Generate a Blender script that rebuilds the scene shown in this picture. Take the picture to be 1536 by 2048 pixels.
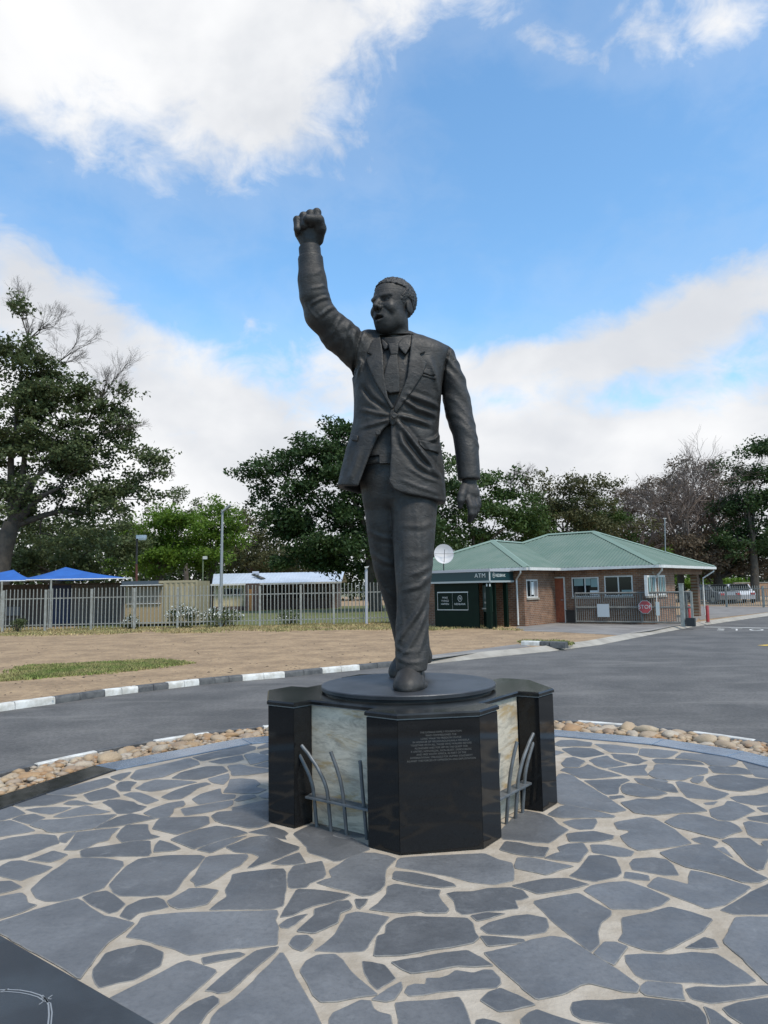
import bpy, bmesh, math, random
import numpy as np
from mathutils import Vector, Matrix, noise as mnoise

for _o in list(bpy.data.objects):
    bpy.data.objects.remove(_o)
S = bpy.context.scene
C = S.collection
R = math.radians
random.seed(7)
NR = np.random.default_rng(11)

# ------------------------------------------------------------------ camera
FPX, PITCH, ROLL, EYE = 1437.0, 0.105, 0.0195, 1.6      # focal in photo pixels, tilt, roll, eye height
cam = bpy.data.cameras.new('camera')
cam.sensor_fit = 'VERTICAL'
cam.sensor_height = 24.0
cam.lens = 24.0 * FPX / 2048.0
cam.clip_start, cam.clip_end = 0.05, 3000
camo = bpy.data.objects.new('camera', cam)
C.objects.link(camo)
camo.matrix_world = Matrix.Translation((0, 0, EYE)) @ Matrix.Rotation(math.pi / 2 + PITCH, 4, 'X') @ Matrix.Rotation(-ROLL, 4, 'Z')
S.camera = camo
S.render.resolution_x, S.render.resolution_y = 768, 1024

def ray(u, v):
    dx, dy = u - 768, v - 1024
    c, s = math.cos(ROLL), math.sin(ROLL)
    x, y = (dx * c - dy * s) / FPX, -(dx * s + dy * c) / FPX
    return np.array([x, math.cos(PITCH) - y * math.sin(PITCH), math.sin(PITCH) + y * math.cos(PITCH)])
def G(u, v, z=0.0):           # surveyed point on a level plane
    r = ray(u, v); t = (z - EYE) / r[2]
    return np.array([r[0] * t, r[1] * t, z])
def P(u, v, Y):               # surveyed point at a known distance
    r = ray(u, v); t = Y / r[1]
    return np.array([r[0] * t, Y, r[2] * t + EYE])

# ------------------------------------------------------------------ sun, sky, exposure
SUN = Vector((0.34, -0.42, 0.84)).normalized()
sl = bpy.data.lights.new('sun', 'SUN')
sl.energy, sl.angle, sl.color = 2.6, R(13), (1.0, 0.925, 0.81)
so = bpy.data.objects.new('sun', sl); C.objects.link(so)
so.rotation_euler = SUN.to_track_quat('Z', 'Y').to_euler()
W = bpy.data.worlds.new('World'); S.world = W; W.use_nodes = True
S.view_settings.view_transform = 'Standard'
S.view_settings.look = 'None'
S.view_settings.exposure = 0.55
S.view_settings.gamma = 1.0
S.view_settings.use_curve_mapping = False

class NT:
    """small node-tree writer"""
    def __init__(s, tree): s.t = tree; s.n = tree.nodes; s.l = tree.links
    def add(s, typ, ins=None, **kw):
        n = s.n.new(typ)
        for k, v in kw.items(): setattr(n, k, v)
        for k, v in (ins or {}).items():
            if hasattr(v, 'is_linked') or isinstance(v, bpy.types.NodeSocket): s.l.new(v, n.inputs[k])
            else: n.inputs[k].default_value = v
        return n
    def m(s, op, a, b=0.0, c=0.0, clamp=False):
        n = s.n.new('ShaderNodeMath'); n.operation = op; n.use_clamp = clamp
        for i, v in enumerate((a, b, c)):
            if isinstance(v, bpy.types.NodeSocket): s.l.new(v, n.inputs[i])
            else: n.inputs[i].default_value = v
        return n.outputs[0]
    def mix(s, f, a, b, bt='MIX'):
        n = s.n.new('ShaderNodeMix'); n.data_type = 'RGBA'; n.blend_type = bt
        for k, v in ((0, f), (6, a), (7, b)):
            if isinstance(v, bpy.types.NodeSocket): s.l.new(v, n.inputs[k])
            else: n.inputs[k].default_value = v if k == 0 else (*v[:3], 1)
        return n.outputs[2]
    def ramp(s, f, stops, interp='LINEAR'):
        n = s.n.new('ShaderNodeValToRGB'); s.l.new(f, n.inputs[0]); e = n.color_ramp.elements; n.color_ramp.interpolation = interp
        while len(e) < len(stops): e.new(0.5)
        for i, (p, c) in enumerate(stops):
            e[i].position = p; e[i].color = (*c, 1) if len(c) == 3 else c
        return n.outputs[0]
    def mr(s, f, a, b, lo=0.0, hi=1.0, smooth=True):
        n = s.n.new('ShaderNodeMapRange'); n.interpolation_type = 'SMOOTHSTEP' if smooth else 'LINEAR'
        s.l.new(f, n.inputs[0])
        for i, v in zip((1, 2, 3, 4), (a, b, lo, hi)): n.inputs[i].default_value = v
        return n.outputs[0]
    def noise(s, vec, scale, detail=4, rough=0.55, dist=0.0):
        n = s.add('ShaderNodeTexNoise', {'Scale': scale, 'Detail': detail, 'Roughness': rough, 'Distortion': dist})
        if vec is not None: s.l.new(vec, n.inputs['Vector'])
        return n.outputs[0]

def build_sky():
    t = NT(W.node_tree)
    for n in list(t.n): t.n.remove(n)
    sky = t.add('ShaderNodeTexSky'); sky.sky_type = 'NISHITA'; sky.sun_disc = False
    sky.sun_elevation = math.asin(SUN.z); sky.sun_rotation = math.atan2(SUN.x, SUN.y)
    sky.altitude = 100; sky.air_density = 1.0; sky.dust_density = 0.6; sky.ozone_density = 1.4
    tc = t.add('ShaderNodeTexCoord')
    sep = t.add('ShaderNodeSeparateXYZ', {0: tc.outputs['Generated']})
    x, y, z = sep.outputs
    az = t.m('ARCTAN2', x, y)
    el = t.m('ARCSINE', z)
    # cloud banks: (photo u, v) of the centre, half length, half height (photo pixels), tilt (deg), weight
    banks = [(180, 60, 420, 250, 0, 1.15), (540, 190, 210, 150, 38, 0.9), (780, 0, 230, 80, -4, 0.55), (1090, 80, 130, 46, 26, 0.8),
             (1450, 50, 180, 80, 14, 0.95), (120, 620, 330, 110, 28, 0.85), (330, 810, 560, 145, 0, 1.15), (500, 640, 48, 40, 0, 0.6),
             (830, 740, 190, 60, 8, 0.8), (1330, 665, 340, 66, -16, 1.7), (1060, 715, 200, 50, -4, 0.9), (1250, 880, 440, 80, -4, 1.15), (1000, 960, 900, 90, 0, 0.9),
             (200, 455, 170, 32, 10, 0.42), (650, 1080, 1800, 130, 0, 1.5), (480, 390, 90, 30, 40, 0.28),
             (1080, 360, 460, 210, 0, -1.05), (640, 520, 280, 130, 20, -0.9), (250, 500, 320, 70, 32, -1.05), (60, 400, 180, 50, 5, -0.75), (1010, 800, 150, 40, 0, -0.6), (1330, 250, 300, 110, 0, -0.6), (930, 190, 200, 80, 0, -0.6)]
    cv = t.add('ShaderNodeCombineXYZ', {0: az, 1: el, 2: 0.0}).outputs[0]
    tot = None
    for (u, v, hl, hh, tilt, w) in banks:
        d = ray(u, v); d = d / np.linalg.norm(d)
        a0, e0 = math.atan2(d[0], d[1]), math.asin(d[2])
        mp = t.add('ShaderNodeMapping', {0: cv, 1: (a0, e0, 0), 2: (0, 0, -R(tilt) + ROLL), 3: (2.1 * hl / FPX / math.cos(e0), 2.1 * hh / FPX, 1.0)}, vector_type='TEXTURE')
        g = t.add('ShaderNodeTexGradient', {0: mp.outputs[0]}, gradient_type='QUADRATIC_SPHERE').outputs[1]
        tot = t.m('MULTIPLY', g, w * 1.12) if tot is None else t.m('MULTIPLY_ADD', g, w * 1.12, tot)
    cv = t.add('ShaderNodeVectorMath', {0: cv, 1: (1.0, 1.5, 1.0)}, operation='MULTIPLY').outputs[0]
    n1 = t.noise(cv, 3.6, 7, 0.60, 0.35)
    n2 = t.noise(cv, 13.0, 5, 0.62, 0.5)
    dens = t.m('ADD', t.m('ADD', t.m('MULTIPLY_ADD', tot, 0.62, 0.20), t.m('MULTIPLY', t.m('SUBTRACT', n1, 0.5), 1.55)), t.m('MULTIPLY', t.m('SUBTRACT', n2, 0.5), 0.95))
    mask = t.m('MAXIMUM', t.mr(dens, 0.06, 0.84), t.m('ADD', t.mr(dens, -0.45, 0.30, 0.0, 0.12), t.mr(el, 0.0, 0.35, 0.20, 0.02)))
    n3 = t.noise(cv, 2.6, 4, 0.55, 0.2)
    shade = t.m('ADD', t.m('MULTIPLY', n3, 0.75), t.m('MULTIPLY', n1, 0.35))
    cloud = t.mix(t.mr(shade, 0.40, 0.70), (0.66, 0.685, 0.73), (0.93, 0.935, 0.945))
    skyc = t.mix(1.0, sky.outputs[0], (0.82, 1.14, 1.22), 'MULTIPLY')
    bg1 = t.add('ShaderNodeBackground', {0: skyc, 1: 0.15})
    bg2 = t.add('ShaderNodeBackground', {0: cloud, 1: 0.74})
    mixs = t.add('ShaderNodeMixShader', {0: mask, 1: bg1.outputs[0], 2: bg2.outputs[0]})
    out = t.add('ShaderNodeOutputWorld', {0: mixs.outputs[0]})
build_sky()
W.cycles.sampling_method = "MANUAL"; W.cycles.sample_map_resolution = 256

# ------------------------------------------------------------------ materials
MATS = {}
def mat(name, col, rough=0.8, metal=0.0, var=None, scale=6.0, bump=0.0, bscale=40.0, spec=0.5, coat=0.0, coords='Object', detail=6, island=0.0, amt=1.0, bdist=0.02):
    """principled material; var = second colour mixed by noise, island = brightness spread per piece"""
    if name in MATS: return MATS[name]
    m = bpy.data.materials.new(name); m.use_nodes = True
    t = NT(m.node_tree); b = t.n['Principled BSDF']
    tc = t.add('ShaderNodeTexCoord').outputs[coords]
    c = None
    if var is not None:
        f = t.mr(t.noise(tc, scale, detail, 0.6), 0.34, 0.66, 0, amt)
        c = t.mix(f, col, var)
    if island > 0:
        ob = t.add('ShaderNodeObjectInfo').outputs['Random']
        gi = t.add('ShaderNodeNewGeometry').outputs['Random Per Island']
        rnd = t.m('FRACT', t.m('ADD', ob, gi))
        k = t.m('ADD', t.m('MULTIPLY', rnd, 2 * island), 1 - island)
        kc = t.add('ShaderNodeCombineColor', {0: k, 1: k, 2: k}).outputs[0]
        if c is None:
            c = t.mix(1.0, (1, 1, 1), kc, 'MULTIPLY'); c = t.mix(1.0, c, col, 'MULTIPLY')
        else: c = t.mix(1.0, c, kc, 'MULTIPLY')
    if c is None: b.inputs['Base Color'].default_value = (*col, 1)
    else: t.l.new(c, b.inputs['Base Color'])
    b.inputs['Roughness'].default_value = rough; b.inputs['Metallic'].default_value = metal
    b.inputs['Specular IOR Level'].default_value = spec
    if coat: b.inputs['Coat Weight'].default_value = coat; b.inputs['Coat Roughness'].default_value = 0.06
    if bump > 0:
        bn = t.add('ShaderNodeBump', {'Strength': bump, 'Distance': bdist, 'Height': t.noise(tc, bscale, 5, 0.6)})
        t.l.new(bn.outputs[0], b.inputs['Normal'])
    MATS[name] = m
    return m
def tree_of(m): return NT(m.node_tree)

# ------------------------------------------------------------------ mesh helpers
WPOS = {}
class MB:
    """collects shapes into one mesh"""
    def __init__(s): s.v = []; s.f = []; s.mi = []
    def addv(s, vs, fs, mi=0):
        o = len(s.v); s.v += [tuple(map(float, p)) for p in vs]; s.f += [tuple(i + o for i in f) for f in fs]; s.mi += [mi] * len(fs); return s
    def box(s, lo, hi, mi=0):
        (a, b, c), (d, e, f) = lo, hi
        return s.addv([(a, b, c), (d, b, c), (d, e, c), (a, e, c), (a, b, f), (d, b, f), (d, e, f), (a, e, f)],
                      [(0, 3, 2, 1), (4, 5, 6, 7), (0, 1, 5, 4), (1, 2, 6, 5), (2, 3, 7, 6), (3, 0, 4, 7)], mi)
    def obox(s, c, ax, hx, hy, hz, mi=0):
        """box centred at c, ax = (x axis, y axis) horizontal vectors"""
        X = Vector(ax).normalized(); Z = Vector((0, 0, 1)); Yv = Z.cross(X); c = Vector(c)
        vs = [c + X * (sx * hx) + Yv * (sy * hy) + Z * (sz * hz) for sz in (-1, 1) for sx, sy in ((-1, -1), (1, -1), (1, 1), (-1, 1))]
        return s.addv(vs, [(0, 3, 2, 1), (4, 5, 6, 7), (0, 1, 5, 4), (1, 2, 6, 5), (2, 3, 7, 6), (3, 0, 4, 7)], mi)
    def prism(s, poly, z0, z1, mi=0, bevel=0.0):
        """poly: xy points counter-clockwise"""
        n = len(poly)
        zz = (lambda z, p: z(p) if callable(z) else z)
        vs = [(x, y, zz(z0, (x, y))) for x, y in poly]
        if bevel > 0:
            q = inset(poly, bevel)
            vs += [(x, y, zz(z1, (x, y)) - bevel) for x, y in poly] + [(x, y, zz(z1, (x, y))) for x, y in q]
            L = 3
        else:
            vs += [(x, y, zz(z1, (x, y))) for x, y in poly]; L = 2
        fs = [tuple(range(n - 1, -1, -1)), tuple(range((L - 1) * n, L * n))]
        for l in range(L - 1):
            for i in range(n):
                j = (i + 1) % n
                fs.append((l * n + i, l * n + j, (l + 1) * n + j, (l + 1) * n + i))
        return s.addv(vs, fs, mi)
    def tube(s, path, rad, seg=8, cap=True, mi=0):
        path = [Vector(p) for p in path]; n = len(path)
        rad = [rad] * n if isinstance(rad, (int, float)) else list(rad)
        vs = []; up = None
        for i, p in enumerate(path):
            d = (path[min(i + 1, n - 1)] - path[max(i - 1, 0)])
            d = d.normalized() if d.length > 1e-9 else Vector((0, 0, 1))
            if up is None:
                up = d.cross(Vector((0.31, 0.95, 0.05)) if abs(d.z) > 0.7 else Vector((0, 0, 1))).normalized()
            else:
                up = (up - d * up.dot(d)); up = up.normalized() if up.length > 1e-6 else d.orthogonal().normalized()
            w = d.cross(up)
            for k in range(seg):
                a = 2 * math.pi * k / seg
                vs.append(p + (up * math.cos(a) + w * math.sin(a)) * rad[i])
        fs = [(i * seg + k, i * seg + (k + 1) % seg, (i + 1) * seg + (k + 1) % seg, (i + 1) * seg + k) for i in range(n - 1) for k in range(seg)]
        if cap: fs += [tuple(range(seg - 1, -1, -1)), tuple(range((n - 1) * seg, n * seg))]
        return s.addv(vs, fs, mi)
    def lathe(s, c, prof, seg=32, mi=0):
        """prof: (radius, z) from bottom to top"""
        vs = [(c[0] + r * math.cos(2 * math.pi * k / seg), c[1] + r * math.sin(2 * math.pi * k / seg), c[2] + z) for r, z in prof for k in range(seg)]
        n = len(prof)
        fs = [(i * seg + k, i * seg + (k + 1) % seg, (i + 1) * seg + (k + 1) % seg, (i + 1) * seg + k) for i in range(n - 1) for k in range(seg)]
        fs += [tuple(range(seg - 1, -1, -1)), tuple(range((n - 1) * seg, n * seg))]
        return s.addv(vs, fs, mi)
    def quad(s, a, b, c, d, mi=0): return s.addv([a, b, c, d], [(0, 1, 2, 3)], mi)
    def build(s, name, m, parent=None, smooth=False, angle=None):
        return mesh(name, s.v, s.f, m, parent, smooth, s.mi if any(s.mi) else None, angle)
def inset(poly, d):
    n = len(poly); out = []
    for i in range(n):
        p0, p1, p2 = (np.array(poly[(i + k) % n], float) for k in (-1, 0, 1))
        a, b = p1 - p0, p2 - p1
        a /= np.linalg.norm(a) + 1e-9; b /= np.linalg.norm(b) + 1e-9
        na, nb = np.array([-a[1], a[0]]), np.array([-b[1], b[0]])
        k = na + nb; L = 1 + na.dot(nb)
        out.append(tuple(p1 + k * d / max(L, 0.35)))
    return out
def area2(p):
    p = np.array(p); x, y = p[:, 0], p[:, 1]
    return 0.5 * float(np.sum(x * np.roll(y, -1) - y * np.roll(x, -1)))
def origin(o):
    return WPOS.get(o.name, Vector((0, 0, 0))) if o is not None else Vector((0, 0, 0))
def mesh(name, v, f, m, parent=None, smooth=False, mi=None, angle=None):
    me = bpy.data.meshes.new(name)
    og = origin(parent)
    if og.length: v = (np.asarray(v, float) - np.array(og)).tolist()
    me.from_pydata(v if isinstance(v, list) else np.asarray(v).tolist(), [], f if isinstance(f, list) else np.asarray(f).tolist()); me.update()
    for mm in (m if isinstance(m, (list, tuple)) else [m]): me.materials.append(mm)
    if mi is not None: me.polygons.foreach_set('material_index', mi)
    if smooth: me.polygons.foreach_set('use_smooth', [True] * len(me.polygons))
    if angle is not None:
        me.polygons.foreach_set('use_smooth', [True] * len(me.polygons)); me.set_sharp_from_angle(angle=R(angle))
    o = bpy.data.objects.new(name, me); C.objects.link(o)
    if parent is not None:
        o.parent = parent; WPOS[o.name] = og.copy()
    return o
def share(name, me, parent, loc=(0, 0, 0), rz=0.0, sc=None):
    """another piece with the same mesh data; loc is local to the parent"""
    o = bpy.data.objects.new(name, me); C.objects.link(o); o.parent = parent; o.location = loc; o.rotation_euler = (0, 0, rz)
    if sc is not None: o.scale = sc
    if parent is not None: WPOS[o.name] = origin(parent).copy()
    return o
def tag(o, label, cat, group=None):
    o['label'] = label; o['category'] = cat
    if group: o['group'] = group
    return o
def struct(o): o['kind'] = 'structure'; return o
def stuff(o): o['kind'] = 'stuff'; return o
def thing(name, label, cat, loc=(0, 0, 0), rz=0.0, group=None):
    o = bpy.data.objects.new(name, None); C.objects.link(o)
    o.location = loc; o.rotation_euler = (0, 0, rz); WPOS[o.name] = Vector(loc)
    o.empty_display_size = 0.2
    return tag(o, label, cat, group)
def text_mesh(name, s, size, m, parent, mw, align='CENTER', extrude=0.0, spacing=1.0, line=1.0):
    """lettering: mw maps the text plane (x right, y up) to world"""
    cu = bpy.data.curves.new(name, 'FONT'); cu.body = s; cu.size = size; cu.align_x = align; cu.align_y = 'CENTER'
    cu.extrude = extrude; cu.resolution_u = 3; cu.space_character = spacing; cu.space_line = line
    ob = bpy.data.objects.new(name + '_tmp', cu); C.objects.link(ob)
    bpy.context.view_layer.update()
    me = bpy.data.meshes.new_from_object(ob.evaluated_get(bpy.context.evaluated_depsgraph_get()))
    bpy.data.objects.remove(ob)
    vs = [tuple(mw @ v.co) for v in me.vertices]; fs = [tuple(p.vertices) for p in me.polygons]
    return mesh(name, vs, fs, m, parent)
def frame(o, x, z):
    """matrix with origin o, x axis, 'up' z (text plane: x right, z up)"""
    x = Vector(x).normalized(); z = Vector(z).normalized(); n = x.cross(z)
    return Matrix(((x.x, z.x, n.x, o[0]), (x.y, z.y, n.y, o[1]), (x.z, z.z, n.z, o[2]), (0, 0, 0, 1)))

# ================================================================== SETTING
ZR = -0.10                     # road level (the paved island and the verge lie at 0)
IC = np.array([0.318, 4.85])   # centre of the round island
def ringpt(r, a): return (IC[0] + r * math.cos(a), IC[1] + r * math.sin(a))

m_ground = mat('far_ground', (0.16, 0.14, 0.08), 0.95, var=(0.09, 0.11, 0.04), scale=0.15)
m_dirt = mat('sandy_dirt', (0.335, 0.228, 0.130), 0.95, var=(0.225, 0.150, 0.085), scale=1.1, bump=0.9, bscale=6.0, detail=12, amt=0.95, bdist=0.07)
def grit(m, scale, lo, hi):
    t = tree_of(m); b = t.n['Principled BSDF']; src = b.inputs['Base Color'].links[0].from_socket
    tc = t.add('ShaderNodeTexCoord').outputs['Object']; k = t.mr(t.noise(tc, scale, 10, 0.78), 0.36, 0.64, lo, hi)
    t.l.new(t.mix(1.0, src, t.add('ShaderNodeCombineColor', {0: k, 1: k, 2: k}).outputs[0], 'MULTIPLY'), b.inputs['Base Color'])
grit(m_dirt, 7.0, 0.78, 1.2)
def asphalt():
    m = mat('asphalt', (0.072, 0.067, 0.062), 0.80, var=(0.112, 0.104, 0.096), scale=0.7, bump=0.35, bscale=120.0, detail=9, bdist=0.006)
    t = tree_of(m); b = t.n['Principled BSDF']
    tc = t.add('ShaderNodeTexCoord').outputs['Object']
    mp = t.add('ShaderNodeMapping', {0: tc, 3: (0.35, 1.6, 1.0), 2: (0, 0, 0.35)}).outputs[0]
    dust = t.mr(t.noise(mp, 1.1, 8, 0.62, 0.4), 0.50, 0.78, 0, 0.6)
    src = b.inputs['Base Color'].links[0].from_socket
    src = t.mix(t.mr(t.noise(tc, 0.33, 7, 0.7, 1.2), 0.50, 0.62, 0, 0.28), src, (0.040, 0.038, 0.036))
    grit = t.mr(t.noise(tc, 22, 9, 0.8), 0.36, 0.64, 0.72, 1.28)
    g3 = t.add('ShaderNodeCombineColor', {0: grit, 1: grit, 2: grit}).outputs[0]
    c = t.mix(dust, t.mix(1.0, src, g3, 'MULTIPLY'), (0.20, 0.185, 0.165))
    t.l.new(c, b.inputs['Base Color'])
    return m
m_asph = asphalt()
m_conc = mat('concrete', (0.34, 0.31, 0.265), 0.9, var=(0.25, 0.225, 0.19), scale=1.6, bump=0.3, bscale=30)
m_pave = mat('old_paving', (0.215, 0.20, 0.185), 0.92, var=(0.155, 0.14, 0.13), scale=1.2, bump=0.2, bscale=25)
m_white = mat('white_road_paint', (0.60, 0.59, 0.56), 0.75, var=(0.40, 0.38, 0.34), scale=6.0, bump=0.2, bscale=40)
m_black = mat('black_road_paint', (0.05, 0.05, 0.052), 0.65, var=(0.10, 0.098, 0.095), scale=8.0, bump=0.2, bscale=40)
m_yellow = mat('yellow_road_paint', (0.55, 0.36, 0.05), 0.7)
m_grass = mat('dry_grass', (0.21, 0.20, 0.075), 0.9, var=(0.36, 0.27, 0.13), scale=0.9, island=0.35)
m_lawn = mat('green_grass', (0.125, 0.165, 0.035), 0.9, var=(0.26, 0.23, 0.09), scale=1.4, island=0.35)

struct(mesh('ground', [(-900, -300, -0.16), (900, -300, -0.16), (900, 1500, -0.16), (-900, 1500, -0.16)], [(0, 1, 2, 3)], m_ground))
struct(mesh('road', [(-60, -60, ZR), (120, -60, ZR), (120, 80, ZR), (-60, 80, ZR)], [(0, 1, 2, 3)], m_asph))

# --- kerb line on the far side of the road (surveyed at road level)
KU = [-260, -140, 0, 110, 210, 335, 400, 485, 570, 645, 720, 790, 840]
KV = [1466, 1444, 1423, 1408, 1393, 1378, 1370, 1362, 1355, 1347, 1340, 1333, 1329]
def kerb_pt(u): return G(u, np.interp(u, KU, KV), ZR)
def left_normal(p, q):
    d = np.array([q[0] - p[0], q[1] - p[1]]); d /= np.linalg.norm(d)
    return np.array([-d[1], d[0]])
verge_edge = [kerb_pt(u)[:2] + 0.06 * left_normal(kerb_pt(u - 5), kerb_pt(u + 5)) for u in range(-260, 825, 20)]
right_edge = [G(u, v, ZR)[:2] for u, v in ((829, 1330.5), (870, 1327), (1000, 1313), (1100, 1303), (1200, 1290), (1300, 1270), (1385, 1254), (1460, 1243), (1536, 1232))]
right_edge.append(right_edge[-1] + 3.0 * (right_edge[-1] - right_edge[-2]))
right_in = [p + 0.34 * left_normal(right_edge[max(i - 1, 0)], right_edge[min(i + 1, len(right_edge) - 1)]) for i, p in enumerate(right_edge)]
vp = [(-9.3, -25.0), (-9.3, 0.0), (-8.9, 3.5), (-8.0, 6.4)] + [tuple(p) for p in verge_edge] + [tuple(p) for p in right_in] + [(60, 140), (-120, 140), (-120, -25)]
struct(MB().prism(vp, -0.15, 0.0).build('verge', m_dirt))
st = MB()
n = len(right_edge)
st.addv([(*p, ZR - 0.02) for p in right_edge] + [(*p, ZR + 0.008) for p in right_edge] + [(*p, 0.012) for p in right_in] + [(*(p + 0.02 * left_normal(right_edge[0], right_edge[1])), -0.02) for p in right_in],
        [(l * n + i, l * n + i + 1, (l + 1) * n + i + 1, (l + 1) * n + i) for l in range(3) for i in range(n - 1)])
struct(st.build('concrete_edging', m_conc))
def sheet(name, px, z, m):
    pts = [tuple(G(u, v, z)[:2]) for u, v in px]
    if area2(pts) < 0: pts.reverse()
    return struct(MB().prism(pts, z - 0.006, z).build(name, m))
sheet('pavement', [(850, 1312), (960, 1298), (1036, 1288), (1062, 1293), (960, 1304.5), (860, 1318)], 0.006, m_pave)
sheet('forecourt', [(1032, 1255), (1060, 1236), (1100, 1229), (1300, 1229), (1400, 1232), (1392, 1243), (1380, 1246), (1300, 1261.5), (1235, 1270), (1120, 1264), (1050, 1262)], 0.006, m_pave)
sheet('driveway', [(1400, 1239.5), (1388, 1217), (1396, 1212), (1600, 1214), (1560, 1220), (1536, 1224)], 0.010, m_pave)

# kerb stones, painted white and black by turns
kerb = struct(bpy.data.objects.new('kerb', None)); C.objects.link(kerb)
blocks = [(-240, -150, 1), (-150, -60, 0), (-60, 30, 1), (30, 111, 1), (111, 160, 0), (160, 210, 0), (210, 244, 1), (244, 277, 1), (277, 307, 0), (307, 337, 0), (337, 369, 1), (369, 399, 1), (399, 430, 0), (430, 458, 0), (458, 485, 0),
          (485, 528, 1), (528, 570, 1), (570, 608, 0), (608, 645, 0), (645, 683, 1), (683, 720, 1), (720, 755, 0), (755, 790, 0), (790, 826, 1)]
def kerb_block(a, b, w, z0, z1, m, parent, rr=0.03):
    a = np.array(a[:2]); b = np.array(b[:2]); d = b - a; L = np.linalg.norm(d); d /= L; nn = np.array([-d[1], d[0]])
    a = a + d * 0.004; b = b - d * 0.004
    prof = [(0, z0), (0.0, z1 - rr * 1.4), (rr * 0.35, z1 - rr * 0.4), (rr, z1), (w - 0.008, z1 - 0.002), (w, z1 - 0.012), (w, z0)]
    vs = [(*(e + nn * (o + random.uniform(-.002, .002))), z + random.uniform(-.002, .002)) for e in (a, b) for o, z in prof]
    k = len(prof)
    fs = [(i, k + i, k + (i + 1) % k, (i + 1) % k) for i in range(k)] + [tuple(range(k)), tuple(range(2 * k - 1, k - 1, -1))]
    return mesh('kerb_stone', vs, fs, m, parent, angle=40)
for u0, u1, wcol in blocks:
    kerb_block(kerb_pt(u0), kerb_pt(u1), 0.15, ZR - 0.03, 0.008, m_white if wcol else m_black, kerb)

# storm drain inlet beside the forecourt
inlet = thing('storm_drain_inlet', 'short piece of chipped black and white kerb beside the drain on the dirt', 'drain inlet', tuple(G(1090, 1291, 0)))
for u0, u1, mm in ((1042, 1079, m_white), (1079, 1098, m_black), (1099, 1131, m_black)):
    kerb_block(G(u0, 1290.5 + (u0 - 1042) * 0.03, 0), G(u1, 1290.5 + (u1 - 1042) * 0.03, 0), 0.20, -0.05, 0.115, mm, inlet, 0.03)

# painted markings on the road by the gate
mk = struct(bpy.data.objects.new('road_markings', None)); C.objects.link(mk)
def strip_px(name, a, b, w, m, z=ZR + 0.004):
    a, b = G(*a, z), G(*b, z); d = (b - a) / np.linalg.norm(b - a); nn = np.array([-d[1], d[0], 0]) * w / 2
    return mesh(name, [a - nn, b - nn, b + nn, a + nn], [(0, 1, 2, 3)], m, mk)
strip_px('stop_line', (1408, 1253.8), (1620, 1257.5), 0.22, m_white)
a0, a1 = G(1432, 1261, ZR + 0.004), G(1560, 1262, ZR + 0.004)
ux = Vector(a1 - a0).normalized(); uy = Vector((0, 0, 1)).cross(ux)
mwx = Matrix(((ux.x, uy.x * 2.6, 0, a0[0]), (ux.y, uy.y * 2.6, 0, a0[1]), (0, 0, 1, ZR + 0.005), (0, 0, 0, 1)))
text_mesh('painted_word', 'STOP', 0.62, m_white, mk, mwx @ Matrix.Translation((0.0, 0.2, 0)), align='LEFT', spacing=1.55)
strip_px('yellow_line', (1522, 1291), (1640, 1283), 0.25, m_yellow)

# grass: blades that nobody could count
def blades(name, poly_px, count, h, m, z=0.0, extra=None, ragged=0.5, fade=0.8):
    pts = [G(u, v, z)[:2] for u, v in poly_px]
    pts = np.array(pts); lo, hi = pts.min(0), pts.max(0)
    q = NR.uniform(lo, hi, (count * 3, 2))
    inside = np.zeros(len(q), bool)
    for i in range(len(pts)):
        a, b = pts[i], pts[(i + 1) % len(pts)]
        c = ((a[1] > q[:, 1]) != (b[1] > q[:, 1])) & (q[:, 0] < (b[0] - a[0]) * (q[:, 1] - a[1]) / (b[1] - a[1] + 1e-12) + a[0])
        inside ^= c
    q = q[inside]
    nz = np.array([mnoise.fractal(Vector((x * 0.45, y * 0.45, 3.1)), 0.8, 2.0, 4) for x, y in q])
    de = np.full(len(q), 1e9)
    for i in range(len(pts)):
        a, b = pts[i], pts[(i + 1) % len(pts)]; e = b - a; w = np.clip(((q - a) @ e) / (e @ e), 0, 1); de = np.minimum(de, np.hypot(*(q - a - w[:, None] * e).T))
    q = q[nz + np.clip(de / fade, 0, 1) * 0.9 > NR.uniform(0.15, 0.15 + ragged * 1.6, len(q))][:count]
    k = len(q); ang = NR.uniform(0, 6.283, k); hh = h * NR.uniform(0.4, 1.25, k); w = h * NR.uniform(0.18, 0.4, k)
    ln = NR.normal(0, 0.45, (k, 2)) * hh[:, None]
    base = np.c_[q, np.full(k, z)]
    dv = np.c_[np.cos(ang), np.sin(ang), np.zeros(k)] * w[:, None]
    V = np.stack([base - dv, base + dv, base + np.c_[ln, hh]], 1).reshape(-1, 3)
    F = np.arange(3 * k).reshape(-1, 3)
    return stuff(tag(mesh(name, V, F, m), extra, 'grass'))
blades('grass', [(-60, 1276), (280, 1268), (640, 1263), (860, 1262), (1050, 1262), (1036, 1250), (860, 1250), (780, 1244), (440, 1251), (268, 1254), (-60, 1254)], 42000, 0.075, m_grass, extra='dry uneven grass strip along the foot of the palisade fence', ragged=0.75, fade=1.6)
blades('grass', [(-40, 1337), (60, 1328), (180, 1322), (330, 1319), (395, 1327), (330, 1337), (210, 1350), (90, 1358), (-40, 1366)], 30000, 0.05, m_lawn, extra='patch of short green grass in the dirt behind the kerb', ragged=0.7)
blades('grass', [(1030, 1283), (1090, 1280), (1150, 1288), (1140, 1293), (1040, 1288)], 1500, 0.08, m_lawn, extra='tuft of green grass growing behind the drain kerb', ragged=0.3)

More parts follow.
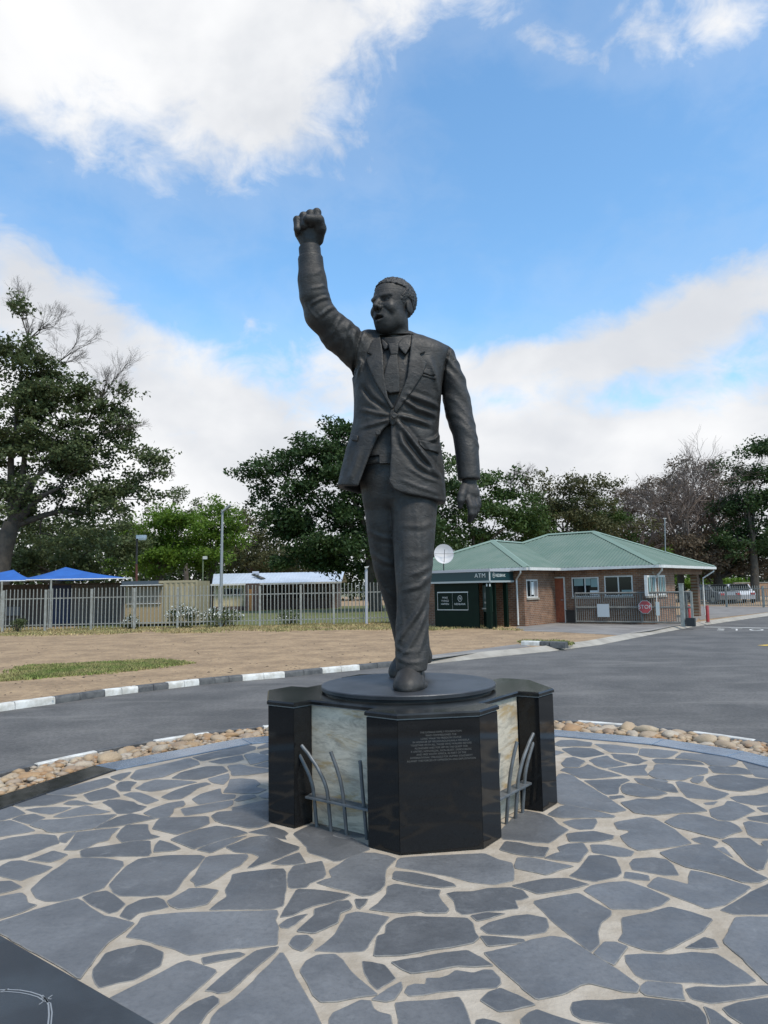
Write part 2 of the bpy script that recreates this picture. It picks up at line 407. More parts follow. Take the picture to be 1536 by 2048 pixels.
# crumbs of earth, leaves and stones lying on the verge
cr = MB()
for _ in range(800):
    u, v = random.uniform(-60, 1180), random.uniform(1262, 1405)
    if v > np.interp(u, KU, KV) - 12 or (u > 840 and v > 1300 - (u - 840) * 0.02): continue
    p = G(u, v, 0); s_ = random.uniform(0.008, 0.03); a = random.uniform(0, 6.28); el_ = random.uniform(1, 2.4)
    q = [(math.cos(a + k * 1.2566) * s_ * (el_ if k % 2 else 1), math.sin(a + k * 1.2566) * s_) for k in range(5)]
    cr.addv([(p[0] + x, p[1] + y, -0.002) for x, y in q] + [(p[0], p[1], s_ * random.uniform(.4, .9))], [(k, (k + 1) % 5, 5) for k in range(5)])
stuff(tag(cr.build('debris', mat('earth_crumbs', (0.16, 0.115, 0.075), 0.95, island=0.7)), 'crumbs of earth and small stones scattered on the dirt verge', 'debris'))
# --- paved island
m_mortar = mat('sandy_mortar', (0.395, 0.338, 0.270), 0.9, var=(0.27, 0.218, 0.16), scale=5.0, bump=0.6, bscale=35.0, detail=9, amt=0.8, bdist=0.012)
def slate_mat():
    m = mat('slate', (0.122, 0.122, 0.124), 0.50, var=(0.082, 0.083, 0.086), scale=1.9, bump=0.6, bscale=11.0, detail=12, island=0.28, spec=0.55, bdist=0.012)
    t = tree_of(m); b = t.n['Principled BSDF']
    tc = t.add('ShaderNodeTexCoord').outputs['Object']
    src = b.inputs['Base Color'].links[0].from_socket
    chalk = t.mr(t.noise(tc, 7.0, 9, 0.7, 0.8), 0.52, 0.80, 0, 0.42)
    t.l.new(t.mix(t.mr(t.noise(tc, 38.0, 6, 0.7), 0.42, 0.72, 0, 0.35), t.mix(chalk, src, (0.23, 0.23, 0.23)), (0.050, 0.053, 0.058)), b.inputs['Base Color'])
    t.l.new(t.mr(t.noise(tc, 5.0, 6, 0.6), 0.3, 0.7, 0.40, 0.62), b.inputs['Roughness'])
    return m
m_slate = slate_mat()
m_rim = mat('cement_smeared_slate', (0.205, 0.19, 0.168), 0.8, var=(0.12, 0.118, 0.115), scale=16.0, bump=0.4, bscale=50, bdist=0.006)
m_granite = mat('polished_black_granite', (0.0075, 0.0075, 0.0078), 0.07, var=(0.016, 0.016, 0.017), scale=240.0, spec=0.32, amt=0.7)
m_curb = mat('granite_sky_reflection', (0.13, 0.170, 0.225), 0.16, var=(0.105, 0.135, 0.18), scale=6.0, spec=1.0, bump=0.05, bscale=12)  # blue of the reflected sky is painted into the granite's base colour
m_curb_tree = mat('granite_tree_reflection', (0.012, 0.013, 0.013), 0.12, var=(0.05, 0.05, 0.05), scale=9.0, spec=0.6, amt=0.5)  # same curb granite, with the dark tree reflection painted in as its colour
disc = [ringpt(3.345, 2 * math.pi * k / 96) for k in range(96)]
paving = struct(MB().prism(disc, -0.14, 0.0).build('paving', m_mortar))
STONES = """-1963,3695 -1900,3746 -1828,3836 -1743,3909 -1659,3976 -1619,3944 -1546,3871 -1444,3763 -1358,3732 -1255,3674 -1263,3606 -1309,3479 -1312,3352 -1305,3281 -1306,3182 -1500,3331 -1734,3504 -1947,3667|-1277,3267 -1263,3212 -1226,3147 -1197,3118 -1139,3144 -1071,3167 -1002,3277 -1007,3340 -1026,3392 -1100,3448 -1159,3465 -1230,3430 -1277,3394 -1281,3329|-1124,3034 -1065,3110 -988,3209 -923,3302 -890,3314 -739,3226 -786,3106 -831,2978 -873,2866 -895,2856|-836,2845 -815,2922 -770,2993 -721,3034 -690,3013 -683,2984 -716,2908 -725,2835 -731,2776 -846,2780|-837,3334 -777,3360 -679,3386 -653,3363 -676,3335 -751,3309 -813,3284 -826,3305|-758,3078 -728,3148 -671,3271 -609,3391 -550,3411 -517,3420 -528,3365 -584,3254 -629,3138 -660,3059 -699,3052 -730,3073|-493,3386 -567,3155 -618,3017 -663,2956 -685,2886 -679,2834 -654,2707 -219,2694 -262,2827 -325,2984 -393,3142|-1243,3540 -1233,3656 -1236,3736 -1203,3762 -1045,3792 -680,3789 -578,3796 -565,3752 -570,3689 -547,3619 -527,3503 -524,3440 -616,3428 -729,3410 -820,3384 -903,3362 -979,3420 -1087,3478 -1163,3520|-1351,3759 -1359,3872 -1308,3950 -1237,3973 -1193,3944 -1139,3853 -1189,3823 -1271,3792 -1286,3716|-1637,3995 -1600,4046 -1540,4076 -1469,4009 -1374,3893 -1389,3816 -1414,3795 -1495,3850 -1575,3922|-1919,4040 -1966,4117 -1974,4231 -1961,4387 -1941,4563 -1723,4552 -1602,4497 -1578,4431 -1577,4270 -1576,4099 -1641,4016 -1726,3948 -1815,3952 -1884,3996|-1551,4142 -1557,4269 -1554,4417 -1525,4533 -1368,4580 -1163,4577 -1126,4540 -1130,4408 -1146,4321 -1160,4203 -1156,4058 -1176,4005 -1304,3991 -1440,4001 -1490,4041|-1115,4189 -1108,4271 -1117,4395 -1113,4539 -1009,4569 -877,4568 -857,4525 -883,4395 -932,4311 -968,4217 -1005,4138 -1060,4103 -1087,4154|-1169,3923 -1134,3983 -1107,4045 -1098,4076 -1018,4079 -929,4047 -932,3984 -949,3874 -1017,3842 -1082,3831 -1136,3872|-921,3815 -893,3891 -867,3971 -895,4056 -887,4167 -898,4260 -843,4294 -678,4335 -620,4332 -596,4282 -561,3998 -552,3837 -597,3810 -714,3806|-2191,3969 -2085,4016 -1994,4064 -1944,4009 -1899,3936 -1835,3903 -1875,3828 -1928,3769 -2013,3698|-2282,4211 -2195,4223 -2141,4227 -2064,4166 -2027,4131 -2070,4089 -2108,4059 -2188,4010|-2304,4354 -2316,4468 -2301,4533 -2235,4543 -2105,4484 -1997,4427 -1999,4364 -2042,4293 -2086,4229 -2160,4263 -2238,4302|-548,3715 -541,3779 -526,3884 -502,4042 -430,4034 -330,4008 -216,3957 -253,3912 -319,3865 -393,3839 -439,3794 -497,3731|-541,3636 -508,3687 -472,3730 -425,3746 -436,3702 -468,3633 -496,3603 -529,3610|-448,3564 -420,3631 -381,3717 -388,3791 -333,3827 -268,3879 -222,3890 -201,3821 -212,3784 -256,3748 -261,3641 -305,3592 -359,3539|-467,3446 -463,3500 -447,3524 -392,3521 -365,3480 -369,3442 -403,3378 -439,3399|-351,3381 -301,3447 -269,3524 -238,3658 -222,3738 -178,3763 -94,3732 -12,3698 -45,3615 -75,3533 -111,3409 -132,3368 -221,3364|-555,4073 -574,4174 -579,4281 -566,4367 -487,4401 -412,4436 -391,4358 -367,4246 -381,4188 -439,4122 -469,4069 -530,4050|-704,4412 -638,4500 -562,4579 -534,4508 -498,4409 -554,4386 -641,4383|-352,4294 -309,4366 -256,4467 -170,4558 -89,4548 -18,4500 36,4452 1,4376 -28,4302 -33,4081 -64,4007 -107,3952 -150,3938 -223,4003 -296,4039 -407,4121 -378,4160 -325,4190|-183,3899 -123,3900 -139,3838 -162,3791 -175,3801|25,4324 40,4412 61,4464 191,4484 392,4500 563,4513 627,4408 702,4353 693,4254 669,4103 554,4053 442,4091 314,4177 179,4255|14,4227 28,4263 131,4233 248,4157 332,4074 342,4037 274,4027 169,4060 36,4127 13,4157|-104,3779 -63,3854 -24,3963 -24,4048 17,4078 106,4052 185,4016 254,3992 241,3930 259,3839 286,3762 267,3726 176,3720 145,3753 54,3731 -45,3754|290,3948 331,3971 428,3973 521,4011 643,4016 691,3971 705,3888 662,3860 626,3852 631,3765 566,3749 439,3727 347,3707 319,3751 320,3856|394,3693 463,3717 552,3710 489,3671 411,3630|414,3562 465,3619 583,3676 666,3690 743,3651 733,3565 707,3509 613,3480 508,3493 442,3512|399,3481 475,3475 591,3442 594,3419 537,3410 424,3387|-83,3319 -77,3392 -67,3500 -33,3523 -25,3614 20,3673 93,3697 230,3677 367,3664 381,3614 380,3514 390,3466 361,3420 269,3394 170,3360 44,3322|-4,3263 57,3286 130,3304 242,3343 331,3354 369,3302 419,3224 358,3217 267,3223 181,3196 75,3174 41,3211|44,3041 58,3076 92,3093 132,3086 142,3136 190,3140 233,3151 264,3193 339,3177 376,3194 417,3188 436,3131 432,3087 410,3054 317,3049 183,3042 122,3014 63,3011|-129,3279 -86,3270 -36,3248 -15,3193 12,3140 -22,3098 -66,3062 -90,3112 -120,3190|-387,3213 -375,3288 -329,3343 -249,3347 -217,3296 -184,3213 -139,3133 -69,3023 -147,3006 -224,2980 -285,2976 -314,3035 -349,3115|-81,2989 -29,3055 35,3108 31,3065 3,2984 -29,2973|-241,2871 -231,2903 -189,2945 -127,2988 -88,2981 -80,2930 -55,2908 -17,2890 -5,2818 -17,2744 -208,2750 -232,2830|9,2961 48,2971 166,2980 251,2992 266,2952 272,2886 285,2809 289,2725 24,2733 20,2842|340,2978 378,3017 430,3051 482,3008 536,2934 491,2917 447,2896 392,2893 366,2932|310,2843 336,2852 376,2830 418,2789 392,2703 293,2706|398,3329 456,3349 535,3386 636,3440 734,3475 787,3442 834,3364 866,3297 925,3185 983,3043 955,3003 901,3008 846,3042 789,3075 753,3064 670,3001 552,2965 517,3054 459,3189|718,3838 836,3892 974,3927 1025,3805 1078,3718 1057,3664 986,3589 950,3491 924,3390 866,3319 814,3472 769,3606|1008,3956 1069,4017 1188,4056 1271,4063 1341,3983 1415,3836 1348,3771 1258,3728 1167,3727 1088,3736 1056,3823|1018,3417 1059,3486 1104,3636 1161,3660 1280,3700 1380,3747 1448,3692 1528,3609 1434,3495 1323,3413 1220,3341 1166,3314 1107,3331 1049,3378|1292,3338 1337,3374 1412,3428 1441,3408 1431,3340 1361,3328|876,3304 954,3404 998,3403 1034,3363 980,3278 930,3211 901,3253|1006,3292 1095,3300 1199,3287 1299,3302 1392,3284 1419,3220 1449,3139 1461,3069 1406,3053 1309,3044 1212,3066 1082,3077 1021,3094 996,3136 988,3236|987,3043 1020,3073 1092,3066 1148,3050 1131,2991 1115,2943 1057,2959 982,2984 976,3008|1153,3019 1199,3036 1325,3022 1485,3032 1537,3024 1517,2989 1391,2959 1283,2934 1213,2920 1152,2956|672,2905 692,2943 741,2958 842,2952 963,2968 1033,2948 1119,2923 1153,2900 1150,2836 1131,2786 1031,2785 795,2802 693,2830 671,2862|469,2833 507,2884 539,2899 602,2859 685,2800 678,2732 486,2719|1178,2899 1197,2871 1227,2779 1197,2715 1136,2736 1158,2825|1238,2886 1305,2914 1440,2946 1524,2954 1410,2709 1266,2713 1265,2781 1246,2843|1478,3391 1551,3498 1641,3613 1719,3618 1872,3606 1825,3439 1562,2976 1505,2989 1490,3087 1488,3217|1604,3695 1707,3774 1839,3887 1995,3995 2115,4044 1930,3653 1810,3644 1648,3651|1354,3993 1425,4089 1460,4110 1540,4039 1581,4004 1663,4193 1730,4166 1817,4058 1883,3957 1800,3878 1658,3757 1544,3716 1503,3783 1435,3885|655,4037 724,4067 843,4117 961,4118 1055,4029 994,4000 876,3952 756,3921 714,3970|983,4149 1057,4235 1128,4356 1172,4445 1250,4441 1311,4385 1294,4272 1281,4176 1227,4121 1101,4066 1038,4096|1371,4305 1416,4380 1537,4392 1602,4357 1600,4257 1576,4127 1504,4130 1413,4182 1352,4220|1268,4108 1308,4187 1362,4168 1414,4135 1390,4068 1321,4078|716,4326 749,4428 831,4418 941,4345 1040,4280 964,4240 862,4162 789,4213 705,4265|1596,4458 1692,4513 1839,4576 1945,4584 1954,4471 1963,4364 1990,4225 2009,4117 2033,4059 1955,4012 1877,4016 1824,4092 1762,4176 1664,4229 1620,4331|-2931,5727 -2890,5857 -2786,5970 -2625,5924 -2463,5872 -2522,5782 -2598,5674 -2790,5639 -2874,5692|-2774,5987 -2708,6109 -2605,6253 -2460,6451 -2326,6312 -2354,6178 -2439,6054 -2484,5967 -2628,5932|-2437,6491 -2390,6586 -2311,6645 -2294,6472 -2306,6358 -2398,6430|-2445,5947 -2410,6034 -2335,6128 -2230,6039 -2123,5873 -2183,5809 -2318,5759 -2388,5857|-2282,6192 -2288,6309 -2223,6336 -2138,6290 -2134,6143 -2101,6019 -2181,6018|-2495,5699 -2489,5773 -2425,5782 -2265,5674 -2343,5657 -2435,5673|-2729,5573 -2655,5614 -2529,5628 -2393,5607 -2419,5508 -2472,5443 -2595,5489|-2431,5383 -2405,5477 -2360,5565 -2300,5645 -2178,5553 -2051,5476 -2129,5431 -2198,5420 -2272,5382 -2352,5358|-2210,5729 -2184,5786 -2119,5795 -1979,5730 -1911,5645 -1823,5592 -1834,5501 -1902,5431 -1976,5421 -2070,5561|-2122,5925 -2089,5986 -2017,5981 -1918,5894 -1778,5749 -1836,5646 -1930,5726 -2015,5832|-3015,5653 -2992,5715 -2951,5729 -2849,5643 -2673,5479 -2712,5395 -2778,5314 -2820,5262|-2713,5352 -2678,5436 -2613,5470 -2477,5366 -2502,5297 -2523,5223 -2623,5291|-2514,5203 -2482,5310 -2351,5316 -2183,5385 -1979,5407 -1990,5280 -2027,5109 -2134,5059 -2255,5029 -2315,5050 -2369,5109|-2020,5104 -1992,5239 -1944,5347 -1881,5424 -1768,5359 -1663,5296 -1745,5238 -1850,5164 -1927,5116|-2796,5233 -2770,5300 -2711,5324 -2602,5249 -2413,5086 -2477,5034 -2535,5000 -2599,4980 -2630,4945|-2624,4874 -2560,4906 -2507,4962 -2360,5020 -2226,4983 -2135,4829 -2179,4759 -2231,4653 -2270,4593 -2372,4553 -2429,4520|-2176,4920 -2192,4981 -2171,5029 -2123,5044 -2107,4940 -2099,4838 -2138,4852|-2049,4697 -2061,4797 -2080,4914 -2116,5038 -2011,5070 -1853,5112 -1852,4986 -1839,4865 -1887,4822 -1918,4723 -1979,4700|-1804,4934 -1825,5059 -1826,5170 -1683,5180 -1639,5061 -1589,4971 -1518,4918 -1565,4873 -1653,4843 -1727,4824|-1940,4681 -1910,4722 -1807,4761 -1651,4839 -1559,4843 -1509,4701 -1472,4624 -1474,4572 -1696,4573 -1886,4573|-1460,4633 -1491,4755 -1491,4846 -1408,4784 -1314,4690 -1352,4649|-2192,4544 -2155,4607 -2118,4694 -1989,4624 -2005,4548 -2041,4496 -2122,4524|-2248,6448 -2284,6710 -2171,6816 -1925,7138 -1805,7002 -1755,6877 -1812,6764 -1915,6571 -1954,6447 -2091,6367 -2163,6360|-1911,7178 -1827,7276 -1631,7508 -1461,7680 -1362,7600 -1344,7466 -1454,7255 -1656,7126 -1769,6999|-1705,6979 -1620,7072 -1438,7238 -1375,7042 -1446,6924 -1565,6885|-1881,6400 -1848,6610 -1684,6800 -1520,6787 -1433,6600 -1528,6436 -1631,6333 -1753,6350|-2085,6102 -2059,6273 -2005,6368 -1802,6333 -1618,6260 -1703,6169 -1822,6047 -1915,5988 -2013,6042|-1791,5834 -1748,6006 -1650,6166 -1546,6247 -1480,6192 -1562,6066 -1585,5888 -1621,5772 -1703,5754|-1796,5424 -1761,5542 -1685,5662 -1588,5720 -1550,5637 -1547,5574 -1600,5531 -1578,5411 -1584,5325 -1666,5302|-1533,5766 -1499,5900 -1375,6052 -1333,5888 -1214,5863 -1202,5760 -1326,5670 -1435,5614|-1551,6355 -1478,6453 -1408,6533 -1367,6321 -1370,6165 -1453,6209 -1510,6272|-1326,5923 -1330,6124 -1357,6321 -1271,6347 -1135,6304 -1068,6162 -1093,6069 -988,5989 -1040,5886 -1179,5888|-1479,6807 -1372,6846 -1260,6744 -1090,6662 -1036,6547 -1228,6455 -1354,6435 -1416,6620|-1411,7225 -1339,7299 -1178,7205 -1110,7020 -1273,6815 -1345,7039|-1548,5513 -1437,5582 -1322,5654 -1201,5711 -1177,5597 -1214,5507 -1337,5410 -1466,5352 -1512,5436|-1192,5710 -1167,5825 -1064,5853 -1032,5782 -1088,5720 -1156,5675|-1278,5334 -1249,5419 -1135,5442 -1170,5519 -1088,5575 -966,5679 -908,5675 -823,5142 -877,5054 -943,5045 -1056,5103 -1152,5149 -1220,5220|-1426,4854 -1379,4946 -1293,5028 -1193,5106 -1102,5080 -1023,5025 -946,4951 -997,4901 -1092,4812 -1180,4716 -1224,4674 -1326,4757|-1198,4662 -1140,4747 -1065,4834 -940,4897 -969,4840 -1037,4708 -1104,4598|-945,4970 -872,5029 -795,5075 -708,4994 -674,4930 -686,4871 -674,4812 -736,4850 -820,4914|-1034,4697 -973,4783 -910,4872 -849,4892 -774,4888 -693,4778 -574,4682 -571,4628 -648,4518 -719,4442 -800,4360 -827,4352 -789,4525 -840,4579 -953,4606|-1610,5072 -1635,5218 -1634,5314 -1510,5315 -1297,5321 -1251,5168 -1299,5054 -1354,5006 -1413,4948 -1525,5016|-1280,7349 -1217,7443 -1139,7282 -1242,7237|-1246,6789 -1136,6948 -1060,6774 -1097,6708|-1018,5815 -965,5898 -909,5808 -938,5733 -990,5763|-1341,7551 -1268,7753 -1183,7566 -1321,7475|-644,4929 -540,5104 -480,5122 -134,4669 -133,4609 -313,4415 -508,4587 -529,4691|1429,6279 1475,6305 1541,6242 1568,5995 1594,5841 1632,5647 1653,5445 1674,5278 1559,5225 1462,5291 1362,5379 1243,5461 1235,5768|1104,5215 1225,5388 1285,5426 1359,5369 1456,5271 1555,5158 1532,5121 1414,5128 1294,5126 1188,5133 1135,5164|718,4892 881,5228 973,5322 1066,5236 1117,5137 1129,4990 1163,4892 1096,4804 985,4659 902,4679 800,4716 711,4744|1167,5060 1257,5100 1403,5110 1391,5028 1325,4899 1232,4896 1188,4968|1138,4818 1219,4846 1324,4857 1421,4769 1398,4714 1308,4672 1202,4662 1119,4674|666,4563 726,4704 793,4677 886,4603 966,4577 920,4463 897,4430 818,4448 733,4495|899,4416 988,4488 1019,4508 1022,4588 1100,4645 1193,4647 1190,4520 1145,4451 1107,4371 1085,4345 1019,4362 953,4386|1234,4622 1319,4617 1408,4560 1456,4492 1414,4423 1359,4412 1267,4445 1208,4491|1478,6407 1537,6494 1645,6470 1714,6526 1773,6600 1815,6426 1897,6301 1944,6198 1821,6151 1675,6121 1580,6142 1526,6330|1590,6073 1730,6090 1953,6114 1959,6046 1856,5949 1803,5851 1743,5686 1654,5657 1621,5790 1609,5966|1541,6635 1640,6843 1720,6871 1781,6713 1661,6499 1548,6508|1688,7238 1828,7284 2004,7211 2032,6967 1932,6905 1802,6846 1713,6941|1821,6743 1904,6838 2040,6914 2043,6742 2114,6573 2006,6503 1876,6452 1828,6548|1644,7420 1779,7616 1911,7604 2060,7464 1998,7308 1838,7323 1706,7315|2065,7423 2240,7366 2436,7192 2340,6977 2270,6990 2104,7041 2087,7203|2094,6980 2266,6930 2311,6873 2311,6736 2338,6701 2204,6566 2176,6584 2105,6687 2074,6790|1893,6435 2038,6485 2155,6522 2287,6559 2198,6396 2162,6195 2105,6200 1994,6194 1945,6312|1651,5623 1765,5649 1766,5592 1652,5543|1502,5009 1553,5046 1649,5081 1757,5126 1797,5092 1821,4999 1848,4872 1846,4717 1850,4605 1747,4561 1620,4535 1486,4502 1456,4568 1460,4686 1459,4757 1537,4825 1544,4865 1487,4884|1841,5018 1923,5095 2010,5163 2116,5146 2179,5079 2192,5007 2264,4983 2277,4904 2258,4801 2161,4753 2071,4678 2000,4735 1930,4830 1862,4909|1883,4689 1963,4719 2012,4655 2017,4613 1968,4557 1921,4584 1885,4637|1961,4517 2011,4538 2010,4474 1988,4367 1975,4437|2055,4644 2128,4684 2233,4678 2240,4609 2234,4551 2276,4524 2191,4371 2074,4189 2030,4178 2018,4248 2042,4410 2065,4552|2353,4967 2399,4995 2486,4920 2556,4859 2440,4649 2349,4662 2276,4679 2268,4746 2309,4854|2257,5267 2397,5349 2466,5450 2508,5435 2547,5316 2545,5205 2491,5165 2393,5087 2319,5030 2253,5013 2212,5036 2204,5119|2526,5531 2585,5565 2736,5579 2864,5635 2965,5602 2817,5333 2702,5329 2611,5335 2531,5410|2596,5279 2690,5307 2799,5300 2728,5172 2586,5180|1689,5466 1770,5496 1856,5539 1987,5506 2070,5574 2183,5567 2194,5456 2209,5361 2225,5225 2139,5198 1973,5187 1827,5153 1763,5178 1708,5214 1704,5280|2281,5415 2404,5454 2329,5365 2281,5368|2303,5975 2345,6001 2433,5880 2496,5766 2569,5629 2490,5546 2395,5479 2309,5509 2220,5552 2239,5704|2571,6028 2637,6113 2756,6166 2900,6133 2928,6046 3053,5993 3108,5945 2991,5840 2813,5730 2689,5673 2615,5704 2544,5789 2541,5900|2438,6009 2514,6122 2597,6131 2532,6002 2458,5920 2425,5951|2170,6226 2275,6379 2353,6542 2463,6540 2604,6471 2712,6411 2735,6359 2668,6219 2528,6137 2377,6022 2265,6036 2178,6117|2018,6114 2100,6078 2173,5999 2251,5921 2238,5811 2200,5680 2107,5726 2047,5824 1999,5968|1813,5814 1851,5908 1916,5974 1982,5941 2044,5797 2118,5660 2009,5604 1892,5579 1805,5643 1790,5709|2123,6076 2206,6085 2254,6007 2230,5966 2163,6014|2393,6718 2443,6759 2539,6736 2694,6686 2772,6607 2772,6509 2625,6521 2473,6568 2372,6593|2446,7179 2598,7124 2746,7008 2620,6850 2535,6770 2408,6807 2330,6913|2609,6756 2769,6974 2950,6872 3171,6702 3032,6488 2920,6428 2798,6472 2803,6619 2704,6711|2775,6450 2993,6406 3049,6335 3018,6161 2879,6172 2796,6200 2730,6230|3139,6585 3223,6650 3314,6624 3304,6466 3365,6327 3176,5984 3068,6021 3003,6086 3041,6254|2419,5075 2589,5116 2700,5120 2612,4962 2506,4958 2420,5023|2296,4614 2368,4627 2368,4519 2264,4476 2266,4574"""
spolys = [[tuple(float(c) / 1000 for c in p.split(',')) for p in s.split()] for s in STONES.split('|')]
SLAB = [(-2.62, 4.17), (-1.86, 3.575), (-0.905, 2.855), (-0.32, 2.41), (-1.2, 1.3), (-3.0, 2.6)]
def chaikin(poly, k=0.2):
    out = []
    n = len(poly)
    for i in range(n):
        p, q = np.array(poly[i]), np.array(poly[(i + 1) % n])
        out += [p * (1 - k) + q * k, p * k + q * (1 - k)]
    return [tuple(p) for p in out]
def stone(poly, parent, z, rough_edge=0.0055):
    if area2(poly) < 0: poly = poly[::-1]
    q = [np.array(p) for p in chaikin(inset(poly, -0.0045), 0.10)]
    dense = []
    for i, p in enumerate(q):
        r = q[(i + 1) % len(q)]; d = np.linalg.norm(r - p); k = max(1, int(d / 0.07))
        for j in range(k): dense.append(p + (r - p) * j / k)
    dense = [p + np.array([mnoise.noise(Vector((p[0] * 14, p[1] * 14, 1.0))), mnoise.noise(Vector((p[0] * 14, p[1] * 14, 9.0)))]) * rough_edge * 1.6 for p in dense]
    dense = [tuple(p) for p in dense]
    mb = MB().prism(dense, -0.02, z, bevel=0.0045)
    k = len(dense); mb.mi = [0, 0] + [1] * (2 * k)
    vs = mb.v[:2 * k]                                        # the cement-smeared rim lies almost flat
    mb.v = [(x, y, zz if i < k or i >= 2 * k else z - 0.0016) for i, (x, y, zz) in enumerate(mb.v)]
    return mb.build('flagstone', [m_slate, m_rim], parent)
for poly in spolys:
    stone(poly, paving, 0.0032 + random.uniform(-0.0012, 0.0028))
# the rest of the island (behind the pedestal and beside the camera) laid with the same kind of stone
def filler():
    PC = np.array([0.158, 5.574])
    block = [np.array(p) for poly in spolys for p in poly]
    for poly in spolys:
        c = np.mean(np.array(poly), 0); block.append(c)
        for p in poly: block.append(c + (np.array(p) - c) * 0.55)
    for k in range(len(SLAB)):
        for j in range(12): block.append(np.array(SLAB[k]) + (np.array(SLAB[(k + 1) % len(SLAB)]) - np.array(SLAB[k])) * j / 12)
    block = np.array(block); seeds = []
    def inpoly(p, poly):
        c = False
        for i in range(len(poly)):
            a, b = poly[i], poly[(i + 1) % len(poly)]
            if (a[1] > p[1]) != (b[1] > p[1]) and p[0] < (b[0] - a[0]) * (p[1] - a[1]) / (b[1] - a[1]) + a[0]: c = not c
        return c
    for _ in range(6000):
        a, r = random.uniform(0, 6.283), 3.2 * math.sqrt(random.random())
        p = np.array(ringpt(r, a))
        if np.linalg.norm(p - PC) < 0.8 or np.min(np.hypot(*(block - p).T)) < 0.17 or inpoly(p, SLAB): continue
        if seeds and np.min(np.hypot(*(np.array(seeds) - p).T)) < 0.30: continue
        seeds.append(p)
    allp = np.concatenate([np.array(seeds), block])
    for s in seeds:
        cell = [(s[0] + 0.5 * math.cos(k * 0.524), s[1] + 0.5 * math.sin(k * 0.524)) for k in range(12)]
        near = allp[np.argsort(np.hypot(*(allp - s).T))[1:40]]
        for o in list(near) + ['rim']:
            if isinstance(o, str):
                d = (s - IC); d /= np.linalg.norm(d); mid = IC + d * 3.31; nrm = d
            else:
                d = o - s; L = np.linalg.norm(d)
                if L < 1e-6: continue
                nrm = d / L; mid = s + nrm * (L / 2 - 0.017)
            new = []
            for i in range(len(cell)):
                a, b = np.array(cell[i]), np.array(cell[(i + 1) % len(cell)])
                da, db = (a - mid).dot(nrm), (b - mid).dot(nrm)
                if da <= 0: new.append(tuple(a))
                if da * db < 0: new.append(tuple(a + (b - a) * da / (da - db)))
            cell = new
            if len(cell) < 3: break
        if len(cell) >= 3 and area2(cell) > 0.012: stone(cell, paving, 0.004)
filler()
# dark engraved slab at the edge of the paving
slab = MB().prism(SLAB, -0.02, 0.0085, bevel=0.003).build('engraved_slab', mat('honed_black_granite', (0.030, 0.036, 0.042), 0.38, var=(0.016, 0.018, 0.021), scale=2.5, bump=0.1, bscale=200), paving)
m_etch = mat('etched_line', (0.20, 0.21, 0.22), 0.8)
def etched(path_px, w):
    pts = [G(u, v, 0.0095) for u, v in path_px]; mb = MB(); L = []; 
    for i, p in enumerate(pts):
        d = pts[min(i + 1, len(pts) - 1)] - pts[max(i - 1, 0)]; d /= np.linalg.norm(d); nn = np.array([-d[1], d[0], 0]) * w / 2
        L += [p - nn, p + nn]
    mb.addv(L, [(2 * i, 2 * i + 2, 2 * i + 3, 2 * i + 1) for i in range(len(pts) - 1)])
    return mb.build('etched_line', m_etch, slab)
etched([(-60, 1986), (-20, 1981), (14, 1979), (40, 1980), (62, 1984), (80, 1990), (92, 1998), (97, 2010), (98, 2030), (95, 2060), (90, 2090)], 0.006)
etched([(-60, 1992), (-20, 1986), (14, 1983), (40, 1985), (60, 1989), (76, 1994), (88, 2002), (101, 2006), (104, 2025), (101, 2060), (97, 2090)], 0.005)
for e in (((78, 2009), (105, 1990)), ((82, 1996), (103, 1998)), ((85, 1990), (95, 2004)), ((0, 1984), (18, 1977))): etched(list(e), 0.005)

# polished curb slabs round the island
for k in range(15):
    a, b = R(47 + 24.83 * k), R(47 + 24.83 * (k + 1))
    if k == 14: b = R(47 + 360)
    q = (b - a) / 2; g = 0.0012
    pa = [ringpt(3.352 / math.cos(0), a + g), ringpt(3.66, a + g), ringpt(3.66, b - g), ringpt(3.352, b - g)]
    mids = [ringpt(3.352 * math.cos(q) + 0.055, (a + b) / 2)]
    MB().prism([pa[0], pa[1], pa[2], pa[3]], -0.03, 0.014, bevel=0.004).build('curb_slab', m_curb_tree if k == 4 else m_curb, paving)
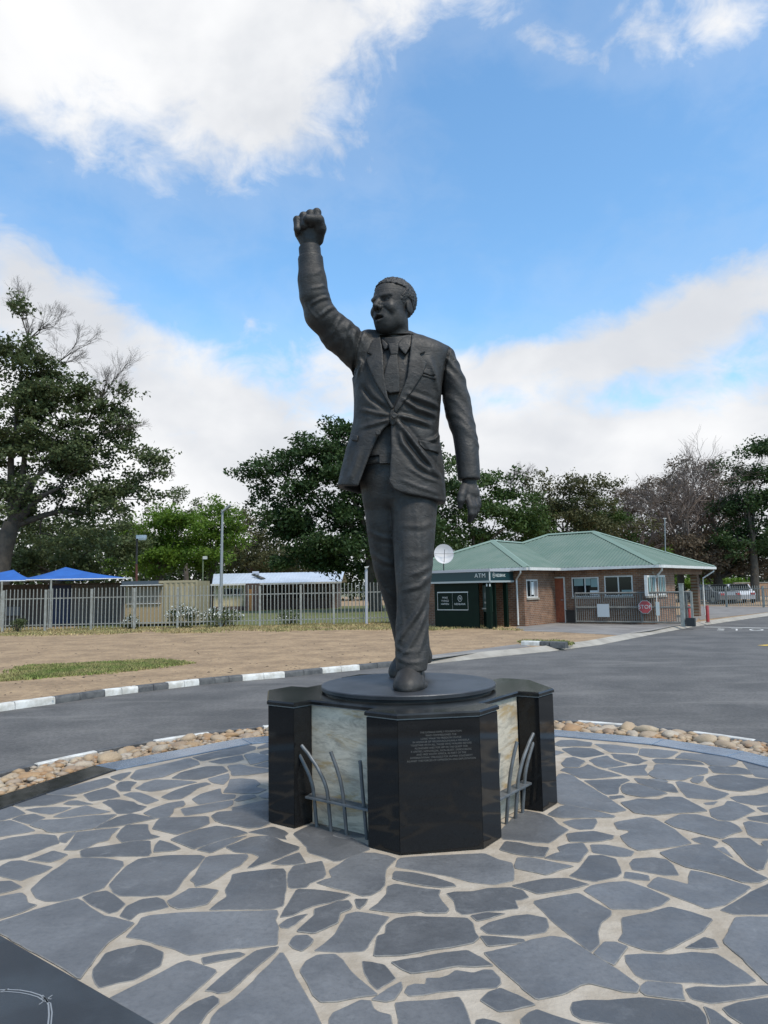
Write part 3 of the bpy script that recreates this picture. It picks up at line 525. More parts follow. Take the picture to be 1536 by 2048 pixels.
# pebble bed and the low painted kerb round it
m_bed = mat('pebble_bed_soil', (0.23, 0.17, 0.115), 0.95, var=(0.14, 0.105, 0.075), scale=7.0, bump=0.7, bscale=30)
ring = MB()
N = 120
for k in range(N):
    a, b = 2 * math.pi * k / N, 2 * math.pi * (k + 1) / N
    ring.quad((*ringpt(3.45, a), -0.035), (*ringpt(4.27, a), -0.05), (*ringpt(4.27, b), -0.05), (*ringpt(3.45, b), -0.035))
bed = struct(ring.build('pebble_bed', m_bed))
def pebble_mat():
    m = bpy.data.materials.new('river_pebble'); m.use_nodes = True; t = NT(m.node_tree); b = t.n['Principled BSDF']
    rnd = t.add('ShaderNodeObjectInfo').outputs['Random']
    gi = t.add('ShaderNodeNewGeometry').outputs['Random Per Island']
    v = t.m('FRACT', t.m('ADD', rnd, gi))
    c = t.ramp(v, [(0.0, (0.42, 0.32, 0.21)), (0.2, (0.46, 0.40, 0.31)), (0.36, (0.36, 0.21, 0.10)), (0.5, (0.40, 0.28, 0.16)), (0.66, (0.46, 0.43, 0.38)), (0.8, (0.27, 0.18, 0.115)), (0.9, (0.38, 0.32, 0.25)), (1.0, (0.42, 0.29, 0.17))])
    tc = t.add('ShaderNodeTexCoord').outputs['Object']
    f = t.mr(t.noise(tc, 9.0, 7, 0.65), 0.35, 0.7, 0, 0.45)
    t.l.new(t.mix(1.0, t.mix(f, c, (0.25, 0.18, 0.12)), (0.86, 0.80, 0.72), 'MULTIPLY'), b.inputs['Base Color'])
    b.inputs['Roughness'].default_value = 0.62
    bn = t.add('ShaderNodeBump', {'Strength': 0.25, 'Distance': 0.01, 'Height': t.noise(tc, 30, 5, 0.6)}); t.l.new(bn.outputs[0], b.inputs['Normal'])
    return m
m_peb = pebble_mat()
def pebble_mesh(seed, sub=2):
    bm = bmesh.new(); bmesh.ops.create_icosphere(bm, subdivisions=sub, radius=1.0)
    rr = random.Random(seed); off = Vector((rr.uniform(0, 50), rr.uniform(0, 50), 0))
    sx, sy, sz = rr.uniform(1.0, 1.5), rr.uniform(0.7, 1.0), rr.uniform(0.42, 0.66)
    for v in bm.verts:
        d = 1 + 0.32 * mnoise.noise(v.co * 1.1 + off) + 0.10 * mnoise.noise(v.co * 2.6 + off)
        v.co = Vector((v.co.x * sx * d, v.co.y * sy * d, v.co.z * sz * d))
    me = bpy.data.meshes.new('pebble'); bm.to_mesh(me); bm.free(); me.materials.append(m_peb)
    me.polygons.foreach_set('use_smooth', [True] * len(me.polygons))
    return me
pmesh = [pebble_mesh(i) for i in range(9)]
placed = []
def put_pebble(r, a, s, k):
    placed.append((r, a, s))
    o = share('pebble', pmesh[k % 9], bed, (*ringpt(r, a), -0.045 + s * random.uniform(0.12, 0.36)), random.uniform(0, 6.28), (s, s, s))
    o.rotation_euler = (random.uniform(-.25, .25), random.uniform(-.25, .25), random.uniform(0, 6.28))
k = 0
tries = 0
while k < 285 and tries < 60000:
    tries += 1
    s = 0.105 * (0.32 + 0.68 * max(0, 1 - k / 230)) * random.uniform(0.75, 1.2)
    a = random.uniform(R(8), R(172)); r = random.uniform(3.70 + s * 0.8, 4.235 - s * 0.8)
    if all((r - r2) ** 2 + ((a - a2) * 3.95) ** 2 > (0.80 * (s + s2)) ** 2 for r2, a2, s2 in placed):
        put_pebble(r, a, s, k); k += 1
gv = MB(); ico = pebble_mesh(77, 1); iv = [v.co.copy() for v in ico.vertices]; itri = [tuple(p.vertices) for p in ico.polygons]
for _i in range(3300):
    s = random.uniform(0.012, 0.034) if _i > 650 else random.uniform(0.034, 0.062); a = random.uniform(R(5), R(175)); r = random.uniform(3.68, 4.24); x, y = ringpt(r, a); c, sn = math.cos(a * 37), math.sin(a * 37)
    gv.addv([(x + s * (v.x * c - v.y * sn), y + s * (v.x * sn + v.y * c), -0.035 + s * 0.3 + s * v.z + random.uniform(0, 0.02) * 0) for v in iv], itri)
g = stuff(gv.build('gravel', m_peb, bed, smooth=True))
ikerb = struct(bpy.data.objects.new('island_kerb', None)); C.objects.link(ikerb)
nb = 42
for k in range(nb):
    a, b = R(3.5) + 2 * math.pi * k / nb + 0.001, R(3.5) + 2 * math.pi * (k + 1) / nb - 0.001
    q = [ringpt(4.25, a), ringpt(4.318, a), ringpt(4.32, (a + b) / 2), ringpt(4.318, b), ringpt(4.25, b), ringpt(4.252, (a + b) / 2)]
    MB().prism(q, -0.14, 0.0, bevel=0.008).build('kerb_stone', m_white if k % 2 == 0 else m_black, ikerb)

# ================================================================== PEDESTAL
PX, PY, PHI = 0.158, 5.574, 0.1473
def ploc(t, r, k=0):           # tangent, outward distance in the frame of pillar k (0 = the one towards the camera)
    a = PHI + k * math.pi / 2
    return (PX + t * math.cos(a) + r * math.sin(a), PY + t * math.sin(a) - r * math.cos(a))
PB = [(-0.33, 0.752), (-0.428, 0.873), (-0.258, 1.047), (0.258, 1.047), (0.428, 0.873), (0.33, 0.752)]
HP = 0.792
ped = thing('statue_pedestal', 'black granite pedestal with four corner pillars and veined marble panels under the statue', 'pedestal', (PX, PY, 0))
m_core = mat('pedestal_core', (0.02, 0.02, 0.02), 0.8)
def marble():
    m = bpy.data.materials.new('veined_marble'); m.use_nodes = True; t = NT(m.node_tree); b = t.n['Principled BSDF']
    tc = t.add('ShaderNodeTexCoord').outputs['Object']
    mp = t.add('ShaderNodeMapping', {0: tc, 2: (R(0), R(35), R(8.4 + 0)), 3: (1.2, 1.2, 4.2)}).outputs[0]
    v1 = t.noise(mp, 2.6, 9, 0.72, 0.7); v2 = t.noise(mp, 1.9, 7, 0.66, 0.6); v3 = t.noise(mp, 5.5, 9, 0.75, 0.4)
    c = t.ramp(v1, [(0.30, (0.18, 0.165, 0.145)), (0.43, (0.40, 0.355, 0.285)), (0.55, (0.57, 0.505, 0.405)), (0.72, (0.39, 0.35, 0.295))])
    c = t.mix(t.mr(v2, 0.49, 0.63, 0, 0.72), c, (0.36, 0.235, 0.09))
    c = t.mix(t.mr(v3, 0.53, 0.66, 0, 0.6), c, (0.22, 0.20, 0.17))
    t.l.new(c, b.inputs['Base Color']); b.inputs['Roughness'].default_value = 0.30
    return m
m_marble = marble()
for k in range(4):
    q = [ploc(t, r, k) for t, r in PB]
    core = inset(q, 0.022)
    pil = MB().prism(core + [ploc(0, 0.5, k)], 0.0, HP - 0.002).build('pillar', m_core, ped)
    for i in range(5):
        p0, p1 = np.array(q[i]), np.array(q[i + 1]); d = (p1 - p0) / np.linalg.norm(p1 - p0); nn = np.array([-d[1], d[0]])
        e = 0.0012
        i0, i1 = np.array(core[i]), np.array(core[i + 1])
        MB().prism([tuple(p0 + d * e), tuple(p1 - d * e), tuple(i1 - d * e), tuple(i0 + d * e)], 0.006, HP - 0.001, bevel=0.0015).build('granite_panel', m_granite, pil)
    # marble panel in the recess between this pillar and the next
    a, b = np.array(ploc(0.312, 0.745, k)), np.array(ploc(-0.312, 0.745, k + 1))
    d = (b - a) / np.linalg.norm(b - a); nn = np.array([d[1], -d[0]])
    q2 = [tuple(a + nn * 0.004), tuple(b + nn * 0.004), tuple(b - nn * 0.03), tuple(a - nn * 0.03)]
    MB().prism(q2, 0.004, HP - 0.002).build('marble_panel', m_marble, ped)
# the cap: one thin slab following the outline, grooved under its lip
outline = []
for k in range(4): outline += [ploc(t, r, k) for t, r in PB]
capo = inset(outline, -0.010); grov = inset(outline, 0.004)
MB().prism(grov, HP, HP + 0.006).build('cap_groove', mat('grey_sealant', (0.22, 0.23, 0.24), 0.5), ped)
cap = MB()
c2, c3 = inset(capo, 0.010), inset(capo, 0.012)
n = len(capo)
lv = [(c2, HP + 0.006), (capo, HP + 0.010), (capo, HP + 0.028), (c2, HP + 0.038)]
cap.addv([(x, y, z) for ring_, z in lv for x, y in ring_], [(l * n + i, l * n + (i + 1) % n, (l + 1) * n + (i + 1) % n, (l + 1) * n + i) for l in range(3) for i in range(n)] + [tuple(range(3 * n, 4 * n)), tuple(range(n - 1, -1, -1))])
m_capg = mat('dusty_black_granite', (0.009, 0.0095, 0.0095), 0.14, var=(0.03, 0.031, 0.031), scale=5.0, spec=0.4, amt=0.6)
cap.build('cap_slab', m_capg, ped)
ZC = HP + 0.038
# engraved dedication on the panel towards the camera
q0, q1 = np.array(ploc(-0.258, 1.047)), np.array(ploc(0.258, 1.047))
dx = (q1 - q0) / np.linalg.norm(q1 - q0); no = np.array([dx[1], -dx[0]])
cen = q0 + dx * 0.270 + no * 0.0012
lines = ['THE DONALE FAMILY FOUNDATION', 'WHO COMMISSIONED THE', 'LONG WALK TO FREEDOM STATUE', 'IN HONOUR OF NELSON ROLIHLAHLA MANDELA', 'TOGETHER WITH ALL THOSE WHO WALKED BEFORE', 'ALONGSIDE AND FOR HIM IN THE QUEST FOR',
         'A UNITED, NON-RACIAL, NON-SEXIST, DEMOCRATIC', 'AND FREE SOUTH AFRICA, AS PART OF THE', 'INTERNATIONAL STRUGGLE FOR HUMAN SOLIDARITY', 'AGAINST THE FORCES OF OPPRESSION AND EXPLOITATION']
m_letter = mat('engraved_letters', (0.095, 0.092, 0.086), 0.6)
for i, ln in enumerate(lines):
    text_mesh('inscription', ln, 0.0158, m_letter, ped, frame((cen[0], cen[1], 0.712 - i * 0.0186), (dx[0], dx[1], 0), (0, 0, 1)))
# steel reeds standing in the recesses
m_steel = mat('painted_grey_steel', (0.125, 0.135, 0.145), 0.5, metal=0.3, var=(0.09, 0.095, 0.10), scale=14.0)
def reeds(k, flip, label):
    a, b = np.array(ploc(0.312, 0.745, k)), np.array(ploc(-0.312, 0.745, k + 1))
    mid = (a + b) / 2; d = (b - a) / np.linalg.norm(b - a); nn = np.array([d[1], -d[0]])
    if flip: d = -d
    t = thing('reed_grille', label, 'metal grille', (mid[0], mid[1], 0), group='steel reed grilles round the pedestal')
    def W3(s, o, z): p = mid + d * s + nn * o; return (p[0], p[1], z)
    # s runs away from the pillar towards the camera; o out from the marble
    rods = [(-0.215, 0.060, [(0, 0), (0, .30), (0, .37), (-0.003, .47), (0.0, .50)]),
            (-0.06, 0.075, [(0, 0), (0, .26), (.012, .36), (.045, .46), (.075, .535)]),
            (0.075, 0.075, [(0, 0), (0, .26), (.02, .33), (.075, .42), (.15, .50), (.20, .545)]),
            (0.215, 0.060, [(0, 0), (0, .26), (.015, .32), (.05, .39), (.105, .475)])]
    for s0, o0, pth in rods:
        pts = []
        for i in range(len(pth) - 1):
            for j in range(4):
                w = j / 4; p0, p1 = pth[i], pth[i + 1]
                pts.append((p0[0] + (p1[0] - p0[0]) * w, p0[1] + (p1[1] - p0[1]) * w))
        pts.append(pth[-1])
        for _ in range(2): pts = [pts[0]] + [((pts[i - 1][0] + 2 * pts[i][0] + pts[i + 1][0]) / 4, pts[i][1]) for i in range(1, len(pts) - 1)] + [pts[-1]]
        MB().tube([W3(s0 + p[0], o0 + p[1] * 0.12, p[1]) for p in pts], 0.0125, 10).build('rod', m_steel, t, angle=50)
    bar = MB().tube([W3(-0.285, 0.068, 0.195), W3(0.285, 0.068, 0.195)], 0.001, 4)
    q4 = [W3(-0.29, 0.030, 0)[:2], W3(0.29, 0.030, 0)[:2], W3(0.27, 0.115, 0)[:2], W3(-0.29, 0.115, 0)[:2]]
    if area2(q4) < 0: q4.reverse()
    MB().prism(q4, 0.192, 0.206, bevel=0.003).build('flat_bar', m_steel, t)
reeds(3, True, 'grey steel reed grille before the marble left of the inscribed pillar')
reeds(0, False, 'grey steel reed grille before the marble right of the inscribed pillar')

# ================================================================== STATUE
ZD = 0.877                                   # top of the bronze disc
def bronze():
    m = bpy.data.materials.new('dark_bronze'); m.use_nodes = True; t = NT(m.node_tree); b = t.n['Principled BSDF']
    tc = t.add('ShaderNodeTexCoord').outputs['Object']
    mp = t.add('ShaderNodeMapping', {0: tc, 2: (0.0, R(32), 0.0), 3: (1.0, 1.0, 1.6)}).outputs[0]
    f = t.mr(t.noise(tc, 4.5, 8, 0.65, 0.4), 0.35, 0.72)
    c = t.mix(f, (0.023, 0.021, 0.0195), (0.050, 0.0455, 0.0415))
    f2 = t.mr(t.noise(mp, 7.0, 7, 0.7, 0.6), 0.60, 0.80, 0, 0.5)
    c = t.mix(f2, c, (0.095, 0.10, 0.10))
    mv = t.add('ShaderNodeMapping', {0: tc, 3: (9.0, 9.0, 0.9)}).outputs[0]
    c = t.mix(t.mr(t.noise(mv, 1.6, 6, 0.65), 0.52, 0.74, 0, 0.6), c, (0.014, 0.0125, 0.011))
    t.l.new(c, b.inputs['Base Color']); b.inputs['Metallic'].default_value = 0.30
    t.l.new(t.mr(t.noise(tc, 9.0, 5, 0.6), 0.3, 0.7, 0.50, 0.72), b.inputs['Roughness'])
    h = t.m('ADD', t.m('MULTIPLY', t.noise(mp, 16.0, 6, 0.65, 0.8), 1.0), t.m('MULTIPLY', t.noise(tc, 60.0, 3, 0.5), 0.10))
    bn = t.add('ShaderNodeBump', {'Strength': 0.5, 'Distance': 0.014, 'Height': h}); t.l.new(bn.outputs[0], b.inputs['Normal'])
    return m
m_bronze = bronze()

def nets(fn, lo, hi, res):
    """surface of fn = 0 on a regular grid (surface nets)"""
    ax = [np.arange(lo[i], hi[i] + res, res, dtype=np.float32) for i in range(3)]
    X, Y, Z = ax[0][:, None, None], ax[1][None, :, None], ax[2][None, None, :]
    F = np.ascontiguousarray(np.broadcast_to(fn(X, Y, Z), (len(ax[0]), len(ax[1]), len(ax[2]))).astype(np.float32))
    s = F < 0
    n = np.zeros(tuple(d - 1 for d in F.shape), np.int8)
    for i in (0, 1):
        for j in (0, 1):
            for k in (0, 1):
                n += s[i:F.shape[0] - 1 + i, j:F.shape[1] - 1 + j, k:F.shape[2] - 1 + k]
    act = (n > 0) & (n < 8)
    idx = np.argwhere(act); num = np.full(act.shape, -1, np.int64); num[act] = np.arange(len(idx))
    acc = np.zeros((len(idx), 3)); cnt = np.zeros(len(idx))
    cor = [(i, j, k) for i in (0, 1) for j in (0, 1) for k in (0, 1)]
    for a in cor:
        for d in range(3):
            if a[d]: continue
            b = list(a); b[d] = 1
            fa = F[idx[:, 0] + a[0], idx[:, 1] + a[1], idx[:, 2] + a[2]]; fb = F[idx[:, 0] + b[0], idx[:, 1] + b[1], idx[:, 2] + b[2]]
            cr = (fa < 0) != (fb < 0)
            tt = np.where(cr, fa / np.where(fa - fb == 0, 1, fa - fb), 0)
            p = np.tile(np.array(a, float), (len(idx), 1)); p[:, d] += tt
            acc += p * cr[:, None]; cnt += cr
    V = (idx + acc / cnt[:, None]) * res + np.array([a[0] for a in ax])
    Q = []
    for d in range(3):
        e, g = [(1, 2), (2, 0), (0, 1)][d]
        sl0 = [slice(None)] * 3; sl1 = [slice(None)] * 3; sl0[d] = slice(0, -1); sl1[d] = slice(1, None)
        A, B = s[tuple(sl0)], s[tuple(sl1)]
        ed = np.argwhere(A != B)
        ok = (ed[:, e] > 0) & (ed[:, g] > 0) & (ed[:, e] < F.shape[e] - 1) & (ed[:, g] < F.shape[g] - 1)
        ed = ed[ok]
        ins = A[ed[:, 0], ed[:, 1], ed[:, 2]]
        def c(de, dg):
            q = ed.copy(); q[:, e] += de; q[:, g] += dg
            return num[q[:, 0], q[:, 1], q[:, 2]]
        q = np.stack([c(-1, -1), c(0, -1), c(0, 0), c(-1, 0)], 1)
        q[~ins] = q[~ins][:, ::-1]
        Q.append(q)
    return V, np.concatenate(Q)
def sm_min(a, b, k):
    h = np.clip(0.5 + 0.5 * (b - a) / k, 0, 1)
    return b + (a - b) * h - k * h * (1 - h)
def sm_max(a, b, k): return -sm_min(-a, -b, k)
def ell(X, Y, Z, c, r):
    q = np.sqrt(((X - c[0]) / r[0]) ** 2 + ((Y - c[1]) / r[1]) ** 2 + ((Z - c[2]) / r[2]) ** 2)
    return (q - 1) * min(r) * (0.6 + 0.4 * q / (q + 0.2))
def cone(X, Y, Z, a, b, ra, rb):
    a = np.array(a, float); b = np.array(b, float); d = b - a; L = d.dot(d)
    t = np.clip(((X - a[0]) * d[0] + (Y - a[1]) * d[1] + (Z - a[2]) * d[2]) / L, 0, 1)
    return np.sqrt((X - a[0] - t * d[0]) ** 2 + (Y - a[1] - t * d[1]) ** 2 + (Z - a[2] - t * d[2]) ** 2) - (ra + (rb - ra) * t)
def chain(X, Y, Z, pts, rad, k=0.03):
    o = None
    for i in range(len(pts) - 1):
        d = cone(X, Y, Z, pts[i], pts[i + 1], rad[i], rad[i + 1]); o = d if o is None else sm_min(o, d, k)
    return o
def loft(X, Y, Z, sl, n=2.3, soft=0.03):
    """sl: (photo v, uL, uR, Y of the axis, half depth front, half depth back) from top to bottom"""
    rows = []
    for v, ul, ur, yc, bf, bb in sl:
        a, b = P(ul, v, yc), P(ur, v, yc)
        rows.append(((a[2] + b[2]) / 2, (a[0] + b[0]) / 2, yc, (b[0] - a[0]) / 2, bf, bb))
    rows = np.array(sorted(rows)); z = Z.ravel()
    zf = np.linspace(rows[0, 0], rows[-1, 0], 400)
    cols = []
    ker = np.hanning(33); ker /= ker.sum()
    for j in range(1, 6):
        f = np.interp(zf, rows[:, 0], rows[:, j]); f = np.convolve(np.pad(f, 16, 'edge'), ker, 'valid')
        cols.append(np.interp(z, zf, f).astype(np.float32)[None, None, :])
    cx, cy, a, bf, bb = cols
    qx = np.abs((X - cx) / a); dy = Y - cy; qy = np.abs(np.where(dy < 0, dy / bf, dy / bb))
    r = (qx ** n + qy ** n) ** (1 / n)
    d = (r - 1) * np.minimum(a, np.where(dy < 0, bf, bb))
    return sm_max(d, sm_max(rows[0, 0] - Z, Z - rows[-1, 0], 0.002), soft)
def poly2(X, Z, px, yq):
    """signed distance to a polygon on the front plane, given in surveyed pixels at distance yq"""
    pts = np.array([P(u, v, yq)[[0, 2]] for u, v in px])
    d = np.full(np.broadcast(X, Z).shape, 1e9, np.float32); inside = np.zeros(d.shape, bool)
    for i in range(len(pts)):
        a, b = pts[i], pts[(i + 1) % len(pts)]; e = b - a
        wx, wz = X - a[0], Z - a[1]
        t = np.clip((wx * e[0] + wz * e[1]) / e.dot(e), 0, 1)
        d = np.minimum(d, (wx - e[0] * t) ** 2 + (wz - e[1] * t) ** 2)
        inside ^= ((a[1] > Z) != (b[1] > Z)) & (X < (b[0] - a[0]) * (Z - a[1]) / (b[1] - a[1] + 1e-12) + a[0])
    d = np.sqrt(d)
    return np.where(inside, -d, d)
def line2(X, Z, px, yq):
    pts = np.array([P(u, v, yq)[[0, 2]] for u, v in px]); d = None
    n = len(pts); seg = []
    for i in range(n - 1):
        a, b = pts[i], pts[i + 1]; e = b - a
        t = np.clip(((X - a[0]) * e[0] + (Z - a[1]) * e[1]) / e.dot(e), 0, 1)
        q = np.sqrt((X - a[0] - e[0] * t) ** 2 + (Z - a[1] - e[1] * t) ** 2); w = (i + t) / (n - 1)
        if d is None: d, wt = q, w
        else: wt = np.where(q < d, w, wt); d = np.minimum(d, q)
    return d, wt
def folds(X, Z, L, yq):
    """relief of cloth folds: (polyline, height, half width)"""
    h = 0
    for px, amp, wd in L:
        d, w = line2(X, Z, px, yq)
        taper = np.clip(np.minimum(w, 1 - w) * 4 + 0.25, 0, 1)
        h = h + amp * taper * (np.exp(-(d / wd) ** 2) - 0.45 * np.exp(-((d - 1.9 * wd) / wd) ** 2))
    return h

TORSO = [(676, 752, 842, 5.52, .12, .14), (690, 724, 884, 5.53, .17, .18), (706, 716, 898, 5.54, .205, .21), (722, 708, 897, 5.55, .225, .22), (743, 702, 892, 5.55, .245, .23), (769, 706, 888, 5.55, .26, .23), (804, 708, 882, 5.55, .255, .22),
         (839, 707, 879, 5.55, .245, .215), (865, 702, 877, 5.55, .24, .22), (898, 692, 882, 5.55, .25, .24), (938, 682, 888, 5.55, .26, .26), (965, 676, 890, 5.55, .265, .27), (1010, 667, 892, 5.55, .27, .275)]
LARM = [(707, 878, 905, 5.60, .09, .09), (729, 880, 917, 5.60, .12, .12), (762, 884, 931, 5.60, .13, .13), (799, 886, 939, 5.59, .125, .13), (818, 888, 943, 5.58, .12, .125), (846, 897, 950, 5.56, .115, .12), (865, 904, 953, 5.54, .11, .115),
        (898, 909, 957.5, 5.51, .105, .11), (930, 912, 960, 5.49, .10, .105), (961, 915, 961.5, 5.47, .098, .10)]
YF = 5.32                                    # distance of the coat front
FOLDS = [([(792, 831), (826, 838), (866, 848)], .022, .017), ([(792, 838), (815, 868), (850, 912), (880, 950)], .026, .019), ([(808, 801), (835, 818), (874, 826)], .020, .016), ([(795, 846), (806, 888), (838, 928), (874, 948)], .020, .020),
         ([(783, 832), (752, 826), (722, 815)], .012, .014), ([(783, 838), (755, 846), (722, 852)], .012, .015), ([(724, 770), (742, 796), (775, 822)], -.016, .016), ([(815, 790), (850, 800), (880, 806)], .016, .018),
         ([(858, 716), (872, 745), (884, 790)], .010, .022), ([(884, 860), (872, 874), (858, 880)], .014, .014), ([(720, 900), (708, 935), (698, 960)], .010, .02), ([(800, 960), (840, 975), (880, 985)], .006, .014), ([(815, 935), (850, 955), (884, 962)], .009, .014),
         ([(712, 700), (722, 720), (716, 742)], .012, .014), ([(700, 705), (712, 726), (706, 748)], -.012, .012)]
def sleeve_rings(Z, X, z0, z1, n, amp, seed, slant):
    t = (Z - z0 + slant * X + 0.035 * np.sin(X * 23 + Z * 7)) / (z1 - z0)
    r = np.random.default_rng(seed); h = 0
    for i in range(n):
        c = (i + r.uniform(-.3, .3) + .5) / n; w = r.uniform(.20, .42) / n
        h = h + amp * r.uniform(.5, 1.2) * np.exp(-((t - c) / w) ** 2)
    return h
VOPEN = [(758, 660), (764, 690), (768, 752), (777, 800), (787, 819), (797, 795), (815, 757), (819, 706), (826, 660)]
GAP = [(782, 846), (768, 858), (755, 876), (743, 903), (731, 934), (716, 974), (714, 1030), (776, 1030), (776, 972), (779, 955), (782, 898), (781.5, 856)]
RA = [P(742, 716, 5.54), P(716, 700, 5.50), P(678, 670, 5.40), P(641, 630, 5.30), P(628.5, 592, 5.26), P(624.5, 562, 5.25), P(620.7, 515, 5.26)]
RR = [0.158, 0.142, 0.129, 0.112, 0.102, 0.099, 0.096]
def d_torso(X, Y, Z, relief=True):
    d = loft(X, Y, Z, TORSO, 2.35, 0.02)
    # shoulders
    d = sm_min(d, chain(X, Y, Z, [P(812, 690, 5.55), P(858, 711, 5.56), P(885, 713.5, 5.58)], [0.115, 0.108, 0.094], 0.05), 0.05)
    d = sm_min(d, cone(X, Y, Z, P(772, 690, 5.55), P(738, 683, 5.52), 0.112, 0.095), 0.04)
    if relief:
        h = folds(X, Z, FOLDS, YF)
        d = d - h * np.clip((5.56 - Y) / 0.12, 0, 1)
    return d
def d_jacket(X, Y, Z):
    d = d_torso(X, Y, Z)
    # open lower front, hollow skirt and hem
    yf = np.clip((5.50 - Y) * 50, -1, 1)
    gap = poly2(X, Z, GAP, YF + 0.02)
    d = sm_max(d, -np.maximum(gap, Y - 5.52), 0.008)
    zb = P(787, 842, YF)[2]
    d0 = loft(X, Y, Z, TORSO, 2.35, 0.02)
    d = sm_max(d, -np.maximum(d0 + 0.035, Z - zb), 0.008)
    d = sm_max(d, -(poly2(X, Z, [(560, 480), (560, 880), (660, 963), (676, 966), (717, 972), (730, 970), (777, 964), (786, 978), (804, 987), (839, 993), (874, 999), (900, 1003), (1040, 1003), (1040, 480)], YF) * -1), 0.012)
    # shirt opening
    vo = poly2(X, Z, VOPEN, YF)
    core = d_torso(X, Y, Z, False)
    d = sm_max(d, -np.maximum(np.maximum(vo, Y - 5.50), -(core + 0.030)), 0.006)
    # arms
    la = loft(X, Y, Z, LARM, 2.1, 0.015)
    zt, zb2 = P(910, 735, 5.6)[2], P(938, 955, 5.5)[2]
    la = la - sleeve_rings(Z, X - 1.0, zb2, zt, 9, 0.0095, 5, 0.75) + 0.003
    d = sm_min(d, la, 0.03)
    ra = chain(X, Y, Z, RA, RR, 0.05)
    # wrinkles bunched at the elbow and the shoulder
    e = RA[3]; dist = np.sqrt((X - e[0]) ** 2 + (Y - e[1]) ** 2 + (Z - e[2]) ** 2)
    along = (X - e[0]) * 0.62 - (Z - e[2]) * 0.30 + (Y - e[1]) * 0.2
    ra = ra - 0.0032 * np.sin(dist * 95 + 3.0 * np.sin(X * 11 + Z * 7)) * np.exp(-((dist - 0.12) / 0.20) ** 2) * np.clip(0.35 + along * 4, 0.15, 1)
    sh = RA[1]; d2 = np.sqrt((X - sh[0]) ** 2 + (Z - sh[2]) ** 2)
    ra = ra - 0.0035 * np.sin((X * 0.75 + Z * 0.35) * 110 + 2 * np.sin(Z * 14)) * np.exp(-(d2 / 0.17) ** 2)
    AF = [[(712, 652), (706, 680), (701, 712)], [(699, 642), (690, 668), (684, 697)], [(684, 630), (673, 652), (664, 672)], [(670, 614), (656, 628), (640, 642)], [(660, 599), (643, 608), (622, 618)], [(653, 578), (640, 586), (624, 590)], [(646, 546), (637, 558), (624, 564)], [(612, 610), (622, 630), (640, 650)]]
    ra = ra - folds(X, Z, [(l, (.010, .009, .010, .011, .010, .007, .005, .006)[i], .011) for i, l in enumerate(AF)], 5.26) * np.clip((5.42 - Y) / 0.08, 0, 1)
    cut = RA[6]; prev = RA[5]; ax = (cut - prev) / np.linalg.norm(cut - prev)
    ra = sm_max(ra, (X - cut[0]) * ax[0] + (Y - cut[1]) * ax[1] + (Z - cut[2]) * ax[2], 0.006)
    d = sm_min(d, ra, 0.022)
    for ln, dep in (([(723, 655), (722, 672), (714, 705), (704, 745)], 0.020), ([(900, 690), (891, 725), (887, 765), (888, 805)], 0.013)):   # sleeve seams
        q, _w = line2(X, Z, ln, 5.42); d = d + dep * np.exp(-(q / 0.010) ** 2) * np.clip((5.62 - Y) / 0.06, 0, 1)
    return d
statue = thing('bronze_statue', 'dark bronze statue of a man in a suit raising his right fist, walking', 'statue', (PX, PY, ZC))
def sculpt(name, fn, lo, hi, res, parent=statue, iters=1):
    V, Q = nets(fn, lo, hi, res)
    for _ in range(iters):                   # relax the grid steps
        acc = np.zeros_like(V); cnt = np.zeros(len(V))
        for i in range(4):
            a, b = Q[:, i], Q[:, (i + 1) % 4]
            np.add.at(acc, a, V[b]); np.add.at(cnt, a, 1); np.add.at(acc, b, V[a]); np.add.at(cnt, b, 1)
        V = 0.70 * V + 0.30 * acc / np.maximum(cnt, 1)[:, None]
    return mesh(name, V, Q, m_bronze, parent, smooth=True)
def bounds(pts, pad):
    p = np.array(pts); return p.min(0) - pad, p.max(0) + pad
jacket = sculpt('jacket', d_jacket, (-0.80, 5.00, 1.95), (0.98, 5.90, 4.28), 0.0095)
# lapels, pockets and buttons
def applique(name, px, lift, thick, parent=jacket, res=0.006, rnd=0.004, base=None):
    b = [P(u, v, YF) for u, v in px]; lo, hi = bounds(b, 0.05); lo[1], hi[1] = 5.12, 5.56
    def f(X, Y, Z):
        dt = (base or d_torso)(X, Y, Z); pl = poly2(X, Z, px, YF)
        return sm_max(sm_max(dt - lift, -(dt - lift + thick), 0.003), sm_max(pl, Y - 5.53, 0.003), rnd)
    return sculpt(name, f, lo, hi, res, parent)
applique('lapel', [(760, 668), (744, 675), (733, 702), (744, 708), (731, 715), (738, 736), (751, 766), (783, 820), (788, 817), (776, 797), (768, 752), (766, 705)], 0.016, 0.045)
applique('lapel', [(824, 664), (843, 684), (851, 703), (839, 709), (854, 727), (845, 752), (821, 789), (792, 828), (787, 822), (800, 793), (814, 758), (820, 706)], 0.018, 0.045)
applique('pocket_flap', [(837, 879), (882, 887), (880, 903), (849, 898), (839, 889)], 0.014, 0.03)
applique('pocket_flap', [(704, 864), (716, 869), (714, 881), (702, 876)], 0.012, 0.03)
applique('pocket_square', [(844, 747), (851, 736), (857, 738), (865, 732), (872, 748), (860, 750)], 0.012, 0.03)
applique('breast_pocket', [(843, 747), (873, 751), (873, 757), (844, 753)], 0.006, 0.03)
applique('jacket_edge', [(780, 822), (786, 820), (796, 832), (790, 850), (784, 852), (780, 846)], 0.014, 0.04)
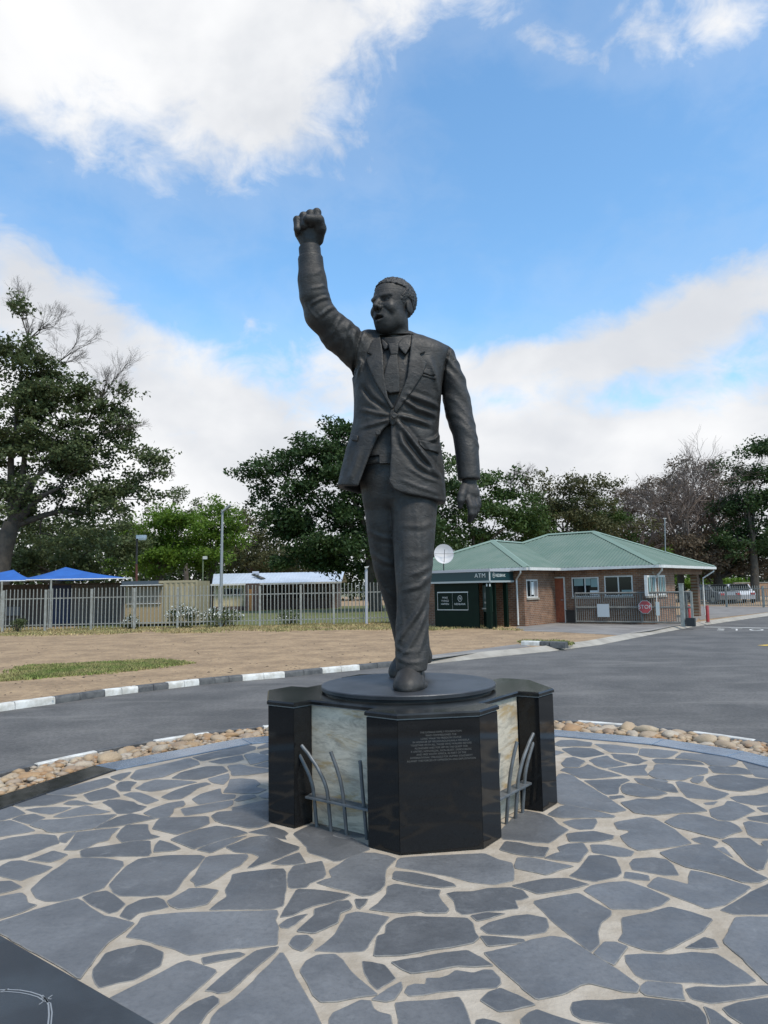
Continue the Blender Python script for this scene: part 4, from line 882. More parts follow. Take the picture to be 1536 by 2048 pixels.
for u, v in ((788, 834.5), (756, 867)):
    c = P(u, v, YF); mb = MB()
    yb = 5.268 if u > 770 else 5.285
    for i in range(1): mb.lathe((0, 0, 0), [(0.004, -0.012), (0.019, -0.012), (0.021, 0.002), (0.018, 0.008), (0.012, 0.006)], 16)
    mb.v = [(c[0] + x, yb - z, c[2] + y) for x, y, z in mb.v]
    mb.build('button', m_bronze, jacket, smooth=True)
# shirt, collar and tie
def shirt_base(X, Y, Z): return d_torso(X, Y, Z, False)
applique('shirt', [(752, 668), (764, 690), (764, 755), (774, 800), (787, 824), (802, 800), (820, 757), (824, 706), (830, 660)], -0.028, 0.06, statue, base=shirt_base)
shb = [(779, 846), (760, 860), (745, 890), (735, 908), (790, 908), (790, 860), (785, 846)]
applique('tie', [(782, 707), (775, 724), (768, 752), (765, 779), (780, 789), (799, 786), (799, 757), (795, 707)], 0.014, 0.05, statue, base=shirt_base)
applique('tie_knot', [(775, 684), (798, 686), (796, 710), (781, 711)], 0.020, 0.07, statue, rnd=0.012, base=shirt_base)
applique('collar', [(793, 688), (804, 674), (824, 662), (822, 690), (811, 710), (802, 700)], 0.006, 0.05, statue, base=shirt_base)
applique('collar', [(778, 688), (771, 679), (763, 670), (764, 686), (769, 698), (776, 694)], -0.004, 0.05, statue, base=shirt_base)
def d_band(X, Y, Z):                         # shirt collar standing round the neck
    dd = cone(X, Y, Z, P(794, 704, 5.50), P(791, 655, 5.51), 0.150, 0.122)
    top = Z - (P(791, 671, 5.5)[2] + (Y - 5.50) * 0.42 + (X - P(791, 671, 5.5)[0]) * 0.10)
    return sm_max(sm_max(dd, -(dd + 0.016), 0.004), top, 0.006)
lo, hi = bounds([P(793, 685, 5.50)], 0.2)
sculpt('collar_band', d_band, lo, hi, 0.006)
# trousers
PELV = [(845, 730, 862, 5.56, .17, .18), (900, 726, 868, 5.56, .18, .19), (960, 722, 872, 5.56, .185, .20), (1000, 727, 872, 5.56, .165, .19), (1016, 733, 870, 5.56, .13, .15)]
LEGF = [(985, 776, 876, 5.52, .17, .18), (1010, 779, 875, 5.51, .175, .18), (1045, 784, 872, 5.49, .175, .175), (1092, 787, 868.5, 5.46, .17, .17), (1139, 790, 865, 5.43, .155, .16), (1160, 791, 863, 5.42, .15, .155), (1186, 793, 860, 5.42, .14, .155), (1221, 793, 858, 5.41, .13, .15),
        (1268, 790, 858, 5.39, .125, .145), (1301, 789.5, 860, 5.37, .125, .145), (1326, 791.5, 856, 5.345, .128, .15), (1341, 793, 853, 5.335, .125, .15)]
LEGR = [(965, 721, 800, 5.60, .16, .18), (1010, 728, 803, 5.62, .17, .18), (1057, 733, 806, 5.64, .165, .17), (1104, 740, 809, 5.67, .155, .16), (1146, 749, 813, 5.70, .145, .15), (1174, 758, 818, 5.73, .14, .145), (1210, 770, 827, 5.78, .13, .14),
        (1249, 781, 842, 5.84, .125, .135), (1287, 790, 857, 5.90, .125, .135), (1312, 797, 866, 5.94, .125, .14), (1326, 801, 862, 5.95, .12, .135)]
TF = [([(872, 1040), (845, 1052), (800, 1050)], .010, .020), ([(868, 1100), (845, 1115), (812, 1112)], .008, .022), ([(866, 1128), (845, 1142), (818, 1150)], .010, .016), ([(862, 1150), (840, 1172), (806, 1180)], .014, .017), ([(858, 1180), (838, 1222), (812, 1258), (792, 1288)], .020, .016),
      ([(858, 1215), (843, 1250), (820, 1290), (800, 1318)], .016, .016), ([(856, 1250), (846, 1282), (832, 1312)], .012, .014), ([(800, 1200), (806, 1250), (798, 1300)], .008, .014), ([(795, 1060), (799, 1110), (798, 1160)], -.010, .016), ([(835, 1010), (838, 1100), (838, 1150)], .006, .02),
      ([(793, 1316), (815, 1324), (850, 1322)], .010, .012), ([(790, 1292), (808, 1304), (840, 1300)], .010, .012)]
TFR = [([(735, 1060), (760, 1075), (790, 1080)], .010, .018), ([(742, 1105), (765, 1122), (790, 1130)], .012, .017), ([(752, 1150), (770, 1180), (790, 1200)], .012, .016), ([(770, 1205), (780, 1240), (792, 1270)], .010, .014)]
def d_trousers(X, Y, Z):
    d = loft(X, Y, Z, PELV, 2.2, 0.04)
    lf = loft(X, Y, Z, LEGF, 2.1, 0.008) - 0.62 * folds(X, Z, TF, 5.27) * np.clip((5.52 - Y) / 0.1, 0, 1)
    lr = loft(X, Y, Z, LEGR, 2.1, 0.008) - 0.62 * folds(X, Z, TFR, 5.52) * np.clip((5.78 - Y) / 0.1, 0, 1)
    return sm_min(sm_min(d, lf, 0.03), sm_min(d, lr, 0.03), 0.003)
trousers = sculpt('trousers', d_trousers, (-0.35, 5.10, 0.90), (0.66, 6.25, 2.75), 0.010)
bc = P(771, 918, 5.37)
mb = MB(); mb.box((bc[0] - 0.045, 5.355, bc[2] - 0.034), (bc[0] + 0.045, 5.40, bc[2] + 0.034)); mb.build('belt_buckle', m_bronze, trousers)
def belt(X, Y, Z):
    d = loft(X, Y, Z, PELV, 2.2, 0.04); return sm_max(np.abs(d - 0.006) - 0.012, np.abs(Z - bc[2] - 0.0) - 0.028, 0.004)
sculpt('belt', belt, (-0.25, 5.30, bc[2] - 0.06), (0.60, 5.85, bc[2] + 0.06), 0.008, trousers)
applique('shirt', shb, -0.065, 0.03, statue, base=shirt_base)
# shoes
def shoe(toe, heel, w, lift, name='shoe'):
    toe, heel = np.array(toe), np.array(heel); ax = heel - toe; L = np.linalg.norm(ax); ax = ax / L
    up = np.array([0, 0, 1.0]); sd = np.cross(ax, up); sd /= np.linalg.norm(sd); up = np.cross(sd, ax)
    def f(X, Y, Z):
        rx, ry, rz = X - toe[0], Y - toe[1], Z - toe[2]
        a = rx * ax[0] + ry * ax[1] + rz * ax[2]; b = rx * sd[0] + ry * sd[1] + rz * sd[2]; c = rx * up[0] + ry * up[1] + rz * up[2]
        d = ell(a, b, c, (L * 0.27, 0, 0.026), (L * 0.285, w, 0.090))
        d = sm_min(d, ell(a, b, c, (L * 0.50, 0, 0.055), (L * 0.36, w * 0.88, 0.135)), 0.04)
        d = sm_min(d, ell(a, b, c, (L * 0.80, 0, 0.06), (L * 0.22, w * 0.80, 0.15)), 0.05)
        d = sm_max(d, 0.014 - c, 0.006)
        out = np.sqrt(((a - L * 0.5) / (L * 0.525)) ** 2 + (b / (w * 1.10)) ** 2) - 1
        sole = sm_max(out * w, np.abs(c - 0.012) - 0.014, 0.004)
        seam = np.exp(-((c - 0.075 - (a - L * 0.36) * 0.55 - np.abs(b) * 0.3) / 0.007) ** 2) * 0.010 * (a > L * 0.18)
        return sm_min(d + seam, sole, 0.006)
    lo, hi = bounds([toe, heel], 0.26)
    lo[2] = ZD - 0.02
    return sculpt(name, f, lo, hi, 0.007)
tf = G(812, 1384, ZD)
shoe((tf[0] + 0.005, tf[1] - 0.005, ZD), (tf[0] + 0.075, tf[1] + 0.52, ZD), 0.112, 0)
tr = G(776, 1356, ZD)
shoe((tr[0] + 0.045, tr[1] + 0.02, ZD), (tr[0] + 0.29, tr[1] + 0.42, ZD + 0.07), 0.092, 0)
# head
HH = 0.475
yaw = R(-40)
hc = P(786, 674, 5.50)                       # under the chin
cyw, syw = math.cos(yaw), math.sin(yaw)
def hloc(X, Y, Z):
    x, y, z = (X - hc[0]) / HH, (Y - hc[1]) / HH, (Z - hc[2]) / HH
    return x * cyw + y * syw, -x * syw + y * cyw, z
def d_head(X, Y, Z):
    x, y, z = hloc(X, Y, Z)
    d = ell(x, y, z, (0, .07, .665), (.315, .40, .335))
    d = sm_min(d, ell(x, y, z, (0, -.10, .42), (.255, .27, .40)), .08)
    d = sm_min(d, ell(x, y, z, (0, -.215, .115), (.15, .13, .115)), .09)
    ax = np.abs(x)
    d = sm_min(d, ell(ax, y, z, (.190, -.03, .26), (.080, .16, .15)), .08)          # jaw corners
    d = sm_min(d, ell(ax, y, z, (.150, -.245, .395), (.095, .085, .085)), .06)     # cheeks
    d = sm_min(d, cone(ax, y, z, (.045, -.345, .592), (.190, -.286, .600), .028, .026), .04)   # brow
    d = sm_max(d, -ell(ax, y, z, (.118, -.382, .520), (.076, .090, .044)), .030)   # sockets
    d = sm_min(d, ell(ax, y, z, (.118, -.262, .515), (.050, .050, .034)), .006)    # eyeballs
    d = sm_min(d, cone(ax, y, z, (.062, -.312, .550), (.172, -.288, .546), .014, .014), .010)  # upper lids
    d = sm_min(d, cone(ax, y, z, (.068, -.308, .482), (.168, -.288, .485), .012, .012), .010)  # lower lids
    d = sm_min(d, cone(x, y, z, (0, -.335, .560), (0, -.435, .405), .032, .050), .035)  # nose
    d = sm_min(d, ell(ax, y, z, (.058, -.390, .385), (.040, .045, .034)), .02)
    d = sm_max(d, -ell(ax, y, z, (.028, -.435, .358), (.015, .03, .016)), .012)
    d = sm_min(d, ell(x, y, z, (0, -.300, .235), (.135, .085, .115)), .05)         # muzzle
    d = sm_max(d, -ell(x, y, z, (0, -.405, .224), (.100, .125, .046)), .010)       # open mouth
    d = sm_min(d, ell(x, y, z, (0, -.300, .252), (.075, .04, .014)), .006)         # teeth
    d = sm_min(d, cone(ax, y, z, (0, -.390, .285), (.108, -.320, .245), .024, .015), .012)
    d = sm_min(d, cone(ax, y, z, (0, -.374, .170), (.102, -.318, .215), .027, .015), .012)
    fold = np.exp(-((np.sqrt((ax - .05) ** 2 + (z - .25) ** 2) - .135) / .018) ** 2) * np.clip((z - .18) * 8, 0, 1) * (y < -.1)
    d = d + 0.007 * fold                                                            # laugh lines
    fl = np.exp(-((np.mod(z, .045) - .022) / .010) ** 2) * (z > .66) * (z < .80) * (y < -.1)
    d = d + 0.004 * fl
    ear = sm_max(ell(ax, y, z, (.305, .070, .450), (.032, .075, .115)), -ell(ax, y, z, (.356, .040, .470), (.016, .040, .062)), .012)
    d = sm_min(d, ear, .02)
    d = sm_min(d, cone(x, y, z, (0, .09, .22), (.02, .10, -.30), .195, .235), .07)  # neck
    return d * HH * 0.9
lo, hi = bounds([hc], 0.24); lo[2] = hc[2] - 0.16; hi[2] = hc[2] + 0.52
head = sculpt('head', d_head, lo, hi, 0.0052)
def d_hair(X, Y, Z):
    x, y, z = hloc(X, Y, Z)
    d = ell(x, y, z, (0, .075, .672), (.332, .415, .352))
    ax = np.abs(x)
    lump = np.sin(x * 66 + 1.7 * np.sin(z * 41)) * np.sin(y * 63 + 1.9 * np.sin(x * 39)) * np.sin(z * 68 + 1.5 * np.sin(y * 43))
    d = d - 0.013 * lump - 0.002
    front = -(z - 0.835 + np.clip(y + 0.30, 0, 1) * 0.25) - 0.0 * x
    side = -(y + 0.135 + (0.60 - z) * 0.10 * 0 - np.clip(z - 0.58, 0, 1) * 0.75 + np.clip(0.52 - z, 0, 1) * -0.9)
    low = 0.33 - z + np.clip(0.16 - y, 0, 1) * 0.45
    d = sm_max(d, np.minimum(front, side), .02)
    d = sm_max(d, low, .03)
    d = sm_max(d, -ell(ax, y, z, (.33, .055, .455), (.10, .10, .145)), .02)
    return d * HH
sculpt('hair', d_hair, lo, hi, 0.0052, head)
# raised fist with its shirt cuff
wr = P(620.5, 500, 5.265)
axw = (RA[6] - RA[5]); axw /= np.linalg.norm(axw)
def d_cuff(X, Y, Z):
    a, b = RA[6] - axw * 0.06, RA[6] + axw * 0.082
    dd = cone(X, Y, Z, a, b, 0.084, 0.084)
    t = (X - b[0]) * axw[0] + (Y - b[1]) * axw[1] + (Z - b[2]) * axw[2]
    return sm_max(sm_max(dd, -(dd + 0.014), 0.004), t, 0.005)
lo, hi = bounds([RA[6]], 0.2)
sculpt('shirt_cuff', d_cuff, lo, hi, 0.006)
def d_fist(X, Y, Z):
    x, y, z = X - wr[0] + (Z - wr[2]) * 0.03, Y - wr[1], Z - wr[2]
    d = cone(x, y, z, (0, 0, -0.12), (0, 0, 0.05), 0.061, 0.066)
    d = sm_min(d, ell(x, y, z, (-0.006, 0.0, 0.140), (0.108, 0.075, 0.095)), 0.05)
    for i, (fx, top) in enumerate(((-0.088, .212), (-0.038, .240), (0.014, .256), (0.064, .268))):
        r = (0.029, 0.032, 0.033, 0.032)[i]
        f = chain(x, y, z, [(fx, 0.03, 0.14), (fx, 0.0, top), (fx + 0.004, -0.070, top - 0.006), (fx + 0.004, -0.082, top - 0.085), (fx, -0.035, top - 0.09)], [r, r * 1.05, r * 1.02, r * .92, r * .85], 0.010)
        d = sm_min(d, f, 0.010)
    th = chain(x, y, z, [(0.066, -0.01, 0.075), (0.090, -0.062, 0.140), (0.082, -0.100, 0.185), (0.0, -0.124, 0.186)], [.040, .042, .038, .031], 0.02)
    return sm_min(d, th, 0.018)
lo, hi = bounds([wr], 0.2); lo[2] = wr[2] - 0.11; hi[2] = wr[2] + 0.36
sculpt('hand', d_fist, lo, hi, 0.0055)
# lowered hand
def d_hand(X, Y, Z):
    q = lambda u, v, y: P(u, v, y)
    d = chain(X, Y, Z, [q(938, 950, 5.47), q(938.5, 968, 5.47), q(941, 985, 5.46)], [.052, .050, .058], .03)
    d = sm_min(d, chain(X, Y, Z, [q(934, 985, 5.44), q(937, 1000, 5.42)], [.044, .031], .02), .03)
    d = sm_min(d, chain(X, Y, Z, [q(948, 985, 5.46), q(951, 1000, 5.45)], [.042, .030], .02), .03)
    F = [([(936, 996, 5.41), (941, 1013, 5.36), (942, 1027, 5.36), (939, 1042, 5.40)], .025), ([(943, 998, 5.43), (947, 1014, 5.38), (947.5, 1026, 5.38), (944, 1039, 5.42)], .025), ([(950, 998, 5.45), (953, 1011, 5.41), (953, 1021, 5.41), (949, 1032, 5.45)], .023), ([(955, 995, 5.48), (957, 1005, 5.45), (957, 1012, 5.45), (953.5, 1021, 5.48)], .020)]
    for pts, r in F:
        d = sm_min(d, chain(X, Y, Z, [q(*p) for p in pts], [r * 1.05, r, r * .9, r * .72], .012), .010)
    d = sm_min(d, chain(X, Y, Z, [q(929, 974, 5.42), q(923.5, 990, 5.38), q(921.5, 1001, 5.37), q(920.5, 1013, 5.38)], [.034, .028, .025, .019], .02), .02)
    return d
lo, hi = bounds([P(938, 950, 5.45), P(940, 1045, 5.4)], 0.12)
sculpt('hand', d_hand, lo, hi, 0.0055)
# the round bronze base
m_disc = mat('bronze_disc', (0.045, 0.046, 0.05), 0.42, metal=0.5, var=(0.075, 0.078, 0.085), scale=3.5, bump=0.25, bscale=60, bdist=0.006)
MB().lathe((PX, PY, 0), [(0.0, ZC - 0.001), (0.632, ZC - 0.001), (0.634, ZC + 0.010), (0.620, ZC + 0.014)], 96).build('base_ring', m_disc, statue, angle=35)
MB().lathe((PX, PY, 0), [(0.0, ZC + 0.012), (0.651, ZC + 0.012), (0.658, ZC + 0.018), (0.6606, ZD - 0.006), (0.655, ZD), (0.0, ZD)], 96).build('base_disc', m_disc, statue, angle=35)

# ================================================================== BUILDINGS AND STREET THINGS
AD = R(38)
DX = np.array([math.cos(AD), -math.sin(AD), 0.0])      # along the fronts (to the right, nearer)
BK = np.array([math.sin(AD), math.cos(AD), 0.0])       # back from the fronts
UP = np.array([0, 0, 1.0])
def on(u, v, p0, nrm):                                   # surveyed point on a wall plane
    r = ray(u, v); o = np.array([0, 0, EYE]); t = (np.array(p0) - o).dot(nrm) / r.dot(nrm)
    return o + r * t
def brick_mat(name, c1, c2, mortar, ax):
    m = bpy.data.materials.new(name); m.use_nodes = True; t = NT(m.node_tree); b = t.n['Principled BSDF']
    tc = t.add('ShaderNodeTexCoord').outputs['Object']
    sp = t.add('ShaderNodeSeparateXYZ', {0: tc})
    al = t.m('ADD', t.m('MULTIPLY', sp.outputs[0], float(ax[0])), t.m('MULTIPLY', sp.outputs[1], float(ax[1])))
    cv = t.add('ShaderNodeCombineXYZ', {0: al, 1: sp.outputs[2], 2: 0.0}).outputs[0]
    br = t.add('ShaderNodeTexBrick', {'Vector': cv, 'Color1': (*c1, 1), 'Color2': (*c2, 1), 'Mortar': (*mortar, 1), 'Scale': 1.0, 'Mortar Size': 0.009, 'Bias': 0.0, 'Brick Width': 0.20, 'Row Height': 0.072})
    n = t.mr(t.noise(tc, 3.0, 6, 0.6), 0.3, 0.7, 0.75, 1.2)
    nc = t.add('ShaderNodeCombineColor', {0: n, 1: n, 2: n}).outputs[0]
    t.l.new(t.mix(1.0, br.outputs[0], nc, 'MULTIPLY'), b.inputs['Base Color']); b.inputs['Roughness'].default_value = 0.9
    bn = t.add('ShaderNodeBump', {'Strength': 0.6, 'Distance': 0.008, 'Height': t.m('SUBTRACT', 1.0, br.outputs[1])}); t.l.new(bn.outputs[0], b.inputs['Normal'])
    return m
C1, C2, CM = (0.225, 0.108, 0.058), (0.155, 0.072, 0.042), (0.24, 0.20, 0.155)
m_brickF = brick_mat('face_brick', C1, C2, CM, DX)
m_brickS = brick_mat('face_brick_side', C1, C2, CM, BK)
m_roofg = mat('green_roof_sheet', (0.102, 0.150, 0.114), 0.55, var=(0.130, 0.172, 0.135), scale=1.1, spec=0.3)
m_wtrim = mat('white_trim', (0.62, 0.61, 0.58), 0.55, var=(0.5, 0.49, 0.46), scale=5.0)
m_glass = mat('dark_window_glass', (0.010, 0.012, 0.013), 0.08, spec=0.3)
m_door = mat('varnished_door', (0.27, 0.075, 0.035), 0.5, var=(0.20, 0.055, 0.028), scale=9.0)
m_paper = mat('paper_notice', (0.58, 0.60, 0.60), 0.8)
m_tint = mat('pale_blind', (0.20, 0.29, 0.28), 0.7)
m_bankg = mat('dark_green_panel', (0.002, 0.011, 0.0065), 0.5, var=(0.0015, 0.008, 0.005), scale=2.0, spec=0.15)
m_bankb = mat('dark_teal_fascia', (0.006, 0.030, 0.036), 0.35)
m_signw = mat('sign_white', (0.50, 0.52, 0.50), 0.7)
m_galv = mat('galvanised_steel', (0.29, 0.295, 0.27), 0.65, metal=0.1, var=(0.21, 0.205, 0.18), scale=6.0)
m_gate = mat('dull_grey_gate', (0.165, 0.165, 0.155), 0.6, metal=0.15, var=(0.12, 0.12, 0.11), scale=6.0)
m_pole = mat('grey_pole', (0.25, 0.26, 0.265), 0.5, metal=0.3)
m_red = mat('red_paint', (0.33, 0.035, 0.035), 0.5, var=(0.25, 0.03, 0.03), scale=8.0)
m_darkp = mat('dark_plastic', (0.014, 0.016, 0.018), 0.5)

A2 = lambda p: np.array([p[0], p[1], 0.0])
WK = np.array([5.40, 28.2, 0.0])                 # near corner of the wing
MA = WK + BK * 2.85                              # where the wing meets the main front
MBc = MA + DX * 4.05                             # near corner of the main block
EV = 2.27                                        # eaves height
bld = thing('brick_office_building', 'brown brick gate office with green hipped metal roof behind the sliding gate', 'building', tuple(MBc))
def wallbox(name, p0, dirv, L, thick, z0, z1, m, parent=bld, back=BK):
    p0 = np.array(p0); q = [p0, p0 + dirv * L, p0 + dirv * L + back * thick, p0 + back * thick]
    q = [tuple(x[:2]) for x in q]
    if area2(q) < 0: q.reverse()
    return MB().prism(q, z0, z1).build(name, m, parent)
wallbox('wall', WK - DX * 6.2, DX, 6.2, 0.2, 0, EV, m_brickF)                     # wing front
wallbox('wall', WK + BK * 0.2, BK, 2.65 + 0.2, 0.2, 0, EV, m_brickS, back=-DX)     # wing side
wallbox('wall', MA - DX * 5.0, DX, 5.0 + 4.05, 0.2, 0, EV, m_brickF)               # main front
wallbox('wall', MBc + BK * 0.2, BK, 2.6, 0.2, 0, EV, m_brickS, back=-DX)           # main side, near part
wallbox('wall', MBc + BK * 2.8 - DX * 1.6, BK, 4.4, 0.2, 0, EV, mat('cream_plaster', (0.50, 0.40, 0.20), 0.85), back=-DX)
wallbox('wall', MBc + BK * 2.8 - DX * 1.6, DX, 1.4, 0.2, 0, EV, m_brickF)
wallbox('veranda_beam', MBc + BK * 2.8 - DX * 0.2, BK, 4.5, 0.16, EV - 0.34, EV - 0.02, m_brickS, back=DX)
wallbox('veranda_pier', MBc + BK * 7.0 - DX * 0.2, BK, 0.3, 0.3, 0, EV - 0.34, m_brickS, back=-DX)
# roofs: corrugated sheets, slope by slope
def slope(p, name='roof_sheet', m=m_roofg, parent=bld, pitch=0.15, amp=0.016):
    """p: corner points, p[0]-p[1] is the eave"""
    p = [np.array(q, float) for q in p]
    e = (p[1] - p[0]); Le = np.linalg.norm(e); e /= Le
    nrm = np.cross(e, p[2] - p[0]); nrm /= np.linalg.norm(nrm)
    if nrm[2] < 0: nrm = -nrm
    g = np.cross(nrm, e)
    if g[2] < 0: g = -g
    loc = [((q - p[0]).dot(e), (q - p[0]).dot(g)) for q in p]
    xs = [a for a, _ in loc]
    def span(x):
        ys = []
        for i in range(len(loc)):
            (x0, y0), (x1, y1) = loc[i], loc[(i + 1) % len(loc)]
            if (x0 - x) * (x1 - x) <= 0 and abs(x1 - x0) > 1e-9: ys.append(y0 + (y1 - y0) * (x - x0) / (x1 - x0))
        return (min(ys), max(ys)) if ys else None
    n = int((max(xs) - min(xs)) / (pitch / 4)); mb = MB(); prev = None; k = 0
    for i in range(n + 1):
        x = min(xs) + 1e-4 + (max(xs) - min(xs) - 2e-4) * i / n
        s = span(x)
        if s is None: prev = None; continue
        off = amp * (0, 1, 1, 0)[i % 4]
        a, b = p[0] + e * x + g * s[0] + nrm * off, p[0] + e * x + g * s[1] + nrm * off
        mb.v += [tuple(a), tuple(b)]
        if prev is not None: mb.f.append((prev, len(mb.v) - 2, len(mb.v) - 1, prev + 1)); mb.mi.append(0)
        prev = len(mb.v) - 2
    return mb.build(name, m, parent)
m_ridge = mat('green_ridge_cap', (0.17, 0.235, 0.185), 0.6)
def capline(a, b, parent=bld, w=0.16, m=None):
    a, b = np.array(a), np.array(b); d = (b - a) / np.linalg.norm(b - a); sd = np.cross(d, UP); sd /= np.linalg.norm(sd); up = np.cross(sd, d)
    q = [a - sd * w + up * -0.02, a + up * 0.055, a + sd * w + up * -0.02]; r = [x + (b - a) for x in q]
    MB().addv(q + r, [(0, 3, 4, 1), (1, 4, 5, 2), (0, 1, 2), (3, 5, 4), (0, 2, 5, 3)]).build('ridge_cap', m or m_ridge, parent)
OV = 0.38
Be = MBc + (DX - BK) * OV + UP * EV
a_ = 4.1; rise = 1.70
T1 = Be - DX * a_ + BK * a_ + UP * rise
T2 = T1 - DX * 2.3
Le_ = Be - DX * (2 * a_ + 2.3); Re_ = Be + BK * 2 * a_; Bl = Le_ + BK * 2 * a_
slope([Be, Le_, T2, T1]); slope([Be, Re_, T1]); slope([Re_, Bl, T2, T1]); slope([Le_, Bl, T2])
for x, y in ((T1, T2), (T1, Be), (T1, Re_), (T2, Le_)): capline(x + UP * 0.012, y + UP * 0.012)
Ke = WK + (DX - BK) * OV + UP * (EV + 0.004)
aw, rw = 3.35, 1.32
Kl = Ke - DX * 2 * aw; W1 = Ke - DX * aw + BK * aw + UP * rw; W2 = W1 + BK * 3.2
slope([Ke, Kl, W1]); slope([Ke, Ke + BK * (aw + 3.2), W2, W1]); slope([Kl, Kl + BK * (aw + 3.2), W2, W1])
for x, y in ((W1, Ke), (W1, Kl), (W1, W2)): capline(x + UP * 0.012, y + UP * 0.012)
# gutters and fascias
def gutter(a, b, parent=bld):
    a, b = np.array(a), np.array(b); d = (b - a) / np.linalg.norm(b - a); sd = np.cross(d, UP)
    mid = (a + b) / 2 + UP * -0.055
    MB().obox(mid, d, np.linalg.norm(b - a) / 2, 0.05, 0.055).build('gutter', m_wtrim, parent)
gutter(Kl - BK * 0.03, Ke - BK * 0.03); gutter(Ke + DX * 0.05, Ke + DX * 0.05 + BK * 3.1); gutter(MA + DX * (OV + 0.08) - BK * (OV + 0.03) + UP * EV, Be - BK * 0.03 + DX * 0.05); gutter(Be + DX * 0.05, Re_ + DX * 0.05)
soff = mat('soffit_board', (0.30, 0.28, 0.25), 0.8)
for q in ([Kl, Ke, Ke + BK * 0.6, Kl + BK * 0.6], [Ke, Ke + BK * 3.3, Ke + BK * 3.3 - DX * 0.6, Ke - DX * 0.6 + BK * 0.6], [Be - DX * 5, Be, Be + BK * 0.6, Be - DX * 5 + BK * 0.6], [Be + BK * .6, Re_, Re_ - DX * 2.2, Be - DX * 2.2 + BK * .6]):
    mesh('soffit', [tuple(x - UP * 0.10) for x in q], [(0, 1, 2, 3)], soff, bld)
# windows and doors, surveyed on their walls
def pane(plane, nrm, u0, v0, u1, v1, cols, name='window', frame_w=0.055, inner=None):
    """window between two surveyed corners: frame, mullions, sill and panes"""
    a, b = on(u0, v0, plane, nrm), on(u1, v1, plane, nrm)
    ax = np.cross(UP, nrm); ax = ax if ax.dot(b - a) > 0 else -ax
    w = (b - a).dot(ax); z0, z1 = b[2], a[2]; o = np.array([a[0], a[1], 0.0])
    out = nrm if (np.array([0, 0, EYE]) - plane).dot(nrm) > 0 else -nrm
    def bx(s0, s1, za, zb, d0, d1): 
        c = o + ax * (s0 + s1) / 2 + out * (d0 + d1) / 2 + UP * (za + zb) / 2
        return MB().obox(c, ax, (s1 - s0) / 2, abs(d1 - d0) / 2, (zb - za) / 2)
    win = bx(0.0, w, z0, z1, -0.10, 0.010).build(name, m_wtrim, bld)
    wc = (w - frame_w * (cols + 1)) / cols
    for i in range(cols):
        s = frame_w + i * (wc + frame_w)
        bx(s, s + wc, z0 + frame_w, z1 - frame_w, -0.02, 0.016).build('pane', m_glass, win)
        if inner and inner[i] is not None:
            for (fx0, fx1, fz0, fz1, mm) in inner[i]:
                H = z1 - z0 - 2 * frame_w
                bx(s + fx0 * wc, s + fx1 * wc, z0 + frame_w + fz0 * H, z0 + frame_w + fz1 * H, 0.014, 0.020).build('notice', mm, win)
    bx(-0.04, w + 0.04, z0 - 0.07, z0 - 0.005, -0.06, 0.05).build('sill', m_conc, win)
    return win
nF = -BK; nS = DX
pane(MA, nF, 1143, 1155, 1199, 1194, 2, inner=[[(0.1, 0.9, 0.58, 1.0, m_tint)], [(0.0, 0.42, 0.6, 1.0, m_tint), (0.45, 1.0, 0.5, 0.98, m_tint), (0.35, 1.0, 0.03, 0.30, m_paper)]])
pane(MA, nF, 1208, 1152, 1267, 1192.5, 2, inner=[None, [(0.2, 1.0, 0.0, 0.28, m_tint)]])
pane(MBc, nS, 1293, 1150.5, 1313, 1191, 2, frame_w=0.08, inner=[[(0.2, 0.7, 0, 1, m_tint)], [(0.2, 0.7, 0, 1, m_tint)]])
pane(MBc, nS, 1315, 1150, 1332, 1190, 2, frame_w=0.08, inner=[[(0.2, 0.7, 0, 1, m_tint)], [(0.2, 0.7, 0, 1, m_tint)]])
pane(WK, nS, 1052, 1159, 1076, 1195, 3, frame_w=0.06, inner=[None, [(0.1, 0.9, 0.1, 0.95, m_paper)], [(0.0, 1.0, 0, 1, mat('curtain', (0.22, 0.20, 0.19), 0.9))]])
# door in its white frame
a, b = on(1097, 1158, MA, nF), on(1131, 1240, MA, nF); w = (b - a).dot(DX)
dr = MB().obox(np.array([a[0], a[1], 0]) + DX * w / 2 - nF * 0.02 + UP * (a[2] / 2 + 0.02), DX, w / 2, 0.05, a[2] / 2 - 0.0).build('door', m_door, bld)
for s0, s1, z0, z1 in ((-0.05, 0.0, 0, a[2] + 0.02), (w, w + 0.05, 0, a[2] + 0.02), (-0.05, w + 0.05, a[2] + 0.02, a[2] + 0.07)):
    MB().obox(np.array([a[0], a[1], 0]) + DX * (s0 + s1) / 2 + nF * 0.02 + UP * (z0 + z1) / 2, DX, (s1 - s0) / 2, 0.03, (z1 - z0) / 2).build('door_frame', m_wtrim, dr)
MB().obox(np.array([a[0], a[1], 0.95]) + DX * w * 0.88 + nF * 0.06, DX, 0.05, 0.02, 0.015).build('door_handle', m_galv, dr)
# downpipes
def downpipe(top, k, foot):
    MB().tube([top, top - UP * 0.12, np.array(k) - UP * 0.02, np.array(k) - UP * 0.3, foot], 0.035, 8).build('downpipe', m_wtrim, bld)
downpipe(Ke - DX * 0.3 + UP * -0.08, WK - DX * 0.28 - BK * 0.05 + UP * (EV - 0.42), WK - DX * 0.28 - BK * 0.05 + UP * 0.05)
downpipe(Be + BK * 0.35 + UP * -0.08, MBc + DX * 0.05 + BK * 0.12 + UP * (EV - 0.50), MBc + DX * 0.05 + BK * 0.12 + UP * 0.05)
downpipe(Re_ - BK * 0.15 + UP * -0.08, Re_ - BK * 0.75 - DX * 0.35 + UP * (-0.5), A2(Re_ - BK * 0.75 - DX * 0.35) + UP * 0.05)
